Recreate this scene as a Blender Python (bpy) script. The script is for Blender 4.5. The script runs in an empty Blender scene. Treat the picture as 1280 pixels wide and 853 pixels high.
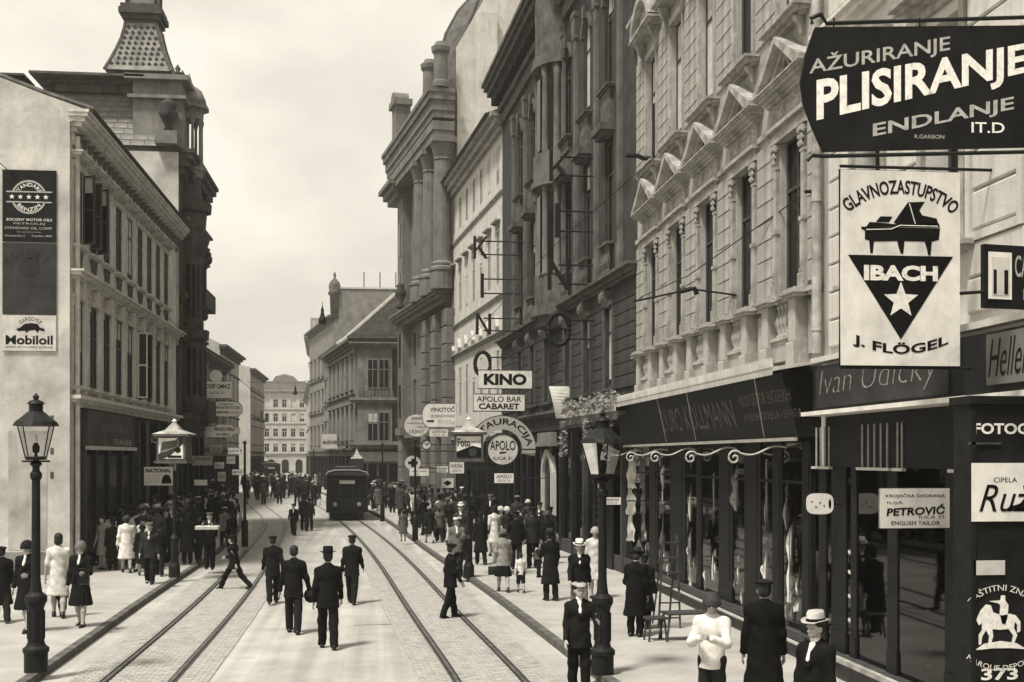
import bpy, math, random
import numpy as np
from mathutils import Vector, Matrix
R = math.radians
random.seed(7); RN = random.Random(11)
SC = bpy.context.scene
COL = SC.collection

# ---------------------------------------------------------------- camera
F, CX, VPX, HY, EYE = 1500.0, 640.0, 474.0, 571.0, 3.35
TH = math.atan((CX-VPX)/F)
cam_d = bpy.data.cameras.new('camera'); cam = bpy.data.objects.new('camera', cam_d); COL.objects.link(cam)
cam.location = (0, 0, EYE); cam.rotation_euler = (R(90), 0, -TH)
cam_d.sensor_width = 36; cam_d.lens = 36*F/1280; cam_d.shift_y = (HY-426.5)/1280
cam_d.clip_start = .1; cam_d.clip_end = 6000
SC.camera = cam

# ---------------------------------------------------------------- sky, sun, exposure
SUN_EL, SUN_AZ = 63, 226       # azimuth from +Y (down the street) clockwise: behind the camera, slightly left
w = bpy.data.worlds.new('World'); SC.world = w; w.use_nodes = True
nt = w.node_tree; nt.nodes.clear(); N = nt.nodes.new; L = nt.links.new
out = N('ShaderNodeOutputWorld'); bg = N('ShaderNodeBackground'); bg.inputs[1].default_value = .12
sky = N('ShaderNodeTexSky'); sky.sky_type = 'NISHITA'; sky.sun_disc = False
sky.sun_elevation = R(SUN_EL); sky.sun_rotation = R(SUN_AZ); sky.air_density = 1.5; sky.dust_density = 5
bw = N('ShaderNodeRGBToBW'); L(sky.outputs[0], bw.inputs[0])
m1 = N('ShaderNodeMix'); m1.data_type = 'RGBA'; m1.inputs[0].default_value = .9
L(bw.outputs[0], m1.inputs[6])
tc = N('ShaderNodeTexCoord'); mp = N('ShaderNodeMapping'); mp.inputs['Scale'].default_value = (1, 1, 1.8)
nz = N('ShaderNodeTexNoise'); nz.inputs['Scale'].default_value = 5.5; nz.inputs['Detail'].default_value = 9; nz.inputs['Roughness'].default_value = .52
L(tc.outputs['Generated'], mp.inputs[0]); L(mp.outputs[0], nz.inputs['Vector'])
cr = N('ShaderNodeValToRGB'); cr.color_ramp.elements[0].position = .36; cr.color_ramp.elements[1].position = .62
cr.color_ramp.elements[0].color = (5.1, 5.1, 5.1, 1); cr.color_ramp.elements[1].color = (6.7, 6.7, 6.7, 1)
L(nz.outputs[0], cr.inputs[0]); L(cr.outputs[0], m1.inputs[7])
m2 = N('ShaderNodeMix'); m2.data_type = 'RGBA'; m2.blend_type = 'MULTIPLY'; m2.inputs[0].default_value = 1
m2.inputs[7].default_value = (1.0, .942, .825, 1); L(m1.outputs[2], m2.inputs[6]); L(m2.outputs[2], bg.inputs[0]); L(bg.outputs[0], out.inputs[0])
sd = bpy.data.lights.new('sun', 'SUN'); sd.energy = 4.2; sd.angle = R(9); sd.color = (1, .97, .90)
sun = bpy.data.objects.new('sun', sd); COL.objects.link(sun)
_d = Vector((math.sin(R(SUN_AZ))*math.cos(R(SUN_EL)), math.cos(R(SUN_AZ))*math.cos(R(SUN_EL)), math.sin(R(SUN_EL))))
sun.rotation_euler = _d.to_track_quat('Z', 'Y').to_euler(); sun.location = _d*60
SC.view_settings.view_transform = 'Standard'; SC.view_settings.look = 'None'; SC.view_settings.gamma = 1
SC.view_settings.exposure = 0.45
SC.render.engine = 'CYCLES'

# ---------------------------------------------------------------- geometry of the photograph
def ray(px, py):
    dx = (px-CX)/F; dz = (HY-py)/F
    return Vector((dx*math.cos(TH)+math.sin(TH), -dx*math.sin(TH)+math.cos(TH), dz))
def G(px, py, z=0.0):
    r = ray(px, py); t = (z-EYE)/r.z; return (r.x*t, r.y*t)
def XZ(px, py, Y):
    r = ray(px, py); t = Y/r.y; return (r.x*t, EYE+r.z*t)
def UY(px, X):                        # Y on the plane X=const
    r = ray(px, HY); return r.y*X/r.x

# ---------------------------------------------------------------- materials
MATS = {}
def tint(g, s=1.0):
    return (g, g*(1-.042*s), g*(1-.12*s), 1)
def mat(name, g, rough=.85, var=.18, scale=1.3, bump=.25, fine=30, streak=0.0, metal=0, spec=.2):
    if name in MATS: return MATS[name]
    m = bpy.data.materials.new(name); m.use_nodes = True; t = m.node_tree; n = t.nodes; l = t.links
    b = n['Principled BSDF']; b.inputs['Roughness'].default_value = rough; b.inputs['Metallic'].default_value = metal
    b.inputs['Specular IOR Level'].default_value = spec
    tcn = n.new('ShaderNodeTexCoord')
    a = n.new('ShaderNodeTexNoise'); a.inputs['Scale'].default_value = scale; a.inputs['Detail'].default_value = 8; a.inputs['Roughness'].default_value = .62
    l.new(tcn.outputs['Object'], a.inputs['Vector'])
    mx = n.new('ShaderNodeMix'); mx.data_type = 'RGBA'
    s = .3 if g < .06 else 1.0
    mx.inputs[6].default_value = tint(max(0, g*(1-var*1.6)), s); mx.inputs[7].default_value = tint(min(.92, g*(1+var*1.1)), s)
    rp = n.new('ShaderNodeMapRange'); rp.inputs[1].default_value = .3; rp.inputs[2].default_value = .7
    l.new(a.outputs[0], rp.inputs[0]); l.new(rp.outputs[0], mx.inputs[0])
    last = mx.outputs[2]
    if streak > 0:
        mpn = n.new('ShaderNodeMapping'); mpn.inputs['Scale'].default_value = (2.3, 2.3, .33)
        l.new(tcn.outputs['Object'], mpn.inputs[0])
        s2 = n.new('ShaderNodeTexNoise'); s2.inputs['Scale'].default_value = 1.5; s2.inputs['Detail'].default_value = 9; s2.inputs['Roughness'].default_value = .7
        l.new(mpn.outputs[0], s2.inputs['Vector'])
        r2 = n.new('ShaderNodeMapRange'); r2.inputs[1].default_value = .48; r2.inputs[2].default_value = .72; r2.inputs[3].default_value = 1; r2.inputs[4].default_value = 1-streak
        l.new(s2.outputs[0], r2.inputs[0])
        mm = n.new('ShaderNodeMix'); mm.data_type = 'RGBA'; mm.blend_type = 'MULTIPLY'; mm.inputs[0].default_value = 1
        l.new(last, mm.inputs[6]); l.new(r2.outputs[0], mm.inputs[7]); last = mm.outputs[2]
    l.new(last, b.inputs['Base Color'])
    if bump > 0:
        f2 = n.new('ShaderNodeTexNoise'); f2.inputs['Scale'].default_value = fine; f2.inputs['Detail'].default_value = 5
        l.new(tcn.outputs['Object'], f2.inputs['Vector'])
        bp = n.new('ShaderNodeBump'); bp.inputs['Strength'].default_value = bump; bp.inputs['Distance'].default_value = .02
        l.new(f2.outputs[0], bp.inputs['Height']); l.new(bp.outputs[0], b.inputs['Normal'])
    MATS[name] = m; return m
def glassmat(name, g=.02, thru=.75, ior=1.5):
    m = bpy.data.materials.new(name); m.use_nodes = True; t = m.node_tree; n = t.nodes; l = t.links
    n.clear(); o = n.new('ShaderNodeOutputMaterial'); tr = n.new('ShaderNodeBsdfTransparent'); gl = n.new('ShaderNodeBsdfGlossy')
    gl.inputs['Roughness'].default_value = .03; tr.inputs[0].default_value = (thru, thru, thru, 1)
    fr = n.new('ShaderNodeFresnel'); fr.inputs[0].default_value = ior; mx = n.new('ShaderNodeMixShader')
    l.new(fr.outputs[0], mx.inputs[0]); l.new(tr.outputs[0], mx.inputs[1]); l.new(gl.outputs[0], mx.inputs[2]); l.new(mx.outputs[0], o.inputs[0])
    MATS[name] = m; return m
M_plaster = mat('pale_plaster', .36, streak=.4, var=.2, scale=1.1, bump=.35)
M_plaster2 = mat('firewall_plaster', .5, var=.26, scale=.5, streak=.12, bump=.4, fine=14)
M_white = mat('white_plaster', .54, streak=.22, var=.1)
M_trim = mat('pale_trim', .35, var=.28, scale=3.5, streak=.45, fine=20, bump=.4)
M_l1 = mat('cream_render', .58, var=.16, scale=1.1, streak=.32)
M_l1t = mat('cream_trim', .5, var=.22, scale=3, streak=.3)
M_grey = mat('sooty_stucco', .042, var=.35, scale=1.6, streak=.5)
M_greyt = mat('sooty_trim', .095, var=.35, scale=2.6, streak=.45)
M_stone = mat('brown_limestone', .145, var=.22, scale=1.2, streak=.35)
M_dark = mat('dark_stucco', .06, var=.35, scale=1.6, streak=.4)
M_mid = mat('mid_stucco', .19, var=.25, scale=1.2, streak=.35)
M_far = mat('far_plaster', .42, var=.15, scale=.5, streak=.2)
M_roof = mat('slate_roof', .2, var=.3, scale=2, fine=12, bump=.5)
M_roofd = mat('dark_roof', .09, var=.3, scale=2)
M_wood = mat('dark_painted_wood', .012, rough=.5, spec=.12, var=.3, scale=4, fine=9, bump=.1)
M_wood2 = mat('brown_wood', .05, rough=.6, var=.3, scale=4)
M_frame = mat('pale_window_paint', .55, rough=.6, var=.15, scale=5)
M_framed = mat('dark_window_paint', .05, rough=.6, var=.2, scale=5)
M_iron = mat('black_iron', .011, rough=.55, spec=.15, var=.3, scale=6, metal=.0, fine=50, bump=.15)
M_zinc = mat('zinc_sheet', .45, rough=.5, var=.15, scale=3)
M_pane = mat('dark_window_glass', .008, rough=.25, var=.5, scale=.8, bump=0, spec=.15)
M_curt = mat('curtain_cloth', .45, var=.2, scale=4)
M_glass = glassmat('shop_glass', thru=.85)
M_lglass = glassmat('lamp_glass', thru=.88, ior=1.15)
M_enamel = mat('white_enamel', .68, rough=.5, var=.12, scale=3.5, bump=.05, streak=.12)
M_enamelg = mat('cream_enamel', .5, rough=.5, var=.18, scale=2.5, bump=.03)
M_black = mat('black_sign_paint', .010, spec=.08, rough=.6, var=.3, scale=2.5, bump=.04)
M_lifted = mat('shade_lifted_enamel', .85, rough=.5, var=.04, scale=3, bump=0)  # white enamel, colour raised to make up for building shade on left signs
M_ink = mat('black_lettering', .010, spec=.05, rough=.6, var=.2, bump=0)
M_ltr = mat('white_lettering', .72, rough=.6, var=.14, scale=14, bump=0)
M_ltrg = mat('grey_lettering', .36, rough=.6, var=.2, scale=14, bump=0)
M_ltrd = mat('tarnished_lettering', .11, rough=.5, var=.5, scale=6, bump=0)
M_faded = mat('faded_sign_paint', .028, rough=.7, var=.3, scale=2)
M_faded2 = mat('faded_lettering', .017, rough=.7, var=.3, scale=2)
M_cloth = mat('display_linen', .6, var=.2, scale=6, bump=.3, fine=12)
M_cloth2 = mat('display_tweed', .16, var=.3, scale=9, bump=.3)
M_leaf = mat('garland_leaf', .09, var=.6, scale=6)
M_skin = mat('skin', .36, rough=.6, var=.1, scale=8, bump=.05)
M_hair = mat('dark_hair', .02, rough=.6, var=.4, scale=20)
M_shoe = mat('black_leather', .015, rough=.35, var=.2)
M_stock = mat('stocking', .24, rough=.7, var=.1)

# ---------------------------------------------------------------- mesh helpers
class MB:
    def __init__(s): s.v = []; s.f = []
    def add(s, vs, fs):
        o = len(s.v); s.v += [tuple(p) for p in vs]; s.f += [tuple(i+o for i in q) for q in fs]; return s
    def box(s, x0, x1, y0, y1, z0, z1):
        if x0 > x1: x0, x1 = x1, x0
        if y0 > y1: y0, y1 = y1, y0
        if z0 > z1: z0, z1 = z1, z0
        return s.add([(x0,y0,z0),(x1,y0,z0),(x1,y1,z0),(x0,y1,z0),(x0,y0,z1),(x1,y0,z1),(x1,y1,z1),(x0,y1,z1)],
              [(0,3,2,1),(4,5,6,7),(0,1,5,4),(1,2,6,5),(2,3,7,6),(3,0,4,7)])
    def bevbox(s, x0, x1, y0, y1, z0, z1, b=.01):       # front (-y) face chamfered
        return s.add([(x0,y1,z0),(x1,y1,z0),(x1,y1,z1),(x0,y1,z1),(x0,y0+b,z0),(x1,y0+b,z0),(x1,y0+b,z1),(x0,y0+b,z1),
                      (x0+b,y0,z0+b),(x1-b,y0,z0+b),(x1-b,y0,z1-b),(x0+b,y0,z1-b)],
              [(8,9,10,11),(4,5,9,8),(5,6,10,9),(6,7,11,10),(7,4,8,11),(0,1,5,4),(1,2,6,5),(2,3,7,6),(3,0,4,7)])
    def prism(s, poly, a, b, ax='y'):
        n = len(poly)
        def P(p, t):
            return {'y': (p[0], t, p[1]), 'x': (t, p[0], p[1]), 'z': (p[0], p[1], t)}[ax]
        vs = [P(p, a) for p in poly]+[P(p, b) for p in poly]
        fs = [tuple(range(n)), tuple(range(2*n-1, n-1, -1))]+[(i, i+n, (i+1) % n+n, (i+1) % n) for i in range(n)]
        ar = sum(poly[i][0]*poly[(i+1) % n][1]-poly[(i+1) % n][0]*poly[i][1] for i in range(n))
        flip = (ar < 0) != (ax in 'x') ; flip = flip != (b < a); flip = flip != (ax == 'z')
        if flip: fs = [tuple(reversed(q)) for q in fs]
        return s.add(vs, fs)
    def tube(s, pts, r, n=6, closed=False):
        pts = [Vector(p) for p in pts]; rr = r if isinstance(r, (list, tuple)) else [r]*len(pts); o = len(s.v); k = len(pts)
        for i, p in enumerate(pts):
            a = pts[(i-1) % k] if (i or closed) else pts[0]; b = pts[(i+1) % k] if (i < k-1 or closed) else pts[-1]
            d = (b-a).normalized(); u = d.cross(Vector((0, 0, 1)))
            if u.length < .05: u = d.cross(Vector((0, 1, 0)))
            u.normalize(); v = d.cross(u)
            for j in range(n):
                t = 2*math.pi*j/n; s.v.append(tuple(p+u*(math.cos(t)*rr[i])+v*(math.sin(t)*rr[i])))
        for i in range(k if closed else k-1):
            i2 = (i+1) % k
            for j in range(n):
                j2 = (j+1) % n; s.f.append((o+i*n+j, o+i*n+j2, o+i2*n+j2, o+i2*n+j))
        if not closed:
            s.f.append(tuple(o+j for j in reversed(range(n)))); s.f.append(tuple(o+(k-1)*n+j for j in range(n)))
        return s
    def lathe(s, prof, n=12, c=(0, 0), sx=1, sy=1):
        o = len(s.v); k = len(prof)
        for r, z in prof:
            for j in range(n):
                t = 2*math.pi*(j+.5)/n; s.v.append((c[0]+r*math.cos(t)*sx, c[1]+r*math.sin(t)*sy, z))
        for i in range(k-1):
            for j in range(n):
                j2 = (j+1) % n; s.f.append((o+i*n+j, o+i*n+j2, o+(i+1)*n+j2, o+(i+1)*n+j))
        s.f.append(tuple(o+j for j in reversed(range(n)))); s.f.append(tuple(o+(k-1)*n+j for j in range(n)))
        return s
    def xf(s, M):
        s.v = [tuple(M @ Vector(p)) for p in s.v]; return s
    def mesh(s, name, m=None, smooth=False):
        me = bpy.data.meshes.new(name); me.from_pydata(s.v, [], s.f)
        if m: me.materials.append(m)
        if smooth: me.shade_smooth()
        me.update(); return me
    def build(s, name, m, parent=None, smooth=False, loc=None):
        return inst(name, s.mesh(name, m, smooth), parent, loc)
def inst(name, me, parent=None, loc=None, rz=0, scale=None):
    o = bpy.data.objects.new(name, me); COL.objects.link(o); o.parent = parent
    if loc: o.location = loc
    if rz: o.rotation_euler[2] = rz
    if scale: o.scale = scale
    return o
CACHE = {}
def cached(key, fn):
    if key not in CACHE: CACHE[key] = fn()
    return CACHE[key]
def thing(name, label, cat, loc=(0, 0, 0), rz=0, group=None):
    o = bpy.data.objects.new(name, None); COL.objects.link(o); o.location = loc; o.rotation_euler = (0, 0, rz)
    o.empty_display_size = .3
    o['label'] = label; o['category'] = cat
    if group: o['group'] = group
    return o
def tag(o, label, cat, group=None):
    o['label'] = label; o['category'] = cat
    if group: o['group'] = group
    return o
def struct(name, mb, m, smooth=False):
    o = mb.build(name, m, None, smooth); o['kind'] = 'structure'; return o
def copy_tree(o, parent=None):
    c = o.copy(); COL.objects.link(c); c.parent = parent
    for ch in list(o.children): copy_tree(ch, c)
    return c
# ---- lettering
def tmesh(txt, bold=0.0, shear=0.0, sp=1.0):
    key = ('t', txt, bold, shear, sp)
    if key in CACHE: return CACHE[key]
    cu = bpy.data.curves.new('txt', 'FONT'); cu.body = txt; cu.offset = bold; cu.shear = shear; cu.space_character = sp
    cu.resolution_u = 3; cu.fill_mode = 'FRONT'
    ob = bpy.data.objects.new('txt', cu); me = bpy.data.meshes.new_from_object(ob)
    n = len(me.vertices); a = np.empty(n*3); me.vertices.foreach_get('co', a); a = a.reshape(-1, 3)[:, :2]
    fs = [tuple(p.vertices) for p in me.polygons]
    if n:
        a = (a-a.min(0))/(a.max(0)-a.min(0)+1e-9)
    bpy.data.objects.remove(ob); bpy.data.curves.remove(cu); bpy.data.meshes.remove(me)
    CACHE[key] = (a, fs); return CACHE[key]
def letters(txt, x0, x1, z0, z1, m, parent, y=-.004, bold=0.0, warp=None, name='lettering', shear=0., thick=0., sp=1.0):
    a, fs = tmesh(txt, bold, shear, sp)
    x = x0+a[:, 0]*(x1-x0); z = z0+a[:, 1]*(z1-z0)
    if warp: x, z = warp(x, z)
    vs = [(float(p), y, float(q)) for p, q in zip(x, z)]
    mb = MB(); mb.add(vs, fs)
    if thick:
        n = len(vs); mb.add([(p[0], y-thick, p[2]) for p in vs], fs)
        ed = {}
        for f in fs:
            for i in range(len(f)):
                e = (f[i], f[(i+1) % len(f)]); ed[e] = 1
        for (i, j) in list(ed):
            if (j, i) not in ed: mb.f.append((i, i+n, j+n, j))
    return mb.build(name, m, parent)
def arc(cx, cz, rad, up=True):
    if up: return lambda x, z: (cx+(rad+z)*np.sin(x/rad), cz+(rad+z)*np.cos(x/rad))
    return lambda x, z: (cx+(rad-z)*np.sin(x/rad), cz-(rad-z)*np.cos(x/rad))
def star(cx, cz, r, y, k=.42, rot=0):
    p = [];
    for i in range(10):
        rr = r if i % 2 == 0 else r*k; t = math.pi/2+rot+i*math.pi/5; p.append((cx+rr*math.cos(t), cz+rr*math.sin(t)))
    return p
def flat(poly, y, th=.004):
    return MB().prism(poly, y-th, y)
def circ(cx, cz, rx, rz=None, n=32, a0=0, a1=360):
    rz = rz or rx; full = abs(a1-a0) >= 360; k = n if full else n+1
    return [(cx+rx*math.cos(R(a0+(a1-a0)*i/n)), cz+rz*math.sin(R(a0+(a1-a0)*i/n))) for i in range(k)]
def ringmb(cx, cz, r0, r1, y0, y1, n=36, a0=0, a1=360, mb=None):
    mb = mb or MB(); full = abs(a1-a0) >= 360
    for i in range(n):
        t0 = R(a0+(a1-a0)*i/n); t1 = R(a0+(a1-a0)*(i+1)/n)
        q = [(cx+r0*math.cos(t0), cz+r0*math.sin(t0)), (cx+r1*math.cos(t0), cz+r1*math.sin(t0)), (cx+r1*math.cos(t1), cz+r1*math.sin(t1)), (cx+r0*math.cos(t1), cz+r0*math.sin(t1))]
        o = len(mb.v)
        mb.v += [(p[0], y0, p[1]) for p in q]+[(p[0], y1, p[1]) for p in q]
        mb.f += [(o, o+1, o+2, o+3), (o+1, o+5, o+6, o+2), (o, o+3, o+7, o+4), (o+7, o+6, o+5, o+4)]
    return mb
HAZE = True
# ================================================================ GROUND, STREET
def spline(pts):
    pts = sorted(pts); xs = np.array([p[0] for p in pts], float); ys = np.array([p[1] for p in pts], float)
    n = len(xs); h = np.diff(xs); A = np.zeros((n, n)); b = np.zeros(n); A[0, 0] = A[-1, -1] = 1
    for i in range(1, n-1):
        A[i, i-1] = h[i-1]; A[i, i] = 2*(h[i-1]+h[i]); A[i, i+1] = h[i]
        b[i] = 6*((ys[i+1]-ys[i])/h[i]-(ys[i]-ys[i-1])/h[i-1])
    m = np.linalg.solve(A, b)
    def f(x):
        x = np.clip(x, xs[0], xs[-1]); i = np.clip(np.searchsorted(xs, x)-1, 0, n-2)
        t = x-xs[i]; u = xs[i+1]-x; hh = h[i]
        return (m[i]*u**3+m[i+1]*t**3)/(6*hh)+(ys[i]/hh-m[i]*hh/6)*u+(ys[i+1]/hh-m[i+1]*hh/6)*t
    return f
kerbL = spline([(-12, -4.9), (4, -4.95), (17.8, -5.03), (29.4, -5.3), (42.2, -5.5), (60, -6.7), (80, -9.2), (102, -12.4), (125, -15.9), (160, -21), (240, -33)])
kerbR = spline([(-12, 4.9), (4, 4.2), (17.8, 3.23), (29, 2.6), (39, 1.87), (63.6, .2), (90, -2.7), (117, -6.3), (160, -13), (240, -25)])
trL = spline([(-12, -3.5), (4, -3.5), (17.8, -3.56), (28.4, -3.66), (47.4, -4.35), (60, -5.1), (80, -7.8), (102, -10.7), (125, -14.2), (160, -19.2), (240, -31)])
trR = spline([(-12, 2.2), (4, 2.0), (17.8, 1.65), (24.3, 1.26), (35.9, .6), (62, -1.46), (90, -4.6), (117, -8.2), (160, -15), (240, -27)])
YS = list(np.concatenate([np.arange(-12, 80, 1.6), np.arange(80, 241, 4)]))

def wear(m, scale, lo, hi, dark):      # irregular dirty patches
    t = m.node_tree; n = t.nodes; l = t.links; b = n['Principled BSDF']; src = b.inputs['Base Color'].links[0].from_socket
    tcn = n.new('ShaderNodeTexCoord'); nz = n.new('ShaderNodeTexNoise'); nz.inputs['Scale'].default_value = scale; nz.inputs['Detail'].default_value = 10; nz.inputs['Roughness'].default_value = .72; nz.inputs['Distortion'].default_value = .8
    l.new(tcn.outputs['Object'], nz.inputs['Vector']); r = n.new('ShaderNodeMapRange'); r.inputs[1].default_value = lo; r.inputs[2].default_value = hi; r.inputs[3].default_value = 1; r.inputs[4].default_value = dark
    l.new(nz.outputs[0], r.inputs[0]); mm = n.new('ShaderNodeMix'); mm.data_type = 'RGBA'; mm.blend_type = 'MULTIPLY'; mm.inputs[0].default_value = 1
    l.new(src, mm.inputs[6]); l.new(r.outputs[0], mm.inputs[7]); l.new(mm.outputs[2], b.inputs['Base Color'])
def roadmat():
    m = mat('asphalt_road', .37, rough=.8, var=.14, scale=.6, bump=.25, fine=60)
    t = m.node_tree; n = t.nodes; l = t.links; b = n['Principled BSDF']
    src = b.inputs['Base Color'].links[0].from_socket
    tcn = n.new('ShaderNodeTexCoord'); mp = n.new('ShaderNodeMapping'); mp.inputs['Scale'].default_value = (2.6, .05, 1); mp.inputs['Rotation'].default_value = (0, 0, R(-2))
    nz = n.new('ShaderNodeTexNoise'); nz.inputs['Scale'].default_value = 1.3; nz.inputs['Detail'].default_value = 5
    l.new(tcn.outputs['Object'], mp.inputs[0]); l.new(mp.outputs[0], nz.inputs['Vector'])
    r = n.new('ShaderNodeMapRange'); r.inputs[1].default_value = .35; r.inputs[2].default_value = .65; r.inputs[3].default_value = .78; r.inputs[4].default_value = 1.08
    l.new(nz.outputs[0], r.inputs[0]); mm = n.new('ShaderNodeMix'); mm.data_type = 'RGBA'; mm.blend_type = 'MULTIPLY'; mm.inputs[0].default_value = 1
    l.new(src, mm.inputs[6]); l.new(r.outputs[0], mm.inputs[7]); l.new(mm.outputs[2], b.inputs['Base Color'])
    wear(m, 1.1, .52, .74, .72)
    return m
M_road = roadmat()
M_sett = mat('granite_sett', .33, var=.17, scale=5.5, bump=.4, fine=40)
M_joint = mat('sett_joint', .29, var=.2, scale=3)
M_pave = mat('asphalt_pavement', .34, var=.15, scale=.6, bump=.25, fine=50)
wear(M_enamel, 2.2, .52, .74, .78); wear(M_ltr, 16, .56, .68, .5); wear(M_ltrg, 16, .56, .68, .5); wear(M_ink, 3, .4, .6, .7); wear(M_pave, .9, .5, .72, .74); wear(M_plaster2, .55, .46, .7, .66); wear(M_sett, 1.3, .5, .7, .75); wear(M_plaster, 1.7, .5, .7, .62); wear(M_trim, 2.2, .5, .7, .55); wear(M_l1, 1.4, .5, .72, .66); wear(M_white, 1.2, .5, .72, .72)
M_kerb = mat('kerb_granite', .10, var=.35, scale=5, bump=.35)
M_rail = mat('worn_rail_steel', .09, rough=.45, var=.35, scale=5)
M_groove = mat('rail_groove', .015, var=.2)
g = MB(); g.add([(-3000, -3000, -.02), (3000, -3000, -.02), (3000, 3000, -.02), (-3000, 3000, -.02)], [(0, 1, 2, 3)])
struct('ground', g, mat('far_ground', .3, scale=.05))
def strip(fa, fb, z, ys=YS, z2=None):
    mb = MB(); vs = []; fs = []
    for y in ys: vs += [(float(fa(y)), float(y), z), (float(fb(y)), float(y), z)]
    for i in range(len(ys)-1): fs.append((2*i, 2*i+1, 2*i+3, 2*i+2))
    mb.add(vs, fs); return mb
struct('road', strip(lambda y: kerbL(y)-.02, lambda y: kerbR(y)+.02, 0.0), M_road)
KH = .12
def pavement(name, near, far):
    mb = strip(near, far, KH); return struct(name, mb, M_pave)
pavL = pavement('pavement', lambda y: -60, lambda y: kerbL(y)-.15)
pavR = pavement('pavement', lambda y: kerbR(y)+.15, lambda y: 60)
# kerb stones
kn = cached('kerb', lambda: MB().box(-.075, .075, .012, 1.188, -.05, .128).mesh('kerb_stone', M_kerb))
for side, f, par in ((-1, kerbL, pavL), (1, kerbR, pavR)):
    y = 10.0
    while y < 150:
        x0 = float(f(y)); x1 = float(f(y+1.2)); o = inst('kerb_stone', kn, par, (x0+side*.075, y, RN.uniform(-.003, .003)), rz=-math.atan2(x1-x0, 1.2))
        y += 1.2*math.cos(math.atan2(x1-x0, 1.2))
# sett paving round the rails: nearest setts as geometry
for f in (trL, trR):
    b = struct('track_bed', strip(lambda y: f(y)-1.05, lambda y: f(y)+1.05, .004), M_joint)
    mb = MB(); y = 14.0; row = 0
    while y < 62:
        dy = .115 if y < 34 else .23; x = float(f(y)); off = .09*(row % 2)
        k = -1.04+off-.09
        while k < 1.02:
            a = max(k, -1.04); c = min(k+.165, 1.04)
            if c-a > .04 and not (abs((a+c)/2-.5) < .12 or abs((a+c)/2+.5) < .12):
                z = .017+RN.uniform(-.0025, .0025); o = len(mb.v); e = .006
                mb.v += [(x+a+e, y+e, z), (x+c-e, y+e, z), (x+c-e, y+dy-e-.004, z), (x+a+e, y+dy-e-.004, z), (x+a, y, .005), (x+c, y, .005)]
                mb.f += [(o, o+1, o+2, o+3), (o+4, o+5, o+1, o)]
            k += .175
        y += dy; row += 1
    s = mb.build('paving_setts', M_sett, b); s['kind'] = 'stuff'
    b2 = MB()
    ys2 = list(np.arange(62, 240, 3.0))
    s2 = strip(lambda y: f(y)-1.04, lambda y: f(y)+1.04, .015, ys2).build('far_setts', M_sett, b); s2['kind'] = 'stuff'
for f, nm in ((trL, 'left'), (trR, 'right')):
    for sgn in (-1, 1):
        rt = thing('tram_rail', f"{'outer' if (sgn<0)==(nm=='left') else 'inner'} steel rail of the tram track nearer the {nm} pavement", 'rail', group='tram rails in the street')
        mb = MB()
        for a, b_, z in ((-.036, .022, .024), (.05, .066, .022)):
            vs = []; fs = []
            for y in YS:
                x = float(f(y))+sgn*.5; q = [(x+a*sgn, y, 0), (x+a*sgn, y, z), (x+b_*sgn, y, z), (x+b_*sgn, y, 0)]; vs += q
            for i in range(len(YS)-1):
                for j in range(3): fs.append((4*i+j, 4*i+j+1, 4*i+4+j+1, 4*i+4+j))
            mb.add(vs, fs)
        mb.build('rail_head', M_rail, rt)
        strip(lambda y: f(y)+sgn*.5-.06, lambda y: f(y)+sgn*.5+.07, .0125).build('groove', M_groove, rt)
# manhole / cover patches in the road
for (px, py) in ((322, 655), (600, 708)):
    x, y = G(px, py); c = MB().lathe([(.32, .0), (.32, .009), (.27, .009), (.27, .006), (.0, .006)], 20, (x, y)).build('manhole_cover', M_kerb)
    tag(c, 'round iron cover set in the road beside the %s rails' % ('left' if px < 400 else 'right'), 'manhole cover')
x, y = G(478, 781)
c = MB().box(x-.55, x+.55, y-.05, y+.05, .004, .012).build('road_patch', M_joint); c['kind'] = 'structure'

# ================================================================ FACADE TOOLS  (local: x along the front left to right, y into the building, z up)
class Fac:
    def __init__(s, name, label, A, B, cat='building', group=None):
        s.A = Vector((A[0], A[1], 0)); s.B = Vector((B[0], B[1], 0)); d = s.B-s.A; s.L = d.length; s.d = d.normalized()
        s.rz = math.atan2(d.y, d.x); s.root = thing(name, label, cat, s.A, s.rz, group); s.n = Vector((s.d.y, -s.d.x, 0))
    def u(s, px, out=0.0):
        r = ray(px, HY); A = s.A+s.n*out          # solve A + d*u = r*t
        M = np.array([[s.d.x, -r.x], [s.d.y, -r.y]]); u, t = np.linalg.solve(M, [-A.x, -A.y]); return float(u)
    def z(s, px, py, out=0.0):
        r = ray(px, py); A = s.A+s.n*out
        M = np.array([[s.d.x, -r.x], [s.d.y, -r.y]]); u, t = np.linalg.solve(M, [-A.x, -A.y]); return EYE+r.z*float(t)
    def world(s, u, y, z): return s.A+s.d*u-s.n*y+Vector((0, 0, z))
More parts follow.
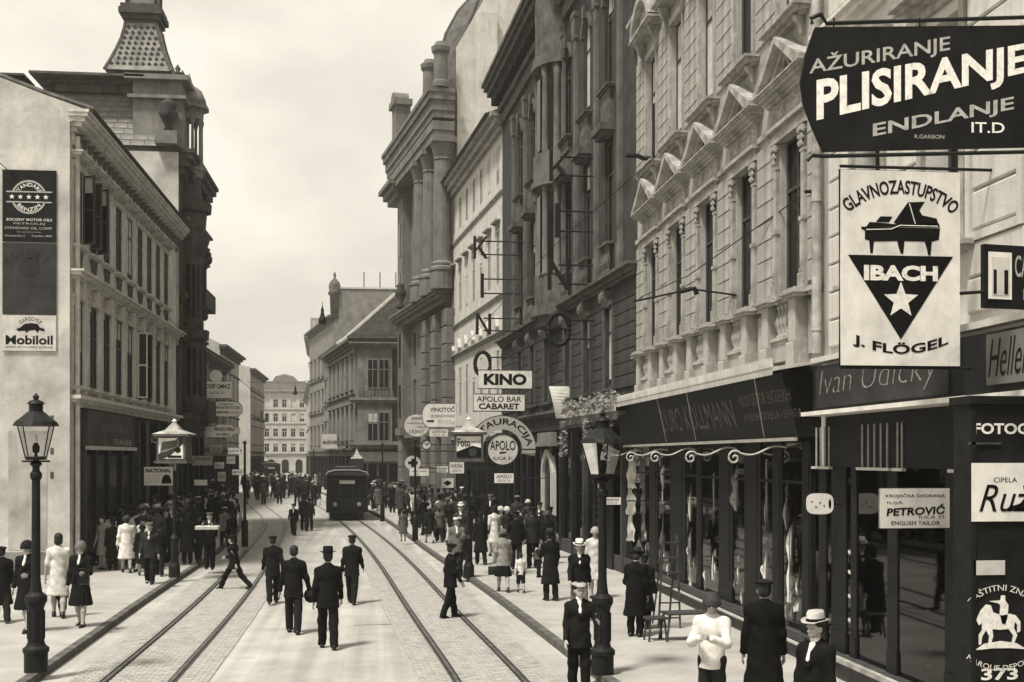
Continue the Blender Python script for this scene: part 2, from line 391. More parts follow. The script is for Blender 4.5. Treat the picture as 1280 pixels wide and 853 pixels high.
def wallmesh(L, z0, z1, ops, rev=.3, x0=0.0):
    xs = sorted({x0, L}|{o[0] for o in ops}|{o[1] for o in ops}); zs = sorted({z0, z1}|{o[2] for o in ops}|{o[3] for o in ops})
    xs = [x for x in xs if x0-1e-6 <= x <= L+1e-6]; zs = [z for z in zs if z0-1e-6 <= z <= z1+1e-6]
    mb = MB()
    for i in range(len(xs)-1):
        for j in range(len(zs)-1):
            cx = (xs[i]+xs[i+1])/2; cz = (zs[j]+zs[j+1])/2
            if any(o[0] < cx < o[1] and o[2] < cz < o[3] for o in ops): continue
            mb.add([(xs[i], 0, zs[j]), (xs[i+1], 0, zs[j]), (xs[i+1], 0, zs[j+1]), (xs[i], 0, zs[j+1])], [(0, 1, 2, 3)])
    for a, b, c, d in [o[:4] for o in ops]:
        mb.add([(a, 0, c), (b, 0, c), (b, 0, d), (a, 0, d), (a, rev, c), (b, rev, c), (b, rev, d), (a, rev, d)],
               [(0, 4, 5, 1), (1, 5, 6, 2), (2, 6, 7, 3), (3, 7, 4, 0)])
    return mb
def body(mb, L, D, z0, z1, x0=0.0):      # sides, back, top behind the front wall
    mb.add([(x0, 0, z0), (L, 0, z0), (L, D, z0), (x0, D, z0), (x0, 0, z1), (L, 0, z1), (L, D, z1), (x0, D, z1)],
           [(1, 2, 6, 5), (2, 3, 7, 6), (3, 0, 4, 7), (4, 5, 6, 7)])
    return mb
def window(parent, u, z0, w, h, y=.22, fm=None, nx=2, tr=.68, panes=True, curt=.35, fw=.055):
    fm = fm or M_frame
    def frame():
        mb = MB(); f = fw; mb.box(0, f, 0, .06, 0, h); mb.box(w-f, w, 0, .06, 0, h); mb.box(f, w-f, 0, .06, 0, f); mb.box(f, w-f, 0, .06, h-f, h)
        for i in range(1, nx): mb.box(w*i/nx-f*.45, w*i/nx+f*.45, .005, .055, f, h-f)
        if tr:
            for i in range(nx):
                a = f if i == 0 else w*i/nx+f*.45; b = w-f if i == nx-1 else w*(i+1)/nx-f*.45
                mb.box(a, b, -.003, .05, h*tr-f*.5, h*tr+f*.5)
        return mb.mesh('window', fm)
    me = cached(('win', round(w, 3), round(h, 3), fm.name, nx, tr, fw), frame)
    o = inst('window', me, parent, (u-w/2, y, z0))
    zs = [fw, h*tr-fw*.5, h*tr+fw*.5, h-fw] if tr else [fw, h-fw]
    if panes:
        for i in range(nx):
            a = fw if i == 0 else w*i/nx+fw*.45; b = w-fw if i == nx-1 else w*(i+1)/nx-fw*.45
            for j in range(0, len(zs), 2):
                pm = cached(('pane', round(b-a, 3), round(zs[j+1]-zs[j], 3)), lambda: MB().box(0, b-a, 0, .01, 0, zs[j+1]-zs[j]).mesh('pane', M_pane))
                inst('pane', pm, o, (a, .03, zs[j]))
    else:
        pm = cached(('pane', round(w, 3), round(h, 3)), lambda: MB().box(.01, w-.01, 0, .01, .01, h-.01).mesh('pane', M_pane))
        inst('pane', pm, o, (0, .03, 0))
    if curt and RW.random() < curt:
        hh = RW.choice((.25, .4, .6, .9))*h; cm_ = cached(('curtain', round(w, 2), round(hh, 2)), lambda: MB().box(fw, w-fw, 0, .004, 0, hh-fw).mesh('curtain', M_curt)); inst('curtain', cm_, o, (0, .024, h-hh))
    return o
RW = random.Random(99)
def mould(mb, x0, x1, z, prof, y0=0.0):
    """stack of steps: prof = [(height, projection), ...] from z upward, projecting out of the wall (-y)"""
    for h, p in prof:
        mb.box(x0-p*.6, x1+p*.6, y0-p, y0+.04, z, z+h); z += h
    return z
def part(name, me_key, fn, m, parent, loc, smooth=False):
    me = cached(me_key, lambda: fn().mesh(name, m, smooth)); return inst(name, me, parent, loc)
def console(mb, x, z, w=.14, h=.4, p=.22):       # scroll bracket under a hood
    poly = [(0, z), (-p*.35, z+h*.1), (-p*.45, z+h*.45), (-p*.75, z+h*.7), (-p, z+h), (0, z+h)]
    mb.prism(poly, x-w/2, x+w/2, 'x'); return mb
def baluster():
    return MB().lathe([(.07, 0), (.07, .04), (.035, .07), (.085, .2), (.095, .27), (.05, .42), (.035, .5), (.06, .54), (.06, .6)], 8)
def ornament(mb, x0, x1, z0, z1, y, n, rnd, s=.035):     # carved relief leaves
    for i in range(n):
        cx = rnd.uniform(x0+s, x1-s); cz = rnd.uniform(z0+s, z1-s); a = rnd.uniform(0, 6.28); L_ = rnd.uniform(.8, 1.8)*s; t = s*.5
        c, q = math.cos(a), math.sin(a)
        P = [(cx+c*L_, cz+q*L_), (cx-q*t, cz+c*t), (cx-c*L_, cz-q*L_), (cx+q*t, cz-c*t)]
        o = len(mb.v); mb.v += [(p[0], y, p[1]) for p in P]+[(cx, y-s*.9, cz)]
        mb.f += [(o, o+4, o+1), (o+1, o+4, o+2), (o+2, o+4, o+3), (o+3, o+4, o)]
        mb.f[-4:] = [tuple(reversed(q_)) for q_ in mb.f[-4:]]
    return mb
# ================================================================ RIGHT SIDE
XR = 6.87
Y1b, Y1a = UY(797, XR), UY(1037, XR)
P1 = (XR, Y1b)
# ---------------- R1: pale building with pediments
f1 = Fac('stucco_house', 'pale stucco house with a row of triangular window pediments above a dark cloth shop', (XR, Y1b), (XR, Y1a))
r1 = f1.root; L1_ = f1.L
wc = [f1.u(p) for p in (816, 850, 888, 930, 990)]
sp = (wc[4]-wc[0])/4; wc = [wc[0]+sp*i for i in range(5)]
shop_top = 4.75
ops = [(c-.57, c+.57, 6.05, 8.75) for c in wc]+[(c-.55, c+.55, 10.75, 13.5) for c in wc]+[(c-.5, c+.5, 15.6, 17.8) for c in wc]+[(.25, L1_-.35, .0, 4.7)]
wm = wallmesh(L1_, 0, 19.2, ops, .14); body(wm, L1_, 10, 0, 19.2)
wm.build('wall', M_plaster, r1)
for c in wc:
    for z0, h in ((6.05, 2.7), (10.75, 2.75), (15.6, 2.2)):
        window(r1, c, z0, 1.1 if z0 < 15 else 1.0, h, .1, M_framed)
# rusticated piers: separate courses
edges = [0]+[c for c in wc]+[L1_]
def blk(w_, h_): return cached(('blk', round(w_, 3), round(h_, 3)), lambda: MB().bevbox(0, w_, -.045, 0, 0.008, h_-.008, .014).mesh('stone_block', M_plaster))
gaps = [(0.02, wc[0]-.82)]+[(wc[i]+.82, wc[i+1]-.82) for i in range(4)]+[(wc[4]+.82, L1_-.42)]
for a, b in gaps:
    for k in range(8): inst('stone_block', blk(b-a, .34), r1, (a, 0, 6.15+k*.34))
gaps2 = [(0.02, wc[0]-.72)]+[(wc[i]+.72, wc[i+1]-.72) for i in range(4)]+[(wc[4]+.72, L1_-.1)]
for a, b in gaps2:
    for k in range(9): inst('stone_block', blk(b-a, .34), r1, (a, 0, 10.72+k*.34))
rnd = random.Random(5)
def pilaster():
    mb = MB(); mb.bevbox(-.12, .12, -.2, 0, 0, .28, .02); mb.bevbox(-.10, .10, -.165, 0, .28, .36, .02)
    mb.box(-.085, .085, -.14, 0, .36, 1.13); mb.box(-.105, .105, -.17, 0, 1.13, 1.2); mb.box(-.075, .075, -.12, 0, 1.2, 2.25)
    # corinthian-like cap
    mb.box(-.09, .09, -.14, 0, 2.25, 2.3)
    for i, (x, z) in enumerate([(-.07, 2.33), (0, 2.33), (.07, 2.33), (-.085, 2.44), (.0, 2.43), (.085, 2.44), (-.1, 2.54), (.1, 2.54)]):
        mb.add([(x-.04, -.13, z), (x+.04, -.13, z), (x+.03, -.2, z+.08), (x-.03, -.2, z+.08), (x, -.21, z+.02)], [(0, 1, 4), (1, 2, 4), (2, 3, 4), (3, 0, 4)])
    mb.box(-.12, .12, -.19, 0, 2.58, 2.66); return mb
for c in wc:
    for s in (-1, 1):
        part('pilaster', 'pil1', lambda: pilaster().xf(Matrix.Diagonal((1, .6, 1, 1))), M_trim, r1, (c+s*.68, 0, 6.05))
    def arch_():
        mb = MB(); mb.box(-.86, .86, -.1, 0, 8.74, 8.86); mb.box(-.82, .82, -.07, 0, 8.86, 8.95)
        mb.box(-.9, .9, -.16, 0, 8.95, 9.02); return mb
    part('architrave', 'ar1', arch_, M_trim, r1, (c, 0, 0))
    def frieze(): return ornament(MB().box(-.84, .84, -.05, 0, 9.02, 9.42), -.8, .8, 9.04, 9.4, -.05, 46, rnd)
    part('carved_frieze', 'fr1', frieze, M_trim, r1, (c, 0, 0))
    def ped():
        mb = MB(); z = 9.42
        z = mould(mb, -.92, .92, z, [(.05, .12), (.05, .18), (.05, .26), (.04, .3), (.03, .34)])
        zt = 10.28; hw = 1.14
        # raking cornice
        for s in (-1, 1):
            poly = [(s*hw, z), (s*hw, z+.09), (0, zt+.09), (0, zt-.02), (s*(hw-.2), z)]
            if s > 0: poly = poly[::-1]
            mb.prism(poly, -.32, 0)
            poly2 = [(s*(hw-.22), z), (0, zt-.06), (0, zt-.16), (s*(hw-.42), z)]
            if s > 0: poly2 = poly2[::-1]
            mb.prism(poly2, -.17, 0)
        mb.prism([(-.72, z), (.72, z), (0, zt-.2)], -.05, 0)
        for s in (-1, 1):
            mb.prism([(s*.34, z+.06), (s*.26, z+.06), (0, z+.42), (0, z+.5)], -.12, -.05)
        mb.box(-.34, .34, -.12, -.05, z+.03, z+.08)
        return mb
    part('pediment', 'ped1', ped, M_trim, r1, (c, 0, 0))
    part('tympanum_panel', 'tp1', lambda: MB().prism([(-.4, 9.7), (.4, 9.7), (0, 10.12)], -.075, -.052), M_framed, r1, (c, 0, 0))
    # balustrade under the window
    def balu_panel():
        mb = MB(); mb.box(-.56, .56, -.16, 0, 4.95, 5.3); mb.box(-.58, .58, -.2, .1, 5.3, 5.36); return mb
    part('balustrade_plinth', 'bp1', balu_panel, M_plaster, r1, (c, 0, 0))
    for k in range(5): part('baluster', 'bal1', lambda: baluster().xf(Matrix.Scale(.95, 4)), M_trim, r1, (c-.36+.18*k, -.08, 5.36), smooth=True)
    for s in (-1, 1):
        def ped2():
            mb = MB(); mb.bevbox(-.17, .17, -.3, 0, 4.8, 5.2, .02); mb.bevbox(-.145, .145, -.26, 0, 5.2, 5.92, .02); return mb
        part('pedestal', 'pd2', ped2, M_plaster, r1, (c+s*.68, 0, 0))
        def ledge2(): return mould(mb := MB(), -.15, .15, 5.92, [(.05, .3), (.04, .36), (.05, .32)]) and mb
        part('pedestal_cap', 'pc2', ledge2, M_trim, r1, (c+s*.68, 0, 0))
    # second-floor hoods (sills) and their brackets
    def sill2():
        mb = MB(); mould(mb, -.72, .72, 10.5, [(.05, .12), (.06, .22), (.05, .3)]); console(mb, -.6, 10.2, .12, .3, .2); console(mb, .6, 10.2, .12, .3, .2); return mb
    part('window_sill', 's2', sill2, M_trim, r1, (c, 0, .0))
    def surr2():
        mb = MB(); mb.box(-.68, -.56, -.07, 0, 10.72, 13.5); mb.box(.56, .68, -.07, 0, 10.72, 13.5); mb.box(-.68, .68, -.07, 0, 13.5, 13.66); return mb
    part('window_surround', 'su2', surr2, M_trim, r1, (c, 0, 0))
# segmental hood over the far second-floor window, straight hoods over the others
for i, c in enumerate(wc):
    def cons2():
        mb = MB()
        for s in (-1, 1): console(mb, s*.72, 13.35, .13, .62, .3)
        mould(mb, -.86, .86, 13.97, [(.05, .24), (.06, .32), (.05, .4)]); return mb
    part('hood', 'ho2', cons2, M_trim, r1, (c, 0, 0))
    if i == 0:
        ar = MB()
        ringmb(0, 13.85, .95, 1.12, -.38, 0, 14, 17, 163, ar); ringmb(0, 13.85, .6, .8, -.22, 0, 14, 22, 158, ar)
        ar.build('arched_pediment', M_trim, r1, loc=(c, 0, 0)); MB().prism(circ(0, 13.9, .6, .55, 12, 20, 160), -.04, 0).build('arch_panel', M_framed, r1, loc=(c, 0, 0))
lg = MB()
for a, b in zip([0]+[c+.83 for c in wc], [c-.83 for c in wc]+[L1_-.36]): mould(lg, a, b, 5.92, [(.05, .1), (.04, .16), (.05, .12)])
for c in wc: mould(lg, c-.5, c+.5, 5.92, [(.05, .2), (.04, .24), (.05, .2)])
lg.build('sill_course', M_trim, r1)
bd = MB()
for a, b in zip([0]+[c+.87 for c in wc], [c-.87 for c in wc]+[L1_-.36]): bd.box(a, b, -.04, 0, 5.0, 5.85); bd.box(a, b, -.07, 0, 9.0, 9.1)
bd.build('wall_panel', M_plaster, r1)
cs = MB(); mould(cs, 0, L1_, 14.6, [(.12, .1), (.1, .2), (.1, .28)]); mould(cs, 0, L1_, 18.2, [(.3, .12), (.15, .4), (.12, .65), (.12, .75)])
cs.build('cornice', M_trim, r1)
dp = MB().tube([(L1_-.2, -.13, 4.95), (L1_-.2, -.13, 18.2)], .075, 10)
for z in (5.3, 7.3, 9.4, 11.4, 13.5): dp.lathe([(.09, z), (.09, z+.05)], 10, (L1_-.2, -.13))
dp.build('downpipe', M_trim, r1, smooth=False)
# Kollmann shop front
canopy = MB(); cz = 4.72
canopy.add([(-.15, -.02, cz+.14), (L1_-.1, -.02, cz+.14), (L1_-.1, -.8, cz+.02), (-.15, -.8, cz+.02), (-.15, -.02, cz+.09), (L1_-.1, -.02, cz+.09), (L1_-.1, -.8, cz-.04), (-.15, -.8, cz-.04)],
           [(0, 3, 2, 1), (4, 5, 6, 7), (3, 7, 6, 2), (0, 1, 5, 4), (0, 4, 7, 3), (1, 2, 6, 5)])
canopy.build('canopy', M_zinc, r1)
fr_ = MB()
for k in range(int((L1_-.1)/.09)):
    x = -.1+k*.09; fr_.prism([(x, cz+.02), (x+.045, cz+.17), (x+.07, cz+.02)], -.82, -.80)
    fr_.box(x+.01, x+.06, -.815, -.80, cz-.1, cz-.02)
c_ = fr_.build('cresting', M_zinc, r1); c_['kind'] = 'stuff'
sh = MB()
sh.add([(-.1, -.62, 4.66), (L1_-.42, -.62, 4.66), (L1_-.42, -.34, 3.66), (-.1, -.34, 3.66), (-.1, 0, 4.66), (L1_-.42, 0, 4.66), (L1_-.42, 0, 3.66), (-.1, 0, 3.66)],
       [(0, 3, 2, 1), (4, 5, 6, 7), (0, 1, 5, 4), (2, 3, 7, 6), (0, 4, 7, 3), (1, 2, 6, 5)])
fas = sh.build('fascia_board', M_wood, r1)
MB().box(-.05, L1_-.5, -.4, -.33, 3.6, 3.655).build('fascia_rail', M_zinc, r1)
def slope(y0=-.62, z0=4.66, y1=-.34, z1=3.66):
    pass
def fas_text(txt, u0, u1, z0, z1, bold=.0):
    o = letters(txt, u0, u1, z0, z1, M_ltrd, fas, bold=bold)
    me = o.data
    for v in me.vertices:
        t = (4.66-v.co.z)/1.0; v.co.y = -.62+.28*t-.012
fas_text('ĐURO KOLLMANN', f1.u(826, .5), f1.u(916, .5), 3.9, 4.42, -.0)
fas_text('NOVI DEDOR ENGLESKIH', f1.u(928, .5), f1.u(990, .5), 4.22, 4.42)
fas_text('MUŠKIH ODIJELA I LIVREJA', f1.u(928, .5), f1.u(999, .5), 3.93, 4.13)
# stay rods from canopy to fascia foot
for px in (825, 862, 948):
    u = f1.u(px, .7); MB().tube([(u, -.78, 4.68), (u-.55, -.42, 3.68)], .008, 4).build('stay_rod', M_zinc, r1)
# scroll brackets reaching over the pavement
def scroll():
    mb = MB(); pts = []
    for i in range(26):
        t = i/25; a = R(-500*(1-t)+70); r = .03+.1*t
        pts.append((0, -.95+.0+r*math.cos(a-1.2), 3.28+r*math.sin(a-1.2)))
    end = pts[-1]
    p = [(0, -.95+.02, 3.28)]
    sp_ = []
    for i in range(30):
        a = i/29*4.2*math.pi/1.5; r = .015+.115*i/29
        sp_.append((0, -.95-r*math.cos(a), 3.33+r*math.sin(a)))
    last = sp_[-1]
    for i in range(1, 9):
        t = i/8; y = last[1]+(-.05-last[1])*t; z = last[2]+(3.5-last[2])*t-.05*math.sin(math.pi*2*t); sp_.append((0, y, z))
    mb.tube(sp_, .018, 5); return mb
for px in (790, 822, 856, 905, 965):
    part('scroll_bracket', 'scroll', scroll, M_zinc, r1, (f1.u(px, .3), 0, 0))
# shop interior: pillars, glass, displays
inner = MB(); inner.box(.25, L1_-.35, 1.2, 1.25, 0, 4.0); inner.box(.25, L1_-.35, .1, 1.6, 3.62, 3.66); inner.box(.25, L1_-.35, .1, 1.6, .45, .5)
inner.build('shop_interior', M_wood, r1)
st = MB(); st.box(.1, L1_-.42, -.22, .1, 0.1, .5); st.box(.05, L1_-.42, -.26, -.2, .42, .5); st.build('stall_riser', M_wood2, r1)
sl = MB().box(.05, L1_-.42, -.3, -.26, .36, .40); sl.build('guard_rail', M_zinc, r1)
posts = [(782, 790), (812, 822), (838, 857), (871, 877), (899, 916), (931, 951), (966, 978), (1003, 1014)]
pu = []
for a, b in posts:
    u0, u1 = f1.u(a, .04), f1.u(b, .04); pu.append((u0, u1))
    m_ = MB(); m_.box(u0, u1, -.05, .04, .5, 3.6); m_.box(u0, u1, -.065, -.05, .5, .8); m_.box(u0+(u1-u0)*.2, u1-(u1-u0)*.2, -.06, -.05, .9, 3.3); m_.build('shop_pillar', M_wood, r1)
garm_rnd = random.Random(3)
def garment_mesh(h, w_, rnd_, n=9):
    mb = MB(); o = 0; rows = 10; pts = []
    ph = rnd_.uniform(0, 6)
    for j in range(rows+1):
        t = j/rows; ww = w_*(.35+.65*min(1, t*3))*(1+.12*math.sin(5*t+ph)+.2*math.sin(13*t+2*ph))
        for i in range(n+1):
            s = i/n-.5; pts.append((s*ww+.03*math.sin(7*t+ph), -.06-.05*math.cos(s*3)+.035*math.sin(i*2.1+ph+t*2), -h*t+.02*math.sin(i*1.7+ph)))
    fs = [(j*(n+1)+i, j*(n+1)+i+1, (j+1)*(n+1)+i+1, (j+1)*(n+1)+i) for j in range(rows) for i in range(n)]
    mb.add(pts, fs); return mb
def hang(parent_label, fac, u, y, z, h, w_, m, where, grp='garments hanging in the cloth shop windows'):
    o = garment_mesh(h, w_, garm_rnd).build('hanging_garment', m, None); p = fac.world(u, y, z); o.location = p; o.rotation_euler[2] = fac.rz+R(28)
    tag(o, where, 'garment', grp); return o
for i in range(len(pu)-1):
    a, b = pu[i][1], pu[i+1][0]
    if b-a > .1:
        g_ = MB().box(a, b, -.03, -.022, .5, 3.6).build('shop_glass', M_glass, r1)
        if b-a > .5: MB().box(a, b, -.045, .02, 2.9, 2.95).build('transom', M_wood, r1)
for i_, (a, b) in enumerate(zip([p[1] for p in pu], [p[0] for p in pu[1:]])):
    if b-a > .3:
        MB().box(a+.03, b-.03, .24, .27, .5, (2.6, 2.2, 2.9, 1.6, 2.4, 2.0, 1.8)[i_ % 7]).build('display_backing', (M_curt, M_mid, M_curt)[i_ % 3], r1)
        for k_ in range(3):
            x_ = a+(b-a)*(.2+.3*k_); MB().tube([(x_, .16, .5), (x_, .16, .95+.25*((i_+k_) % 3))], .014, 5).lathe([(.08, .5), (.01, .53)], 8, (x_, .16)).build('display_stand', M_zinc, r1)
            garment_mesh(.6+.1*k_, .34, garm_rnd).build('draped_cloth', (M_cloth, M_cloth2, M_cloth)[(i_+k_) % 3], r1, loc=(x_, .12, 1.1+.25*((i_+k_) % 3))).rotation_euler[2] = R(30)
for (px, z, h, w_, mt, lb) in ((797, 3.3, .8, .3, M_cloth, 'white linen hanging highest at the far end of the cloth shop window'),
      (797, 2.5, .7, .34, M_cloth, 'second bundle of white linen down the far end of the cloth shop window'),
      (797, 1.8, .7, .28, M_cloth, 'lowest bundle of crumpled white linen at the far end of the cloth shop'),
      (830, 3.3, 1.1, .3, M_cloth, 'narrow white cloth hanging just past the far pillar of the cloth shop'),
      (830, 2.1, 1.3, .35, M_cloth2, 'grey tweed length hanging under the narrow white cloth'),
      (864, 3.3, 1.4, .22, M_cloth, 'pale striped cloth roll hanging in the third bay of the cloth shop'),
      (864, 1.8, 1.2, .25, M_cloth, 'pale cloth hanging low in the third bay of the cloth shop'),
      (893, 3.0, 2.2, .2, M_cloth, 'thin white drape hanging in the middle bay of the cloth shop'),
      (923, 3.2, .9, .5, M_cloth2, 'grey tweed coat hanging high in the fifth bay of the cloth shop'),
      (959, 3.3, 2.3, .22, M_cloth, 'long white drape beside the sixth pillar of the cloth shop'),
      (985, 3.1, 1.0, .3, M_cloth2, 'grey cloth hanging high in the nearest bay of the cloth shop'),
      (990, 2.3, 1.4, .35, M_cloth, 'white coat hanging low in the nearest bay of the cloth shop')):
    hang('', f1, f1.u(px, 0), (-.12 if px == 797 else .1), z, h, w_, mt, lb)
tg = MB().box(0, .12, -.01, 0, 0, .12).build('price_tag', M_enamel, None); tg.location = f1.world(f1.u(928, 0), -.0, 2.55); tg.rotation_euler[2] = f1.rz
tag(tg, 'small white price card on the glass of the fifth bay of the cloth shop', 'card')

# ---------------- R0: nearest building
Y0 = 9.0
f0 = Fac('corner_house', 'nearest pale rusticated house above the tailor and piano shops', (XR, Y1a), (XR, Y0))
r0 = f0.root; L0 = f0.L
w0 = [f0.u(1087), f0.u(1180)]
ops = [(c-.5, c+.5, 6.0, 8.7) for c in w0]+[(c-.5, c+.5, 10.7, 13.4) for c in w0]+[(.15, L0-.1, 0, 3.95)]
wm = wallmesh(L0, 0, 18, ops, .34); body(wm, L0, 10, 0, 18); wm.build('wall', M_white, r0)
for c in w0:
    for z0 in (6.0, 10.7): window(r0, c, z0, 1.0, 2.7, .3, M_framed)
    mb = MB(); mould(mb, c-.7, c+.7, 8.95, [(.06, .15), (.06, .25), (.05, .34)]); mb.box(c-.62, c-.5, -.07, 0, 5.9, 8.85); mb.box(c+.5, c+.62, -.07, 0, 5.9, 8.85); mb.box(c-.62, c+.62, -.07, 0, 8.85, 8.95)
    mould(mb, c-.75, c+.75, 5.75, [(.06, .12), (.06, .2)]); mb.build('window_surround', M_trim, r0)
gp = [(0.06, w0[0]-.66), (w0[0]+.66, w0[1]-.66)]
x = w0[1]+.66
def blk0(w_, h_): return cached(('blk0', round(w_, 3), round(h_, 3)), lambda: MB().bevbox(0.006, w_-.006, -.05, 0, 0.014, h_-.014, .02).mesh('stone_block', M_white))
for a, b in gp:
    for k in range(15):
        if b-a > .15: inst('stone_block', blk0(b-a, .42), r0, (a, 0, 5.0+k*.42))
a = x
while a < L0-.2:
    b = min(a+1.25, L0)
    for k in range(20):
        if 2 <= k <= 6 and a < x+1: continue
        inst('stone_block', blk0(b-a, .42), r0, (a, 0, 5.0+k*.42))
    a = b
# panel with its own frame
mb = MB(); z0, z1 = 5.84, 7.94
for q in ((x, x+1.24, z0, z0+.1), (x, x+1.24, z1-.1, z1), (x, x+.1, z0+.1, z1-.1), (x+1.14, x+1.24, z0+.1, z1-.1)): mb.box(q[0], q[1], -.07, 0, q[2], q[3])
mb.build('panel_frame', M_white, r0)
for k in range(4): inst('stone_block', blk0(1.0, .46), r0, (x+.12, 0, z0+.12+k*.465))
for z_c, pr_ in ((4.72, [(.06, .1), (.08, .25)]), (9.55, [(.12, .08), (.1, .2), (.06, .28)]), (17.3, [(.2, .3), (.2, .6)])):
    cs = MB(); mould(cs, 0, L0, z_c, pr_); cs.build('cornice', M_white, r0)
MB().box(.1, L0, -.3, 0, 4.03, 4.7).build('fascia_board', M_wood, r0)
MB().box(.12, f0.u(1216, .42), -.5, 0, 3.96, 4.02).build('fascia_shelf', M_enamel, r0)
u_a, u_b = f0.u(1024, .3), f0.u(1172, .3)
fo = MB().box(u_a-.1, u_b+.3, -.315, -.3, 4.08, 4.66).build('name_board', M_faded, r0)
letters('Ivan Udický', u_a+.05, u_b+.05, 4.16, 4.62, mat('dull_gilt_lettering', .2, var=.5, scale=9, bump=0), fo, y=-.32, bold=-.02, shear=.2)
hl = MB().box(f0.u(1235, .34), f0.u(1300, .34), -.36, -.3, 4.12, 4.66).build('name_board', mat('tan_board', .13, var=.2), r0)
letters('Heller', f0.u(1238, .34), f0.u(1290, .34), 4.2, 4.6, M_ink, hl, y=-.365, bold=-.005, shear=.35)
MB().box(f0.u(1219, .5), L0, -.56, 0, 3.95, 4.01).build('fascia_shelf', M_enamel, r0)
# transom band with bars
tb = MB().box(.1, L0-.1, -.1, .1, 3.2, 3.95).build('transom_panel', M_wood, r0)
for (a, b, n_) in ((1016, 1037, 4), (1072, 1111, 5), (1117, 1128, 2), (1187, 1213, 3)):
    u0, u1 = f0.u(a, .14), f0.u(b, .14)
    MB().box(u0-.02, u1+.02, -.16, -.1, 3.16, 3.2).build('transom_sill', M_zinc, r0)
    for k in range(n_):
        u = u0+(u1-u0)*(k+.5)/n_; MB().box(u-.01, u+.01, -.125, -.105, 3.2, 3.8).build('transom_bar', M_ltrg, r0)
posts0 = [(1006, 1024), (1040, 1058), (1064, 1071), (1110, 1122), (1182, 1194), (1225, 1235), (1290, 1310)]
pu0 = []
for a, b in posts0:
    u0, u1 = max(.02, f0.u(a, .06)), f0.u(b, .06); pu0.append((u0, u1))
    m_ = MB(); m_.box(u0, u1, -.07, .03, .45, 3.2); m_.box(u0, u1, -.085, -.07, .45, .75); m_.build('shop_pillar', M_wood, r0)
for i in range(len(pu0)-1):
    a, b = pu0[i][1], pu0[i+1][0]
    if b-a > .08: MB().box(a, b, -.05, -.042, .45, 3.2).build('shop_glass', M_glass, r0)
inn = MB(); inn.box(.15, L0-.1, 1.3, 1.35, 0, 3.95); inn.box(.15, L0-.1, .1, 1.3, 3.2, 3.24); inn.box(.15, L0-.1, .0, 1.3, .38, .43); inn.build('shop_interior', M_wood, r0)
sr = MB(); sr.box(.05, L0, -.22, .05, .1, .45); sr.build('stall_riser', M_wood2, r0)
MB().box(.05, L0, -.3, -.22, .38, .45).build('shop_sill', M_trim, r0)
for i_, (a, b) in enumerate(zip([p[1] for p in pu0], [p[0] for p in pu0[1:]])):
    if b-a > .25:
        MB().box(a+.03, b-.03, .4, .43, .45, (1.5, 1.3, 1.9, 1.1)[i_ % 4]).build('display_backing', (M_curt, M_mid)[i_ % 2], r0)
        for k_ in range(3):
            x_ = a+(b-a)*(.2+.3*k_); garment_mesh(.5, .3, garm_rnd).build('draped_cloth', (M_cloth2, M_cloth)[(i_+k_) % 2], r0, loc=(x_, .2, .95+.12*((i_+k_) % 3))).rotation_euler[2] = R(50)
for (px, z, h, w_, mt, lb) in ((1086, 3.1, .5, .25, M_cloth, 'small pale garment hung high behind the first pane of the tailor shop'),
      (1088, 2.4, 1.4, .4, M_cloth, 'white shirt hanging in the first big pane of the tailor shop'),
      (1132, 3.0, 1.5, .4, M_cloth2, 'dark grey suit hanging in the big pane beneath the tailor sign'),
      (1200, 3.1, .5, .25, M_cloth, 'pale cloth hung high by the near pillar of the tailor shop'),
      (1203, 2.2, 1.5, .35, M_cloth2, 'grey dress hanging low by the near pillar of the tailor shop')):
    hang('', f0, f0.u(px, 0), .2, z, h, w_, mt, lb, 'garments hanging in the tailor shop window')
def hat_lathe(rb=.16, rc=.09, h=.11): return MB().lathe([(rb, 0), (rb, .008), (rc+.006, .014), (rc, .03), (rc*.94, h*.8), (rc*.7, h), (.0, h*1.02)], 20)
for (px, py, lb) in ((1165, 762, 'white straw hat on display upper right of the dark tailor window'), (1168, 810, 'white hat on a stand at the bottom of the tailor window'),
                     (1165, 832, 'pale cap lying lowest on the tailor window shelf')):
    u = f0.u(px, 0); z = f0.z(px, py, 0)
    hh = hat_lathe(.17, .085, .1).build('display_hat', M_cloth, None, True); hh.location = f0.world(u, .12, z); hh.rotation_euler = (R(58), 0, R(-20)); tag(hh, lb, 'hat', 'hats on display')
    s_ = MB().tube([(0, 0, .43), (0, 0, z)], .012, 6).lathe([(.09, .43), (.09, .45), (.01, .47)], 10).build('hat_stand', M_zinc, None, loc=f0.world(u, .19, 0)); tag(s_, 'thin stand carrying the '+lb, 'stand', 'hat stands')
for k, py in enumerate((690, 715, 745, 775)):
    u = f0.u(1062, 0.05); z = f0.z(1062, py, 0.05)
    hh = hat_lathe(.07, .05, .04).build('beret', M_curt, None, True); hh.location = f0.world(u, -.0, z); hh.rotation_euler = (R(40), 0, R(-30))
    tag(hh, ('top', 'second', 'third', 'lowest')[k]+' of four small white caps pinned in a column in the narrow pane', 'cap', 'caps pinned in the narrow pane')
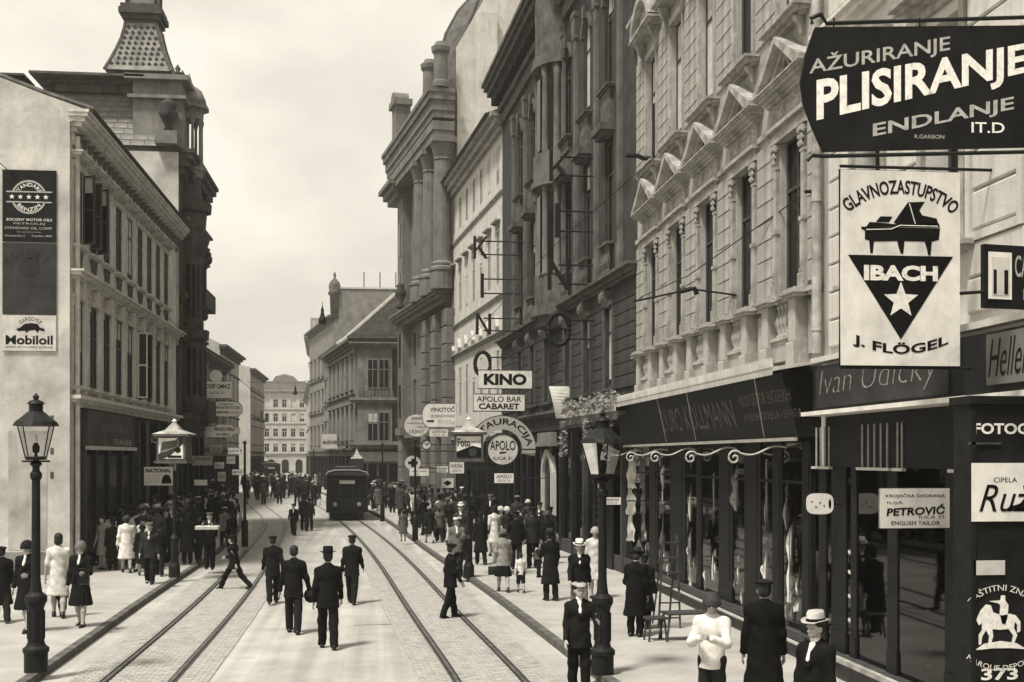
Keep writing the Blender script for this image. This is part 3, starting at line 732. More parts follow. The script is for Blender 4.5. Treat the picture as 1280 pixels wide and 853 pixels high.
# ---------------- hanging signs on R0 (face the camera: perpendicular to the front)
def hsign(name, label, px0, py0, px1, py1, Y, m_board, m_frame=None, cat='sign', rot=0, shape=None, th=.05, group=None, wall=XR, frame=.03, arms=(.15, .85), armside=1):
    x0, z1 = XZ(px0, py0, Y); x1, z0 = XZ(px1, py1, Y); w_, h_ = x1-x0, z1-z0
    t = thing(name, label, cat, (x0, Y, z0), rot, group)
    mb = MB()
    if shape is None: mb.box(0, w_, 0, th, 0, h_)
    else: mb.prism([(p[0]*w_, p[1]*h_) for p in shape], 0, th)
    b = mb.build('board', m_board, t)
    if m_frame:
        fm = MB(); pts = [(0, 0), (1, 0), (1, 1), (0, 1)] if shape is None else shape
        P = [(p[0]*w_, th/2, p[1]*h_) for p in pts]; fm.tube(P, frame*.6, 4, True); fm.build('frame', m_frame, t)
    if wall is not None:
        for a in arms:
            z = h_*a
            am = MB()
            if armside > 0: am.tube([(0 if a > 1 or a < 0 else w_*.98, th/2, z), (wall-x0+.05, th/2, z)], .018, 6)
            else: am.tube([(w_ if a > 1 or a < 0 else w_*.02, th/2, z), (wall-x0-.05, th/2, z)], .018, 6)
            am.build('bracket_arm', M_iron, t)
    return t, b, w_, h_
# PLISIRANJE
sx = [(0, .5), (.04, .25), (.12, 0), (1, .03), (1, .97), (.1, 1), (.02, .75)]
t, b, w_, h_ = hsign('pleating_shop_sign', 'large black board with slanting white letters hung highest at the right edge', 1001, 22, 1290, 197, 11.25, M_black, None, rot=R(-3), shape=[(.0, .52), (.012, .36), (.05, .18), (.095, .0), (1, .06), (1, .98), (.06, .93), (.02, .72)], wall=None)
def wp(x0, x1, za, zb, sl):   # slanted band: letters grow to the right
    def f(x, z):
        k = (x-x0)/(x1-x0); return x, za+z*(1+.28*k)+sl*k
    return f
def wband(txt, ax0, ax1, z0, hh, grow, rise, m, bold):
    x0, x1 = ax0*w_, ax1*w_
    def f(x, z):
        k = (x-x0)/(x1-x0); return x, h_*(z0+z*hh*(1+grow*k)+rise*k)
    letters(txt, x0, x1, 0, 1, m, b, bold=bold, warp=f)
wband('AŽURIRANJE', .035, .625, .545, .165, .0, .2, M_ltrg, .012)
wband('PLISIRANJE', .065, .955, .135, .40, -.27, .42, M_ltr, .03)
wband('ENDLANJE', .30, .895, .085, .125, .0, .225, M_ltrg, .02)
letters('IT.D', .715*w_, .855*w_, .155*h_, .235*h_, M_ltr, b, bold=.01)
letters('R.GARBON', .475*w_, .60*w_, .105*h_, .135*h_, M_ltrg, b)
MB().tube([(w_*.085, .02, h_*1.035), (w_*.045, .02, h_*1.0), (w_*.05, .02, h_*.96)], .022, 6).tube([(w_*.085, .02, h_*1.035), (w_*.11, .02, h_*.965), (w_*1.02, .02, h_*1.05), (w_*1.1, .02, h_*1.06)], .02, 6).build('bracket_arm', M_iron, t)
MB().tube([(w_*.03, .02, -h_*.07), (w_*.05, .02, -h_*.03), (w_*.1, .02, -h_*.035), (w_*1.1, .02, h_*.03)], .02, 6).build('bracket_arm', M_iron, t)
for k in (.14, .5, .95):
    MB().tube([(w_*k, .02, h_*(1.0+k*.05)), (w_*k, .02, h_*.92)], .01, 5).build('hanger', M_iron, t)
# IBACH
t, b, w_, h_ = hsign('piano_shop_sign', 'tall white board with a black grand piano and triangle hung below the black board', 1051, 212, 1200, 458, 12.75, M_enamel, M_black, arms=(1.02, -.01), frame=.03)
def S(p): return (p[0]*w_, p[1]*h_)
flat([S(p) for p in ((.06, .565), (.94, .565), (.5, .135))], 0).build('triangle', M_ink, b)
letters('IBACH', .19*w_, .81*w_, .435*h_, .515*h_, M_ltr, b, y=-.009, bold=.05)
flat(star(.5*w_, .335*h_, .15*w_, 0), -.005).build('star', M_ltr, b)
letters('GLAVNOZASTUPSTVO', -.47*w_, .47*w_, 0, .072*h_, M_ink, b, bold=.022, warp=arc(.5*w_, .455*h_, .427*h_))
letters('J. FLÖGEL', -.4*w_, .4*w_, -.075*h_, .0, M_ink, b, bold=.03, warp=lambda x, z: (.5*w_+x, .045*h_+(z+.075*h_)+.10*h_*(x/(.4*w_))**2*.55))
piano = [(.17, .70), (.20, .69), (.20, .645), (.235, .64), (.245, .575), (.265, .575), (.275, .635), (.47, .64), (.485, .60), (.50, .575), (.52, .575), (.53, .64), (.70, .64), (.72, .6), (.73, .57), (.75, .57), (.76, .64), (.82, .65), (.83, .71), (.17, .71)]
flat([S(p) for p in piano], 0).build('piano_body', M_ink, b)
flat([S(p) for p in ((.21, .71), (.83, .715), (.82, .735), (.48, .725), (.24, .735))], 0).build('piano_rim', M_ink, b)
flat([S(p) for p in ((.44, .735), (.56, .84), (.70, .845), (.655, .80), (.68, .775), (.80, .76), (.815, .735), (.80, .722), (.48, .722))], 0).build('piano_lid', M_ink, b)
MB().tube([(.57*w_, -.008, .835*h_), (.62*w_, -.008, .73*h_)], .006, 4).build('lid_prop', M_ltr, b)
MB().tube([(.21*w_, -.008, .695*h_), (.42*w_, -.008, .70*h_), (.49*w_, -.008, .72*h_), (.81*w_, -.008, .72*h_)], .005, 4).build('piano_line', M_ltr, b)
flat([S(p) for p in ((.29, .735), (.33, .765), (.43, .765), (.40, .735))], 0).build('music_desk', M_ink, b)
# upper right small hanging sign
t, b, w_, h_ = hsign('picture_shop_sign', 'black hanging board with a framed white picture at the right edge', 1230, 305, 1330, 386, 10.9, M_black, None, rot=R(10), wall=None)
MB().box(.06*w_, .38*w_, -.01, 0, .14*h_, .88*h_).build('picture_frame', M_enamel, b); MB().box(.1*w_, .34*w_, -.014, -.01, .2*h_, .8*h_).build('picture', M_enamelg, b)
MB().box(.12*w_, .16*w_, -.018, -.014, .22*h_, .6*h_).box(.27*w_, .32*w_, -.018, -.014, .22*h_, .6*h_).build('picture_figure', M_ink, b)
letters('CAMERA', .43*w_, .97*w_, .5*h_, .85*h_, M_ltrg, b, bold=.01); letters('KINO', .55*w_, .95*w_, .14*h_, .32*h_, M_ltrg, b)
x0_, z0_ = XZ(1198, 365, 12.6)
MB().tube([(-.22, .06, .22*h_), (.0, .02, .25*h_), (1.4, .02, .25*h_)], .018, 6).build('bracket_arm', M_iron, t)
# tailor sign
t, b, w_, h_ = hsign('tailor_sign', 'small white tailor sign with black lettering hung over the shop window', 1101, 611, 1187, 660, 12.95, M_enamel, M_iron, frame=.02, arms=(.95,))
letters('KROJAČKA DVORANA', .07*w_, .93*w_, .76*h_, .88*h_, M_ink, b, bold=.01); letters('ILIJA', .09*w_, .32*w_, .6*h_, .68*h_, M_ink, b)
letters('PETROVIĆ', .08*w_, .93*w_, .3*h_, .56*h_, M_ink, b, bold=.03, shear=.1, warp=lambda x, z: (x, z+.06*h_*x/w_))
letters('ILICA 35', .55*w_, .92*w_, .24*h_, .32*h_, M_ink, b); letters('ENGLISH TAILOR', .15*w_, .86*w_, .08*h_, .18*h_, M_ink, b, bold=.01)
# oval plate on the house boundary
t, b, w_, h_ = hsign('oval_plate', 'blank white oval plate on the pillar between cloth shop and tailor', 1008, 617, 1042, 643, 17.1, M_enamel, M_iron, frame=.02, shape=[(.5+.5*math.copysign(abs(math.cos(a))**.6, math.cos(a)), .5+.5*math.copysign(abs(math.sin(a))**.6, math.sin(a))) for a in [2*math.pi*i/24 for i in range(24)]], arms=(.5,))
for (a, c) in ((.2, .6), (.35, .35), (.5, .55), (.65, .4)): flat(circ(a*w_, c*h_, .012), 0).build('screw', M_ink, b)
flat(circ(.86*w_, .5*h_, .02, .07), 0).build('eyelet', M_ink, b)
# display cabinet at the right edge
Yc = 11.3; xc0, _ = XZ(1213, 700, Yc); t = thing('display_cabinet', 'dark wooden display cabinet with white signs at the lower right edge', 'display cabinet', (xc0, Yc, KH))
cw = XR-xc0; cab = MB(); cab.box(0, cw, .0, .35, 0, 3.75); cab.box(-.03, cw, -.04, .39, 3.75, 3.83); cab.box(-.02, cw, -.03, .37, 0, .18)
cab.box(0.0, .05, -.02, 0, .2, 3.7); cb = cab.build('cabinet_case', M_wood, t)
def cz_(py): return XZ(1213, py, Yc)[1]-KH
def cx_(px): return XZ(px, 500, Yc)[0]-xc0
letters('FOTOGRAFIJA', cx_(1217), cx_(1345), cz_(547), cz_(529), M_ltr, cb, y=-.008, bold=.03)
MB().box(cx_(1210), cx_(1250), -.02, 0, cz_(556), cz_(553)).build('trim_strip', M_wood2, cb)
rz_ = MB().box(0, cx_(1330), -.03, -.005, cz_(652), cz_(579)).build('name_board', M_enamel, t)
letters('CIPELA', cx_(1240), cx_(1269), cz_(603), cz_(597), M_ink, rz_, y=-.034)
letters('Ruža', cx_(1222), cx_(1300), cz_(640), cz_(606), M_ink, rz_, y=-.034, bold=.0, shear=.35)
flat([(cx_(p), cz_(q)) for p, q in ((1256, 640), (1262, 633), (1280, 628), (1292, 632), (1290, 641), (1270, 638))], -.03).build('shoe_picture', M_ink, rz_)
MB().box(cx_(1216), cx_(1255), -.02, -.005, cz_(719), cz_(701)).build('blank_plate', M_enamelg, t)
# rider emblem
ecx, ecz = cx_(1251), cz_(788)
k = cx_(1280)-cx_(1279)
hs = [(1223, 806), (1223, 794), (1227, 788), (1227, 779), (1223, 782), (1220, 775), (1225, 764), (1232, 756), (1238, 757), (1241, 766), (1252, 770), (1262, 768), (1269, 770), (1275, 778), (1275, 790), (1271, 792), (1271, 782), (1268, 778), (1267, 786), (1271, 795), (1267, 806), (1264, 805), (1266, 795), (1260, 787), (1250, 788), (1240, 787), (1241, 796), (1238, 806), (1235, 805), (1236, 796), (1232, 788), (1227, 797), (1226, 806)]
em = flat([(cx_(p), cz_(q)) for p, q in hs], -.005).build('horse_emblem', M_ltr, cb)
flat([(cx_(p), cz_(q)) for p, q in ((1249, 768), (1250, 758), (1248, 755), (1236, 752), (1250, 751), (1251, 745), (1256, 745), (1256, 751), (1260, 757), (1259, 772), (1256, 782), (1252, 780))], -.005).build('rider_emblem', M_ltr, cb)
flat([(cx_(p), cz_(q)) for p, q in ((1218, 813), (1230, 805), (1251, 802), (1270, 805), (1283, 813), (1262, 811), (1240, 811))], -.006).build('base_emblem', M_ltr, cb)
rr = (cx_(1290)-cx_(1212))/2*1.05
letters('ZAŠTITNI ZNAK', -rr*1.02, rr*1.02, 0, 9*k, M_ltr, cb, y=-.008, bold=.0, warp=arc(ecx, cz_(792), 50*k))
letters('MARQUE DEPOSÉE', -rr*1.02, rr*1.02, -9*k, 0, M_ltr, cb, y=-.008, warp=arc(ecx, cz_(765), 62*k, False))
letters('373', cx_(1226), cx_(1272), cz_(851), cz_(836), M_ltr, cb, y=-.008, bold=.03)

# ---------------- R2: dark Apolo building
EV = lambda p, vp, px: None
def nextpt(P, vp, px):      # from P along the direction whose vanishing point is vp to the ray at px
    d = ray(vp, HY); d.z = 0; r = ray(px, HY)
    M = np.array([[d.x, -r.x], [d.y, -r.y]]); a, t = np.linalg.solve(M, [-P[0], -P[1]]); return (P[0]+d.x*a, P[1]+d.y*a)
P2 = nextpt(P1, 385, 628)
f2 = Fac('picture_house', 'soot-dark picture house with tall arched windows and a rounded bay', P2, (P1[0], P1[1]+.02))
r2 = f2.root; L2_ = f2.L
c2 = [f2.u(p) for p in (638, 652, 669, 724, 750, 780)]
spn = (c2[5]-c2[3])/2; cm = f2.u(697)
c2 = [cm-1.9-spn*1.0*2.0, cm-1.9-spn*1.0, cm-1.9, cm+1.75, cm+1.75+spn, cm+1.75+2*spn]
c2 = [c for c in c2 if .5 < c < L2_-.5]
print('R2', L2_, c2, spn, cm, P2)
ops = [(c-.48, c+.48, 5.4, 7.75) for c in c2]+[(c-.5, c+.5, 9.6, 12.6) for c in c2]+[(c-.5, c+.5, 14.2, 17.2) for c in c2]+[(.3, L2_-.2, 0, 4.3)]
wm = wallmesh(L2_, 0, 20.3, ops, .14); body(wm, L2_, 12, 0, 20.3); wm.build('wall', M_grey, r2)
for c in c2:
    window(r2, c, 5.4, .96, 2.35, .09, M_framed); window(r2, c, 9.6, 1.0, 3.0, .09, M_framed); window(r2, c, 14.2, 1.0, 3.0, .09, M_framed)
    def keyst():
        mb = MB(); mb.box(-.6, -.48, -.06, 0, 5.3, 7.75); mb.box(.48, .6, -.06, 0, 5.3, 7.75); mb.box(-.66, .66, -.08, 0, 7.75, 7.9)
        mb.prism([(-.14, 7.7), (.14, 7.7), (.2, 8.2), (-.2, 8.2)], -.22, 0); mb.lathe([(.0, 7.78), (.1, 7.82), (.13, 7.95), (.1, 8.1), (0, 8.16)], 8, (0, -.22)); mould(mb, -.6, .6, 5.2, [(.06, .12), (.06, .18)]); return mb
    part('keystone_surround', 'key2', keyst, M_greyt, r2, (c, 0, 0))
    def apron():
        mb = MB(); mb.box(-.55, .55, -.12, 0, 13.1, 14.05); mould(mb, -.55, .55, 14.0, [(.06, .18), (.06, .25)])
        mb.box(-.6, .6, -.42, 0, 12.78, 12.98); mb.box(-.5, .5, -.3, 0, 12.66, 12.78); mb.box(-.58, .58, -.2, 0, 12.98, 13.1); return mb
    part('apron', 'apr2', apron, M_greyt, r2, (c, 0, 0))
    def arc2():
        mb = MB(); n = 12
        for s in (-1, 1):
            poly = [(s*.5, 17.2), (s*.5, 16.7)]+[(s*.5*math.cos(a), 16.7+.5*math.sin(a)) for a in [math.pi/2*i/6 for i in range(1, 7)]]
            mb.prism(poly, .0, .12)
        ringmb(0, 16.7, .5, .66, -.08, 0, 12, 0, 180, mb); mb.prism([(-.09, 17.15), (.09, 17.15), (.14, 17.55), (-.14, 17.55)], -.16, 0); return mb
    part('window_arch', 'arc2', arc2, M_greyt, r2, (c, 0, 0))
    def bal2():
        mb = MB(); mb.box(-.55, .55, -.22, 0, 9.5, 9.58); mb.box(-.55, .55, -.22, 0, 8.62, 8.7)
        for k in range(5): mb.lathe([(.05, 8.7), (.03, 8.8), (.07, 8.98), (.03, 9.3), (.05, 9.5)], 6, (-.44+.22*k, -.12))
        return mb
    part('balustrade', 'bb2', bal2, M_greyt, r2, (c, 0, 0))
# pilasters between windows
pc = sorted([c-spn/2 for c in c2[:3]]+[cm-1.2, cm+1.2]+[c+spn/2 for c in c2[-3:]])
for u in pc:
    if not (.15 < u < L2_-.1): continue
    def pil2():
        mb = MB(); mb.bevbox(-.2, .2, -.22, 0, 8.6, 9.4, .03); mb.box(-.15, .15, -.17, 0, 9.4, 17.0); mb.box(-.09, .09, -.2, -.17, 9.8, 16.6)
        mb.box(-.2, .2, -.24, 0, 17.0, 17.1); mb.prism([(-.15, 17.1), (.15, 17.1), (.24, 17.7), (-.24, 17.7)], -.26, 0); mb.box(-.26, .26, -.3, 0, 17.7, 17.85); return mb
    part('giant_pilaster', 'pil2', lambda: pil2().xf(Matrix.Diagonal((1, .6, 1, 1))), mat('worn_pilaster', .12, var=.3, streak=.4), r2, (u, 0, 0))
def blk2(w_): return cached(('blk2', round(w_, 2)), lambda: MB().bevbox(.004, w_-.004, -.05, 0, .012, .348, .02).mesh('stone_block', M_grey))
xs = [0.02]+[v for c in c2 for v in (c-.66, c+.66)]+[L2_]
for a, b in zip(xs[0::2], xs[1::2]):
    if b-a > .2:
        for k in range(8): inst('stone_block', blk2(round(b-a, 2)), r2, (a, 0, 5.25+k*.35))
cs = MB(); mould(cs, 0, cm-1.35, 8.25, [(.1, .12), (.14, .2), (.08, .34)]); mould(cs, cm+1.35, L2_, 8.25, [(.1, .12), (.14, .2), (.08, .34)])
cs.build('string_course', M_greyt, r2)
for z_c, pr_ in ((18.3, [(.5, .12), (.3, .25)]), (19.5, [(.2, .4), (.25, .65), (.2, .8), (.15, .9)]), (4.8, [(.1, .1), (.1, .2)])):
    cs = MB(); mould(cs, 0, L2_, z_c, pr_); cs.build('cornice', M_greyt, r2)
for u in np.arange(.3, L2_-.2, .55): part('modillion', 'modi', lambda: MB().box(-.09, .09, -.55, 0, 19.15, 19.5), M_grey, r2, (float(u), 0, 0))
# rounded bay
def halfcyl(r, z0, z1, n=14, ry=None, mb=None):
    mb = mb or MB(); ry = ry or r; P = [(r*math.cos(math.pi+math.pi*i/n), ry*math.sin(math.pi+math.pi*i/n)) for i in range(n+1)]
    return mb.prism(P, z0, z1, 'z')
bay = MB(); halfcyl(1.25, 8.6, 9.6, ry=.8, mb=bay); halfcyl(1.22, 17.3, 19.4, ry=.78, mb=bay); halfcyl(1.05, 9.6, 17.3, ry=.6, mb=bay); halfcyl(1.32, 8.25, 8.62, ry=.95, mb=bay); halfcyl(1.1, 7.9, 8.25, ry=.75, mb=bay)
bay.build('rounded_bay', M_greyt, r2, loc=(cm, 0, 0))
cap_ = MB(); halfcyl(1.34, 16.9, 17.05, ry=.92, mb=cap_); halfcyl(1.3, 17.05, 17.3, ry=.86, mb=cap_); halfcyl(1.35, 12.75, 12.95, ry=.92, mb=cap_); halfcyl(1.28, 12.95, 13.9, ry=.84, mb=cap_)
cap_.build('bay_band', mat('worn_pilaster', .12), r2, loc=(cm, 0, 0))
for a in (200, 235, 305, 340):
    t_ = R(a); x, y = 1.12*math.cos(t_), .68*math.sin(t_)
    m_ = MB(); m_.lathe([(.16, 9.6), (.16, 9.75), (.13, 9.8), (.12, 12.6), (.17, 12.75), (.14, 13.9), (.12, 16.5), (.18, 16.9)], 8, (x, y)); m_.build('bay_column', mat('worn_pilaster', .12), r2, True, loc=(cm, 0, 0))
for a in (218, 270, 322):
    t_ = R(a); x, y = 1.08*math.cos(t_), .63*math.sin(t_); an = math.atan2(-1.08*math.cos(t_)*.63/1.08, 1)
    for z0, h in ((9.7, 2.8), (14.1, 2.5)):
        o = MB().box(-.27, .27, -.05, .02, 0, h).build('bay_window', M_pane, r2, loc=(cm+x, y, z0)); o.rotation_euler[2] = math.atan2(math.cos(t_)/1.08, -math.sin(t_)/.63)
# arched shop portal, garland canopy, banners on R2
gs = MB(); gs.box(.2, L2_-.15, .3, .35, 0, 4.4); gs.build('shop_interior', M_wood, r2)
k = 0
rs = random.Random(21)
u = .4
while u < L2_-.6:
    wd = rs.uniform(.18, .4); m_ = MB().box(u, u+wd, -.12, .3, .1, 4.2).build('shop_pillar', M_wood if rs.random() < .7 else M_wood2, r2)
    b_ = rs.uniform(.9, 1.6)
    MB().box(u+wd, min(u+wd+b_, L2_-.2), .02, .03, .5, 3.4).build('shop_glass', M_glass, r2)
    MB().box(u+wd, min(u+wd+b_, L2_-.2), -.1, .1, .1, .55).build('stall_riser', M_wood2, r2)
    u += wd+b_
ub = f2.u(760)
# display boards of small goods near px 745-775
db = MB(); u0, u1 = f2.u(755), f2.u(772)
st_ = thing('goods_rack', 'tall rack of small dark and pale goods standing by the arched doorway', 'rack', f2.world(u0-.05, -.16, .12), f2.rz)
MB().box(0, u1-u0, 0, .06, 0, 2.6).build('backboard', M_wood, st_)
for i in range(9):
    for j in range(2):
        part('shoe', 'shoegood', lambda: MB().lathe([(.0, 0), (.07, .01), (.08, .05), (.05, .09), (0, .1)], 8, sy=.5), M_cloth if (i+j) % 3 else M_shoe, st_, (.2+.35*j, -.06, .5+i*.2))
MB().box(.05, .75, -.03, 0, 2.3, 2.55).build('card', M_enamelg, st_)
cz0 = f2.z(740, 520, .6)
can = MB(); ua, ubb = f2.u(712, .8), f2.u(775, .8)
can.box(ua, ubb, -.9, 0, cz0-.1, cz0); can.box(ua, ubb, -.92, -.86, cz0-.22, cz0)
can.build('canopy', M_greyt, r2)
cr_ = MB()
for i in range(int((ubb-ua)/.12)): cr_.prism([(ua+i*.12, cz0), (ua+i*.12+.05, cz0+.2), (ua+i*.12+.1, cz0)], -.92, -.9)
o_ = cr_.build('cresting', M_zinc, r2); o_['kind'] = 'stuff'
gl = MB(); rg = random.Random(9)
def leafball(mb, x, y, z, s): 
    a, b_ = rg.uniform(0, 6.3), rg.uniform(-1, 1)
    d = Vector((math.cos(a), math.sin(a), b_)).normalized()*s; e = d.cross(Vector((rg.random(), rg.random(), rg.random()))).normalized()*s*.55
    p = Vector((x, y, z)); mb.add([p-d, p+e, p+d, p-e], [(0, 1, 2, 3)])
for i in range(900):
    t = rg.random(); leafball(gl, ua+(ubb-ua)*t, -.9+rg.uniform(-.18, .18), cz0+.25+.1*math.sin(t*20)+rg.uniform(-.15, .2), .07)
for u_ in (ua-.2, (ua+ubb)*.5, ua+.9*(ubb-ua)):
    for i in range(220): leafball(gl, u_+rg.uniform(-.13, .13), -.95+rg.uniform(-.1, .1), cz0-.1-1.1*rg.random(), .07)
go = gl.build('garland', mat('garland_leaf_pale', .22, var=.8, scale=9), None); go.location = r2.location; go.rotation_euler = r2.rotation_euler
tag(go, 'leafy garland heaped along the little canopy behind the street lamp', 'garland')
x_, z_ = XZ(686, 483, 40); bw_ = XZ(711, 483, 40)[0]-x_; zb = XZ(700, 523, 40)[1]
bn = MB(); n = 10
for i in range(n+1):
    t = i/n; xx = .35*t*bw_; bn.v += [(xx, -.1*math.sin(t*3), -(z_-zb)*t), (xx+bw_, -.05*math.sin(t*4+1), -(z_-zb)*t*1.02)]
    if i: bn.f.append((2*i-2, 2*i-1, 2*i+1, 2*i))
bo = bn.build('cloth_banner', M_enamel, None, loc=(x_, 40, z_)); tag(bo, 'slanting white cloth banner hanging beneath the dark round bay', 'banner')
# arched portal glass near px 660-700
pa = thing('arched_doorway', 'arched glass doorway with pale rim below the garland', 'doorway', f2.world(f2.u(690), -.1, .12), f2.rz)
mb = MB(); ringmb(0, 2.5, .75, 1.0, -.12, .05, 16, 0, 180, mb); mb.box(-1.0, -.75, -.12, .05, 0, 2.5); mb.box(.75, 1.0, -.12, .05, 0, 2.5); mb.build('arch_frame', M_zinc, pa)
MB().prism([(-.75, 0), (.75, 0), (.75, 2.5)]+circ(0, 2.5, .75, None, 12, 0, 180)[1:], -.02, 0).build('door_pane', M_pane, pa)
fx = MB(); fx.box(-1.3, 1.5, -.3, 0, 3.6, 3.75); fx.box(-1.3, 1.3, -.2, 0, 3.75, 4.1); fx.build('lintel', M_mid, pa)

# ---------------- R3: white building
P3 = nextpt(P2, 330, 564)
f3 = Fac('white_house', 'bright white narrow-windowed house between the picture house and the columned house', P3, (P2[0], P2[1]+.02))
r3 = f3.root; L3_ = f3.L
print('R3', L3_, P3)
H3 = 18.9
n3 = 7; c3 = [L3_*(i+.5)/n3 for i in range(n3)]
ops = [(c-.4, c+.4, z, z+h) for c in c3 for z, h in ((5.6, 2.7), (11.3, 2.5), (15.9, 1.8))]+[(.3, L3_-.3, 0, 4.1)]
wm = wallmesh(L3_, 0, H3, ops, .04); body(wm, L3_, 9, 0, H3); wm.build('wall', M_white, r3)
for c in c3:
    for z, h in ((5.6, 2.7), (11.3, 2.5), (15.9, 1.8)): window(r3, c, z, .8, h, .0, M_frame, panes=False, fw=.04)
    def hood3(): mb = MB(); mould(mb, -.48, .48, 14.1, [(.06, .12), (.08, .24)]); mb.box(-.4, .4, -.05, 0, 13.9, 14.1); return mb
    part('window_hood', 'hd3', hood3, M_trim, r3, (c, 0, 0))
    def bloom(): return MB().prism([(-.3, 9.35), (0, 9.85), (.3, 9.35), (.16, 9.15), (-.16, 9.15)], -.16, 0)
    part('plaster_ornament', 'bl3', bloom, M_zinc, r3, (c, 0, 0))
for z_c, pr_ in ((8.9, [(.1, .1), (.08, .2)]), (10.6, [(.1, .08), (.06, .12)]), (15.3, [(.1, .06), (.08, .1)]), (4.2, [(.1, .1), (.08, .2)]), (H3-.8, [(.3, .2), (.3, .4), (.2, .6)])):
    cs = MB(); mould(cs, 0, L3_, z_c, pr_); cs.build('cornice', M_trim, r3)
rf = MB().prism([(-.8, H3), (9, H3+3.6), (9, H3)], 0, L3_, 'x').build('roof', M_roofd, r3)
MB().box(.2, L3_-.2, .35, .4, 0, 4.2).build('shop_interior', M_wood, r3)
for i in range(6):
    u = .4+i*(L3_-.8)/5; MB().box(u-.15, u+.15, -.1, .3, .1, 4.1).build('shop_pillar', M_wood, r3)
# ---------------- R4: columned house
P4 = nextpt(P3, 225, 507)
f4 = Fac('columned_house', 'tall limestone house with giant round columns and a domed roof', P4, (P3[0], P3[1]+.02))
r4 = f4.root; L4_ = f4.L
print('R4', L4_, P4)
H4 = 24.6
zz = lambda px, py, out=0: f4.z(px, py, out)
wm = wallmesh(L4_, 0, H4, [(u-.45, u+.45, z, z+h) for u in (L4_*.23, L4_*.5, L4_*.77) for z, h in ((5.5, 3), (9.4, 2.2), (14.4, 2.6), (18.2, 2.4))]+[(1, L4_-1, 0, 4)], .4)
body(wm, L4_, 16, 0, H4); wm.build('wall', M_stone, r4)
for u in (L4_*.23, L4_*.5, L4_*.77):
    for z, h in ((5.5, 3), (9.4, 2.2), (14.4, 2.6), (18.2, 2.4)): window(r4, u, z, .9, h, .35, M_framed, panes=False)
# firewall rising above R3's roof, facing the camera
sw = MB(); sw.prism([(.3, 0), (16, 0), (16, 36), (6, 33), (2.2, 30.4), (.3, 27.0)], L4_, L4_+.25, 'x'); sw.build('firewall', M_white, r4)
ch = MB().box(L4_+.25, L4_+.6, 1.5, 2.6, 16, 29); ch.build('chimney_breast', M_white, r4)
colu = [f4.u(p, .65) for p in (527, 539, 553)]
def gcol():
    mb = MB(); mb.lathe([(.72, 12.9), (.72, 13.9), (.78, 13.95), (.78, 14.1), (.6, 14.2), (.64, 14.35), (.54, 14.5), (.53, 17), (.48, 20.2), (.54, 20.3), (.48, 20.4), (.58, 20.8), (.7, 21.2)], 16)
    mb.box(-.72, .72, -.72, .72, 21.2, 21.5); return mb
for u in colu: part('giant_column', 'gc', gcol, M_stone, r4, (u, -.65, 0), smooth=False)
for u in colu+[.9]:
    def lp():
        mb = MB(); mb.box(-.75, .75, -.75, 0, .3, 1.6)
        for k in range(10): mb.bevbox(-.62, .62, -.6, 0, 1.62+k*1.02, 2.6+k*1.02, .05)
        return mb
    part('rusticated_pilaster', 'lp4', lp, M_stone, r4, (u, 0, 0))
def blk4(): return MB().bevbox(0, 1, -.06, 0, .02, .56, .03)
for a_, b_, z_c, pr_ in ((0, L4_, 12.2, [(.3, .6), (.2, .85), (.2, 1.0), (.12, 1.1)]), (0, L4_, 21.5, [(.5, 1.15), (.5, 1.25)]), (0, L4_, 22.7, [(.4, 1.2), (.6, 1.3), (.4, 1.45), (.25, 1.55)]), (0, L4_, 4.4, [(.2, .3), (.2, .5)]), (-1.0, 1.6, 20.9, [(.4, 1.0), (.4, 1.3), (.3, 1.6)])):
    cs = MB(); mould(cs, a_, b_, z_c, pr_); cs.build('cornice', M_stone, r4)
for u in colu[1:]: MB().lathe([(.5, 24.4), (.5, 24.7), (.42, 24.8), (.4, 26.3), (.52, 26.45), (.56, 26.7), (.4, 26.8), (.3, 27.0), (0, 27.1)], 14, (u, -.75)).build('attic_drum', M_stone, r4)
MB().box(.3, 1.9, -1.0, 0, 24.4, 27.2).box(.1, 2.1, -1.2, .1, 27.2, 27.6).prism(circ(1.1, 27.6, .8, .6, 12, 0, 180), -1.1, -.1).build('corner_attic', M_stone, r4)
lowb = MB(); lowb.box(.1, 2.2, -.75, 0, 4.8, 5.3); lowb.box(.2, 2.1, -.6, 0, 5.3, 21); lowb.build('corner_projection', M_stone, r4)
for z in (6, 9.5, 13.6, 17): MB().box(.8, 1.5, -.64, -.58, z, z+2.2).build('corner_window', M_pane, r4)
dm = MB(); c_ = (L4_-5.0, 5.0)
prof = [(5.0, 24.6), (5.1, 26.0), (4.9, 27.6), (4.4, 29.3), (3.6, 30.8), (2.6, 32.0), (1.5, 32.8), (1.5, 33.6), (0, 33.8)]
dm.lathe(prof, 20, c_); dm.build('dome', M_roofd, r4, smooth=False)
for a in range(0, 360, 30):
    t_ = R(a+9); MB().tube([(c_[0]+r_*1.01*math.cos(t_), c_[1]+r_*1.01*math.sin(t_), z) for r_, z in prof[:-2]], .09, 5).build('dome_rib', M_greyt, r4)
urn = MB().lathe([(.25, 11.9), (.3, 12.1), (.12, 12.3), (.35, 12.8), (.4, 13.1), (.2, 13.3), (.3, 13.45), (0, 13.7)], 12); urn.build('urn', M_grey, r4, True, loc=(3.0, -.9, 1.3))
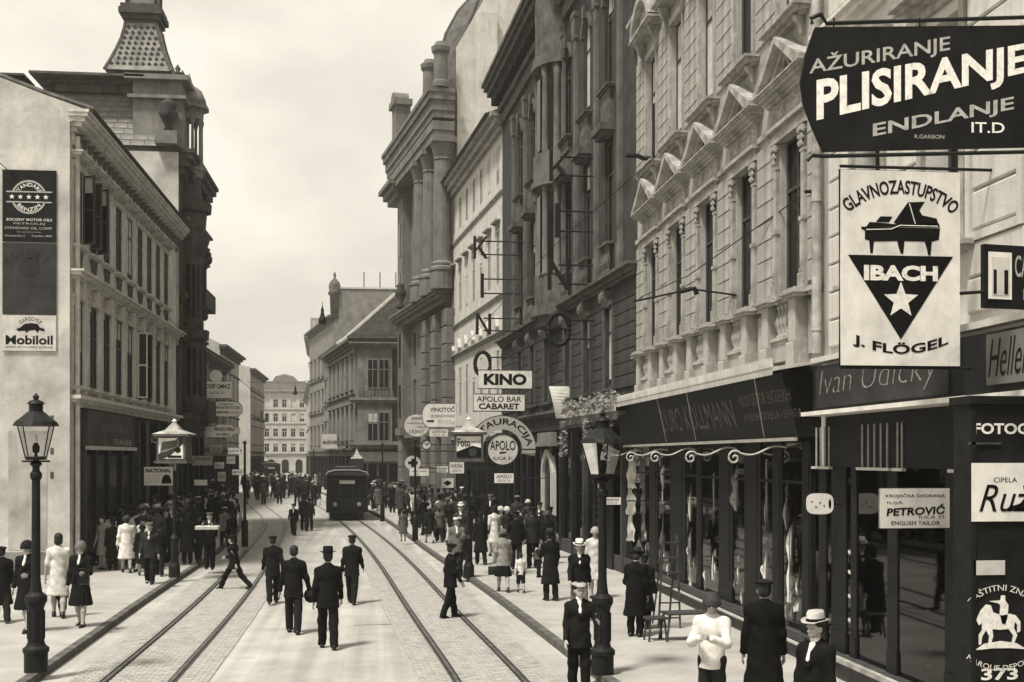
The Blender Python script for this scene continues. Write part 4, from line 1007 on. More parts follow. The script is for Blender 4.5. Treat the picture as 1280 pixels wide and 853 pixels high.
# ---------------- R5: bay-windowed house with its near face to the street
P5a = (P4[0]-2.3, P4[1]+1.4)
def plain(name, label, A, B, H, D, floors, nw, m, mt, cat='building', win=(.9, 1.9), roofh=2.5, roofm=None, shop=True, det=True, group=None, fm=None):
    f = Fac(name, label, A, B, cat, group); r = f.root
    cs_ = [f.L*(i+.5)/nw for i in range(nw)]; ops_ = [(c-win[0]/2, c+win[0]/2, z, z+win[1]) for c in cs_ for z in floors]
    if shop: ops_.append((.4, f.L-.4, 0, 3.4))
    wm_ = wallmesh(f.L, 0, H, ops_, .18); body(wm_, f.L, D, 0, H); wm_.build('wall', m, r)
    for c in cs_:
        for z in floors:
            window(r, c, z, win[0], win[1], .14, fm or M_frame, panes=det)
            if det:
                part('window_hood', ('wh', mt.name, win), lambda: (lambda mb: (mould(mb, -win[0]*.62, win[0]*.62, win[1]+.12, [(.06, .1), (.07, .2)]), mould(mb, -win[0]*.6, win[0]*.6, -.14, [(.06, .08), (.07, .15)]), mb)[-1])(MB()), mt, r, (c, 0, z))
    cc = MB(); mould(cc, 0, f.L, H-.7, [(.25, .15), (.2, .35), (.2, .6)]); mould(cc, 0, f.L, 3.7, [(.15, .1), (.12, .25)])
    for a_, b_ in zip(floors[1:], floors): mould(cc, 0, f.L, a_-.5, [(.1, .08), (.06, .15)])
    cc.build('cornice', mt, r)
    if shop:
        MB().box(.3, f.L-.3, .3, .34, 0, 3.5).build('shop_interior', M_wood, r)
        n_ = max(2, int(f.L/2.2))
        for i in range(n_+1): u_ = .5+(f.L-1)*i/n_; MB().box(u_-.14, u_+.14, -.06, .28, 0, 3.4).build('shop_pillar', M_wood, r)
    if roofh: MB().prism([(-.7, H), (D/2, H+roofh), (D+.5, H)], 0, f.L, 'x').build('roof', roofm or M_roofd, r)
    return f
# near face: front facing the camera
A5 = (XZ(444, HY, 88)[0], 88.0); B5 = (XZ(489, HY, 88)[0]+2, 88.0)
f5 = Fac('bay_window_house', 'low stuccoed house with stacked two-light bay windows facing down the street', A5, B5)
r5 = f5.root
wm = wallmesh(f5.L, 0, 12.2, [], .1); body(wm, f5.L, 9, 0, 12.2); wm.build('wall', M_mid, r5)
zf = lambda py: EYE+(HY-py)*88/1500
bx0, bx1 = f5.u(447), f5.u(490)
bb = MB(); bb.box(bx0, bx1, -.7, 0, 3.9, 11.6); mould(bb, bx0, bx1, zf(437), [(.15, .85), (.15, 1.0), (.1, 1.1)], 0); mould(bb, bx0, bx1, zf(505), [(.2, .85), (.2, .95)]); mould(bb, bx0, bx1, zf(560), [(.2, .9), (.25, 1.1)])
bb.build('bay', M_mid, r5)
for py0, py1 in ((451, 487), (516, 552)):
    for px in (466, 480):
        window(r5, f5.u(px), zf(py1), 13*88/1500, (py1-py0)*88/1500, -.76, M_mid, tr=.65)
for k in range(10): MB().box(bx0+.1+k*.26, bx0+.28+k*.26, -.73, -.7, zf(503), zf(490)).build('bay_panel', M_greyt, r5)
cs = MB(); mould(cs, 0, f5.L, 11.4, [(.3, .3), (.2, .6), (.2, .8)]); cs.build('cornice', M_greyt, r5)
MB().prism([(-.6, 12.1), (f5.L+.5, 12.1), (f5.L+.5, 16.5), (3.2, 14.6)], 0, 9).build('roof', M_roofd, r5)
MB().box(.1, f5.L, -.3, 0, 3.0, 3.7).build('fascia_board', M_zinc, r5)
for i in range(4): MB().box(.2+i*.75, .8+i*.75, -.05, 0, .6, 2.8).build('shop_glass', M_pane, r5)
# its street front going away
A5b = nextpt((A5[0]-.9, 103), 474, 425); 
f5b = plain('far_right_house', 'grey house with arched windows just past the bay-windowed house', (A5[0]-2.6, 104), (A5[0]-.05, 88.3), 12.0, 8, (4.6, 8.3), 6, M_mid, M_greyt, win=(1.0, 2.4), fm=M_framed, roofh=0)
for i in range(6):
    u = f5b.L*(i+.5)/6
    part('balcony', 'balc5', lambda: MB().box(-.8, .8, -.8, 0, 4.2, 4.35).box(-.8, .8, -.8, -.75, 4.35, 5.1), M_greyt, f5b.root, (u, 0, 0)) if i in (1, 4) else None
# R6: gabled firewall house, R7 turret house, R8 pale house
Y6 = 105
x6a = XZ(428, HY, Y6)[0]; x6b = XZ(505, HY, Y6)[0]
f6 = Fac('gabled_house', 'house showing a tall bare gable with a sloping roof edge above the bay-windowed house', (x6a, Y6), (x6b, Y6))
z6 = lambda py: EYE+(HY-py)*Y6/1500
wm = MB(); wm.prism([(0, 0), (f6.L, 0), (f6.L, z6(360)), (0.35, z6(425)), (0, z6(430))], 0, 12); wm.build('gable_wall', M_mid, f6.root)
MB().tube([(f6.L, -.1, z6(359)), (.3, -.1, z6(424)), (-.5, -.1, z6(432))], .16, 5).build('roof_edge', M_zinc, f6.root)
f6b = plain('grey_house', 'grey street front with deep eaves joined to the bare gable', (x6a-2.2, 119), (x6a-.02, Y6+.3), z6(424)-.4, 8, (4.6, 8.6), 5, M_mid, M_greyt, roofh=0, fm=M_framed)
Y7 = 121
z7 = lambda py: EYE+(HY-py)*Y7/1500
x7a = XZ(417, HY, Y7)[0]; x7b = XZ(500, HY, Y7)[0]
f7 = Fac('turret_house', 'tall house with a small corner turret and finial above its bare side wall', (x7a, Y7), (x7b, Y7))
MB().box(0, f7.L, 0, 14, 0, z7(363)).build('side_wall', M_mid, f7.root)
MB().box(-.1, f7.L, -.1, 14, z7(363), z7(361)).build('parapet', M_zinc, f7.root)
tu = MB().lathe([(.42, z7(400)), (.5, z7(372)), (.72, z7(369)), (.55, z7(366)), (.62, z7(360)), (.5, z7(355)), (.2, z7(351)), (.1, z7(349)), (.16, z7(346)), (0, z7(341))], 12, (.1, .2)); tu.build('turret', M_greyt, f7.root, True)
for i in range(3):
    MB().tube([(3+i*1.6, 1, z7(363)), (3+i*1.6, 1, z7(340))], .05, 4).build('aerial_mast', M_iron, f7.root)
f7b = plain('dark_house', 'tall dark street front with heavy cornice beside the turret', (x7a-3.4, 140), (x7a-.02, Y7+.3), z7(395), 8, (4.6, 8.4, 12.0), 6, M_mid, M_greyt, roofh=0, fm=M_framed)
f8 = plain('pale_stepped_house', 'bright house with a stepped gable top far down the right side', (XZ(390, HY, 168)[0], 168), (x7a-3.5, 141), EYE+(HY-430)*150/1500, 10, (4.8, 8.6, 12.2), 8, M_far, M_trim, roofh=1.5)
g8 = MB()
for i in range(3): g8.box(2+i*7, 6+i*7, 0, 1, 17.4, 19.2); g8.box(3+i*7, 5+i*7, 0, 1, 19.2, 20.4)
g8.build('stepped_gable', M_trim, f8.root)
f9 = plain('distant_right_house', 'last narrow house on the right before the end of the street', (XZ(383, HY, 235)[0], 235), (XZ(391, HY, 172)[0], 172), 14, 10, (4.8, 8.4), 8, M_far, M_trim, det=False)
# end of the street
YE = 250
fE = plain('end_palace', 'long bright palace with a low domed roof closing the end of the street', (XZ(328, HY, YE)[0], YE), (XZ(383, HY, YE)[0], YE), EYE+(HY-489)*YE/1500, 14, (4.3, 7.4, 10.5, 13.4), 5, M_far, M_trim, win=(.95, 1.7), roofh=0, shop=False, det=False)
rE = MB(); HE = EYE+(HY-489)*YE/1500; rE.prism([(-.4, HE), (fE.L+.4, HE), (fE.L-.2, HE+1.8), (.2, HE+1.8)], -.3, 14); rE.prism([(2, HE+1.8), (fE.L-2, HE+1.8), (fE.L-2.6, HE+2.8), (fE.L/2, HE+3.3), (2.6, HE+2.8)], 0, 12); rE.build('roof', mat('far_slate', .16), fE.root)
for i in range(3): MB().prism(circ(1.8+i*2.8, 2.1, .7, None, 10, 0, 180)+[(1.1+i*2.8, 0), (2.5+i*2.8, 0)], -.05, 0).build('arched_door', M_pane, fE.root)
# ================================================================ LEFT SIDE
YL = 34.2; XL = -(VPX-90)*0+XZ(90, HY, YL)[0]
YLe = UY(220, XL)
fl = Fac('cream_house', 'cream rendered corner house with a bare side wall carrying painted advertising boards', (XL, YL), (XL, YLe))
rl = fl.root; LL = fl.L
print('L1', LL, XL, YLe)
cl = [(fl.u(96)+.15)+1.8*i for i in range(9)]; dl = (fl.u(207)-cl[0])/8; cl = [cl[0]+dl*i for i in range(9)]
ww = .92
ops = [(c-ww/2, c+ww/2, 9.35, 11.4) for c in cl]+[(c-ww/2, c+ww/2, 5.35, 7.75) for c in cl]+[(.25, LL-.2, .0, 4.75)]
wm = wallmesh(LL, 0, 12.9, ops, .06)
wm.add([(0, 11, 0), (LL, 11, 0), (LL, 11, 12.9), (0, 11, 12.9)], [(0, 3, 2, 1)]); wm.add([(LL, 0, 0), (LL, 11, 0), (LL, 11, 12.9), (LL, 0, 12.9)], [(0, 1, 2, 3)])
wm.build('wall', M_l1, rl)
zg = lambda px, py: XZ(px, py, YL)[1]
gx = lambda px: XL-XZ(px, HY, YL)[0]        # local y (into the building)
def zt(px): return zg(px, 99+(px)*.385)
fw = MB().prism([(0, 0), (gx(-700), 0), (gx(-700), zt(-300)), (gx(-300), zt(-300)), (gx(60), zt(60)), (-.42, zt(106)), (-.42, zt(106)-.2), (0, zt(106)-.35)], -.25, 0, 'x')
fw.build('side_wall', M_plaster2, rl)
MB().box(-.32, -.252, 0, gx(-300), 0, .75).build('plinth', M_mid, rl)
MB().box(-.258, -.251, gx(62), gx(14), .8, 4.05).build('repaired_patch', mat('patched_plaster', .36, var=.25, scale=1.2, streak=.25), rl)
MB().box(-.256, -.251, gx(-40), gx(-2), 3.0, 9.5).build('repaired_patch', mat('patched_plaster', .36), rl)
for py_ in (560, 590, 520): MB().box(-.262, -.251, gx(70), gx(66), zg(70, py_+8), zg(70, py_)).build('wall_stain', M_greyt, rl)
MB().tube([(-.15, gx(-300), zt(-300)+.05), (-.15, gx(60), zt(60)+.05), (-.15, -.62, zt(106)+.02)], .09, 4).build('verge', M_greyt, rl)
MB().prism([(-.6, 12.95), (gx(-300), zt(-300)), (gx(-700), 12.95)], 0, LL, 'x').build('roof', M_roofd, rl)
chm = MB().box(.1, 1.0, gx(27), gx(3), 13, zg(10, 94)); chm.box(.0, 1.1, gx(25)-.1, gx(3)+.1, zg(10, 94), zg(10, 91)); chm.build('chimney', M_dark, rl)
cs = MB(); mould(cs, 0, LL, 12.3, [(.12, .15), (.12, .3), (.14, .4), (.1, .48), (.08, .52)]); mould(cs, 0, LL, 8.25, [(.1, .15), (.1, .3), (.06, .38)]); mould(cs, 0, LL, 4.85, [(.1, .15), (.1, .28)]); cs.box(0, LL, -.06, 0, 11.95, 12.3)
cs.build('cornice', M_l1t, rl)
for i in range(27):
    u = .3+i*(LL-.5)/26
    part('cornice_bracket', 'cb1', lambda: console(MB(), 0, 11.85, .13, .45, .28), M_greyt, rl, (u, 0, 0))
rnd4 = random.Random(4)
for i, c in enumerate(cl):
    window(rl, c, 9.35, ww, 2.05, .0, M_greyt, fw=.045); window(rl, c, 5.35, ww, 2.4, .0, M_framed, tr=.62)
    def sur():
        mb = MB(); h = ww/2
        for s in (-1, 1): mb.box(s*h, s*(h+.13), -.025, 0, 9.25, 11.4)
        mb.box(-h-.13, h+.13, -.07, 0, 11.4, 11.58); mould(mb, -h-.1, h+.1, 11.62, [(.07, .14), (.07, .26), (.05, .32)]); mould(mb, -h-.08, h+.08, 9.13, [(.06, .1), (.06, .18)]); return mb
    part('window_surround', 'su_l', sur, M_l1t, rl, (c, 0, 0))
    def apr(): mb = MB().prism([(-.34, 9.12), (.34, 9.12), (.2, 8.75), (0, 8.58), (-.2, 8.75)], -.06, 0); return ornament(mb, -.25, .25, 8.68, 9.1, -.06, 22, rnd4)
    part('carved_apron', 'apr_l', apr, M_greyt, rl, (c, 0, 0))
    def sur2():
        mb = MB(); h = ww/2
        for s in (-1, 1): mb.box(s*h, s*(h+.14), -.03, 0, 5.3, 7.55); mb.box(s*h+s*.0, s*(h+.15), -.06, 0, 7.55, 7.85)
        mb.box(-h-.16, h+.16, -.1, 0, 7.75, 7.88); mb.box(-.08, .08, -.2, 0, 7.75, 8.2); mould(mb, -h-.1, h+.1, 5.2, [(.06, .1), (.06, .18)])
        return ornament(mb, -h, h, 7.9, 8.2, -.02, 18, rnd4)
    part('window_surround', 'su_l2', sur2, M_l1t, rl, (c, 0, 0))
# open casements upstairs
for i, zz_, hh in ((0, 9.4, 1.95), (1, 9.4, 1.95), (5, 5.4, 2.3)):
    o = window(rl, 0, 0, .34, hh, 0, M_framed if i != 5 else M_frame, nx=1, tr=.5, curt=0) if i else bpy.data.objects.new('open_casement', None)
    if not i: bpy.data.objects.remove(o)
    if i: o.name = 'open_casement'; o.location = (cl[i]-ww/2+.02, -.02, zz_); o.rotation_euler[2] = R(-80)
    o2 = window(rl, 0, 0, .34, hh, 0, M_framed, nx=1, tr=.5); o2.name = 'open_casement'; o2.location = (cl[i]+ww/2, -.02, zz_); o2.rotation_euler[2] = R(-100)
MB().tube([(.12, -.12, .2), (.12, -.12, 12.2)], .07, 8).build('downpipe', M_l1t, rl)
# shop front under L1
MB().box(.2, LL-.2, .3, .35, 0, 4.8).build('shop_interior', M_wood, rl)
fb = MB().box(fl.u(104), fl.u(164), -.12, .2, 3.65, 4.7).build('fascia_board', M_dark, rl)
letters('SAVIĆ I DRUG', fl.u(122), fl.u(155), 4.1, 4.42, M_ltrd, fb, y=-.125); letters('TKANINE', fl.u(137), fl.u(160), 3.72, 3.9, M_ltrg, fb, y=-.125)
MB().box(fl.u(104), fl.u(164), -.2, -.05, 3.55, 3.66).build('fascia_shelf', M_enamelg, rl)
rs2 = random.Random(2)
for px in (97, 104, 118, 134, 150, 164, 172, 184, 196, 208):
    u = fl.u(px); MB().box(u-.12, u+.12, -.08, .28, .1, 3.55 if px < 165 else 4.6).build('shop_pillar', M_wood2 if px in (104, 172) else M_wood, rl)
for px in (110, 126, 142, 157): MB().box(fl.u(px)-.5, fl.u(px)+.5, .0, .02, .5, 3.4).build('shop_glass', M_pane, rl)
pb = MB().box(0, .3, 0, .04, 0, 3.0); o = pb.build('striped_pole_board', M_greyt, None, loc=fl.world(fl.u(171), -.35, 1.6)); o.rotation_euler[2] = fl.rz; tag(o, 'narrow grey upright board on the shop front left of the confectioner sign', 'board')
# ---- boards on the side wall (face the camera)
def wsign(name, label, px0, py0, px1, py1, mb_, parent=None, m_frame=None, Y=YL-.3):
    x0, z1 = XZ(px0, py0, Y); x1, z0 = XZ(px1, py1, Y); t = thing(name, label, 'advertising board', (x0, Y, z0))
    b_ = MB().box(0, x1-x0, 0, .05, 0, z1-z0).build('board', mb_, t)
    return t, b_, x1-x0, z1-z0
t, b, w_, h_ = wsign('petrol_board', 'black board with a ringed row of stars, topmost on the bare side wall', 3, 212, 70, 303, M_black)
k = w_/67
cxr, czr = 33*k, h_-35*k
ringmb(cxr, czr, 19.5*k, 22*k, -.006, 0, 40).build('ring', M_ltrg, b)
MB().box(5*k, 62*k, -.010, -.0062, czr-7*k, czr+7*k).build('band', M_black, b)
MB().box(5*k, 62*k, -.014, -.010, czr-7.5*k, czr-5.8*k).box(5*k, 62*k, -.014, -.010, czr+5.8*k, czr+7.5*k).build('band_edge', M_ltrg, b)
for i in range(5): flat(star((12+i*10.6)*k, czr, 3.6*k, 0), -.012).build('star', M_ltr, b)
letters('STANDARD', -17*k, 17*k, 0, 5*k, M_ltr, b, bold=.01, warp=arc(cxr, czr+1*k, 12.5*k)); letters('BENZIN', -13*k, 13*k, -5*k, 0, M_ltr, b, bold=.01, warp=arc(cxr, czr-1*k, 13*k, False))
for txt, py, hh, x0, x1, mt in (('SOCONY MOTOR OILS', 277, 4, 5, 62, M_ltr), ('PETROLEJ', 282.5, 4, 14, 53, M_ltrg), ('STANDARD OIL COMP', 288, 4, 3, 62, M_ltrg), ('OF JUGOSLAVIA', 292.5, 2, 18, 48, M_ltrg), ('Samostanska 5', 297.5, 3, 3, 28, M_ltrg), ('Telefon 800', 297.5, 3, 36, 62, M_ltrg)):
    zc = h_-(py+1-212)*k; letters(txt, x0*k, x1*k, zc, zc+hh*k*.8, mt, b, bold=.005)
t, b, w_, h_ = wsign('faded_board', 'dark board with almost unreadable faded lettering in the middle of the side wall', 3, 303.5, 70, 393.5, M_faded)
letters('SHELL', -26*k, 26*k, 0, 13*k, M_faded2, b, bold=.02, warp=arc(33*k, h_-44*k, 24*k)); flat(circ(34*k, h_-32*k, 13*k), 0).build('disc', M_faded2, b)
t, b, w_, h_ = wsign('motor_oil_board', 'small white board with a winged beast and heavy black lettering, lowest on the side wall', 3, 394, 70, 439, M_enamelg)
letters('GARGOYLE', -13*k, 13*k, 0, 5*k, M_ink, b, warp=arc(35*k, h_-24*k, 17*k)); letters('Mobiloil', 4*k, 63*k, 8*k, 20*k, M_ink, b, bold=.03); letters('FAITES NE CONFIEZ QU\'ELLES', 4*k, 63*k, 3*k, 6*k, M_ink, b)
flat([(p[0]*k, p[1]*k) for p in ((17, 28), (22, 30), (28, 35), (36, 36), (44, 35), (47, 30), (52, 29), (53, 25), (46, 27), (44, 23), (41, 27), (33, 26), (30, 23), (28, 26), (20, 25))], 0).build('beast', M_ink, b)
# ---------------- L2: dark towered building
X2 = XL+.1
f2l = Fac('towered_house', 'dark ornate house with stacked oriels, mansard roof and a tall steep spire', (X2, YLe+.05), (X2, 58.5))
rr2 = f2l.root; q = f2l.L
sc = lambda py, Y=52.0: EYE+(HY-py)*Y/1500
mb = wallmesh(q, 0, 16.3, [(.4, q-.3, 0, 4.2)], .3); body(mb, q, 16, 0, 16.3); mb.build('wall', M_dark, rr2)
Hm = sc(128); Hb = sc(205)
# side wall facing the camera with mansard above
xs_ = lambda px, Y=YLe: X2-XZ(px, HY, Y)[0]
MB().prism([(.0, 8), (22, 8), (22, Hb), (.0, Hb)], -.04, 0.1, 'x').build('party_wall', M_plaster2, rr2)
man = MB(); yb = [xs_(212), xs_(192)]
man.add([(0, .2, 16.3), (q, .2, 16.3), (q, 14, 16.3), (0, 14, 16.3), (1.2, 1.6, Hm), (q-.8, 1.6, Hm), (q-.8, 13, Hm), (1.2, 13, Hm)], [(0, 1, 5, 4), (1, 2, 6, 5), (2, 3, 7, 6), (3, 0, 4, 7), (4, 5, 6, 7)])
mo = man.build('mansard_roof', M_roof, rr2)
# slates on the camera-facing slope
sl_ = cached('slate', lambda: MB().box(-.27, .27, -.015, 0.015, -.15, .15).mesh('slate', M_roof))
ang = math.atan2(1.2, Hm-16.3)
zrow = 16.4; j = 0
while zrow < Hm-.1:
    tt = (zrow-16.3)/(Hm-16.3); xo = 1.2*tt-.03; y = .5+1.4*tt+(.28 if j % 2 else 0)
    while y < 13.6-.6*tt:
        o = inst('slate', sl_, mo, (xo, y, zrow)); o.rotation_euler = (0, ang+R(-3), R(-90)); o.rotation_euler = Matrix.Rotation(R(90), 4, 'Z').to_euler()
        o.rotation_euler = (Matrix.Rotation(ang+R(4), 4, 'Y') @ Matrix.Rotation(R(90), 4, 'Z')).to_euler(); y += .56
    zrow += .27; j += 1
yE_ = xs_(36); cp = MB(); cp.box(.9, q+.3, 1.0, yE_-.8, Hm, Hm+.3); cp.box(.6, q+.4, 1.5, yE_-.3, Hm+.3, Hm+.42); cp.box(-.1, q+.6, 1.4, yE_, Hm+.42, Hm+.52); cp.build('roof_cornice', M_greyt, rr2)
for z_c, pr_ in ((15.2, [(.3, .2), (.3, .4), (.25, .55), (.15, .65)]), (4.6, [(.3, .2), (.3, .35)]), (9.9, [(.2, .1), (.2, .2)])):
    cs = MB(); mould(cs, .3, q, z_c, pr_); cs.build('cornice', M_dark, rr2)
# spire
Ys = 55.5; tx = X2-XZ(180, HY, Ys)[0]; ty = Ys-(YLe+.05); z5 = lambda py: EYE+(HY-py)*Ys/1500; ws = Ys/1500*.9
sp_ = MB(); prof = [(43, 113), (36, 98), (30, 84), (25, 70), (22, 58), (20.5, 50)]
for i in range(len(prof)-1):
    (w0_, p0), (w1_, p1) = prof[i], prof[i+1]; a, b_ = w0_*ws, w1_*ws
    sp_.add([(tx_, ty_, z5(p0)) for tx_, ty_ in ((ty-a, tx-a), (ty+a, tx-a), (ty+a, tx+a), (ty-a, tx+a))]+[(tx_, ty_, z5(p1)) for tx_, ty_ in ((ty-b_, tx-b_), (ty+b_, tx-b_), (ty+b_, tx+b_), (ty-b_, tx+b_))],
            [(0, 1, 5, 4), (1, 2, 6, 5), (2, 3, 7, 6), (3, 0, 4, 7), (4, 5, 6, 7)])
so = sp_.build('spire', M_roof, rr2)
def sqr(mb, r_, z0, z1): return mb.box(ty-r_*ws, ty+r_*ws, tx-r_*ws, tx+r_*ws, z0, z1)
cpp = MB(); sqr(cpp, 21, z5(50), z5(46)); sqr(cpp, 24, z5(46), z5(40)); sqr(cpp, 28, z5(40), z5(33)); sqr(cpp, 26, z5(33), z5(28)); cpp.build('spire_cornice', M_dark, rr2)
lan = MB(); sqr(lan, 17.5, z5(28), z5(-30)); lan.build('spire_lantern', M_roof, rr2)
for sx_ in (-1, 1):
    for sy_ in (-1, 1): MB().tube([(ty+sx_*18.5*ws, tx+sy_*18.5*ws, z5(28)), (ty+sx_*18.5*ws, tx+sy_*18.5*ws, z5(-30))], .09, 6).build('lantern_post', M_dark, rr2)
for sx_ in (-1, 1):
    for sy_ in (-1, 1): MB().tube([(ty+sx_*w_*ws, tx+sy_*w_*ws, z5(p)) for w_, p in prof], .07, 5).build('spire_hip', M_greyt, rr2)
for zz_, n_ in ((p, 0) for p in (56, 63, 70, 77, 84, 91, 98, 105)):
    hw = np.interp(zz_, [50, 58, 70, 84, 98, 113], [20.5, 22, 25, 30, 36, 43])*ws
    for k_ in range(int(hw*2/.27)):
        o = inst('slate', cached('slate2', lambda: MB().prism([(-.09, 0), (0, -.11), (.09, 0), (0, .11)], -.02, .02).mesh('slate', M_grey)), so, (ty-hw-.015, tx-hw+.16+k_*.27+(.13 if int(zz_) % 2 else 0), z5(zz_))); o.rotation_euler[2] = R(90)
# corner pavilion and its urn
MB().box(.2, 2.2, -.1, 1.9, 16.3, sc(118)).box(.0, 2.4, -.3, 2.1, sc(140), sc(136)).box(-.1, 2.5, -.4, 2.2, sc(118), sc(112)).build('corner_pavilion', M_mid, rr2)
MB().box(-.45, .2, .0, .9, 16.3, sc(182)).build('urn_pedestal', M_mid, rr2)
MB().lathe([(.25, sc(182)), (.12, sc(176)), (.3, sc(166)), (.42, sc(160)), (.22, sc(155)), (.36, sc(150)), (.22, sc(145)), (.1, sc(142)), (0, sc(140))], 12, (-.15, .4)).build('urn', M_grey, rr2, True)
for dx_, dz_ in ((.4, 0), (1.6, 4)): MB().lathe([(.1, sc(112)), (.25, sc(108-dz_)), (.08, sc(104-dz_)), (.13, sc(101-dz_)), (0, sc(95-dz_))], 8, (dx_, .1)).build('finial', M_dark, rr2, True)
# oriel stack with turret lantern
oc = 1.9; 
ori = MB()
def oct_(r_, z0, z1, r1=None): ori.lathe([(r_*.72, z0), ((r1 or r_)*.72, z1)], 8, (oc, -.05))
for z0, z1, ra, rb in ((4.9, 5.6, .5, 1.1), (5.6, 8.4, 1.1, 1.1), (8.4, 8.8, 1.3, 1.35), (8.8, 12.0, .95, .95), (12.0, 12.7, 1.0, 1.35), (12.7, 13.0, 1.35, 1.4), (13.0, 13.9, 1.1, 1.2), (13.9, 14.3, 1.45, 1.5), (14.3, 15.4, .9, .8)): oct_(ra, z0, z1, rb)
ori.build('oriel', M_dark, rr2)
for a in (180, 225, 270, 315):
    t_ = R(a+22.5)
    for z0, h, r_ in ((6.0, 2.0, 1.03), (9.3, 2.3, .89)):
        o = MB().box(-.18, .18, -.03, .02, 0, h).build('oriel_window', M_pane, rr2, loc=(oc+r_*.72*math.cos(t_), -.05+r_*.72*math.sin(t_), z0)); o.rotation_euler[2] = t_+R(90)
lt = MB(); zb_, zt_ = sc(215), sc(140)
lt.lathe([(.55, 15.4), (.62, zb_)], 8, (oc, -.15)); lt.lathe([(.7, zb_), (.7, zb_+.15)], 8, (oc, -.15)); lt.lathe([(.6, zt_-.4), (.62, zt_), (.85, zt_+.05), (.85, zt_+.2)], 8, (oc, -.15))
lt.build('turret_drum', M_mid, rr2)
for k_ in range(8):
    t_ = R(45*k_+22.5); MB().lathe([(.1, zb_+.15), (.07, zb_+.3), (.06, zt_-.7), (.12, zt_-.4)], 6, (oc+.52*math.cos(t_), -.15+.52*math.sin(t_))).build('turret_column', M_mid, rr2)
MB().lathe([(.72, zt_+.2), (.7, zt_+.5), (.55, zt_+.85), (.3, zt_+1.05), (.08, zt_+1.12), (.1, zt_+1.3), (0, zt_+1.7)], 12, (oc, -.15)).build('turret_dome', M_mid, rr2, True)
MB().box(.2, q-.2, .25, .3, 0, 4.2).build('shop_interior', M_wood, rr2)
ro = random.Random(31)
for i_ in range(46):
    a_ = ro.uniform(.2, q-.2); z_c = ro.choice((5.4, 8.2, 8.9, 9.6, 12.4, 13.2, 14.6, 14.9))+ro.uniform(-.2, .2)
    part('carved_ornament', ('co', i_ % 5), lambda: MB().lathe([(0, 0), (.1, .06), (.16, .2), (.08, .34), (.12, .42), (0, .5)], 7), M_dark, rr2, (a_, -.12-ro.uniform(0, .3)*(z_c > 9), z_c))
for z_c, pr_ in ((8.6, .22), (12.3, .28), (13.6, .4), (7.2, .16)):
    cs = MB(); mould(cs, 3.0, q, z_c, [(.08, pr_*.6), (.1, pr_)]); cs.build('string_course', M_dark, rr2)
for u_ in (3.3, 5.3, 6.6):
    for z_c in (5.2, 10.2): MB().lathe([(.16, 0), (.16, .2), (.11, .3), (.1, 2.6), (.17, 2.8), (.17, 3.0)], 8).build('wall_column', M_dark, rr2, loc=(u_, -.12, z_c))
for i in range(5): MB().box(.1+i*1.6, .4+i*1.6, -.1, .25, .1, 4.2).build('shop_pillar', M_wood, rr2)
for z0 in (5.6, 10.8): window(rr2, 4.6, z0, 1.1, 2.6, .02, M_framed); window(rr2, 6.0, z0, 1.0, 2.6, .02, M_framed)
MB().box(3.7, 6.9, -.7, 0, 4.95, 5.15).box(3.7, 6.9, -.7, -.62, 5.15, 5.9).build('balcony', M_dark, rr2)
MB().box(3.7, 6.9, -.6, 0, 10.1, 10.3).box(3.7, 6.9, -.6, -.52, 10.3, 10.9).build('balcony', M_dark, rr2)
# ---------------- L3, L4 and beyond
Y3 = 98
x3a, x3b = XZ(225, HY, Y3)[0], XZ(275, HY, Y3)[0]
z3 = lambda py: EYE+(HY-py)*Y3/1500
e3 = nextpt((x3b, Y3), 474, 297)
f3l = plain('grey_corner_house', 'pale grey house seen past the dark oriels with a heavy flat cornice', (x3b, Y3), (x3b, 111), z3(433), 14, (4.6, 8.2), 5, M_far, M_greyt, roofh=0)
MB().prism([(0, 0), (7, 0), (7, z3(432)+1.8), (3.2, z3(432)+1.5), (0, z3(432))], -.1, -.02, 'x').build('firewall', M_far, f3l.root)
Y4 = 140
x4b = XZ(313, HY, Y4)[0]; z4 = lambda py: EYE+(HY-py)*Y4/1500
f4l = plain('balcony_house', 'pale four-storey house with small balconies further along the left side', (x4b, Y4), (XZ(330, HY, 158)[0], 158), z4(462), 14, (4.8, 8.2, 11.4), 5, M_far, M_greyt, roofh=0)
MB().prism([(0, 0), (8, 0), (8, z4(445)), (0, z4(461))], -.1, -.02, 'x').build('firewall', M_far, f4l.root)
for i in (1, 3):
    part('balcony', 'bal_l4', lambda: MB().box(-1, 1, -.9, 0, 7.7, 7.9).box(-1, 1, -.9, -.82, 7.9, 8.8), M_greyt, f4l.root, (f4l.L*(i+.5)/5, 0, 0))
f5l = plain('distant_left_house', 'low distant house joining the bright palace on the left', (XZ(331, HY, 175)[0]-1.5, 175), (XZ(331, HY, 235)[0]-.5, 235), 9, 14, (4.8,), 9, M_far, M_trim, det=False, roofh=1)
f6l = plain('side_street_house', 'pale house closing the gap behind the dark towered house', (XL-3.5, 60), (XL-3.5, 96), 10.5, 10, (4.8, 7.6), 10, M_mid, M_greyt, roofh=2)
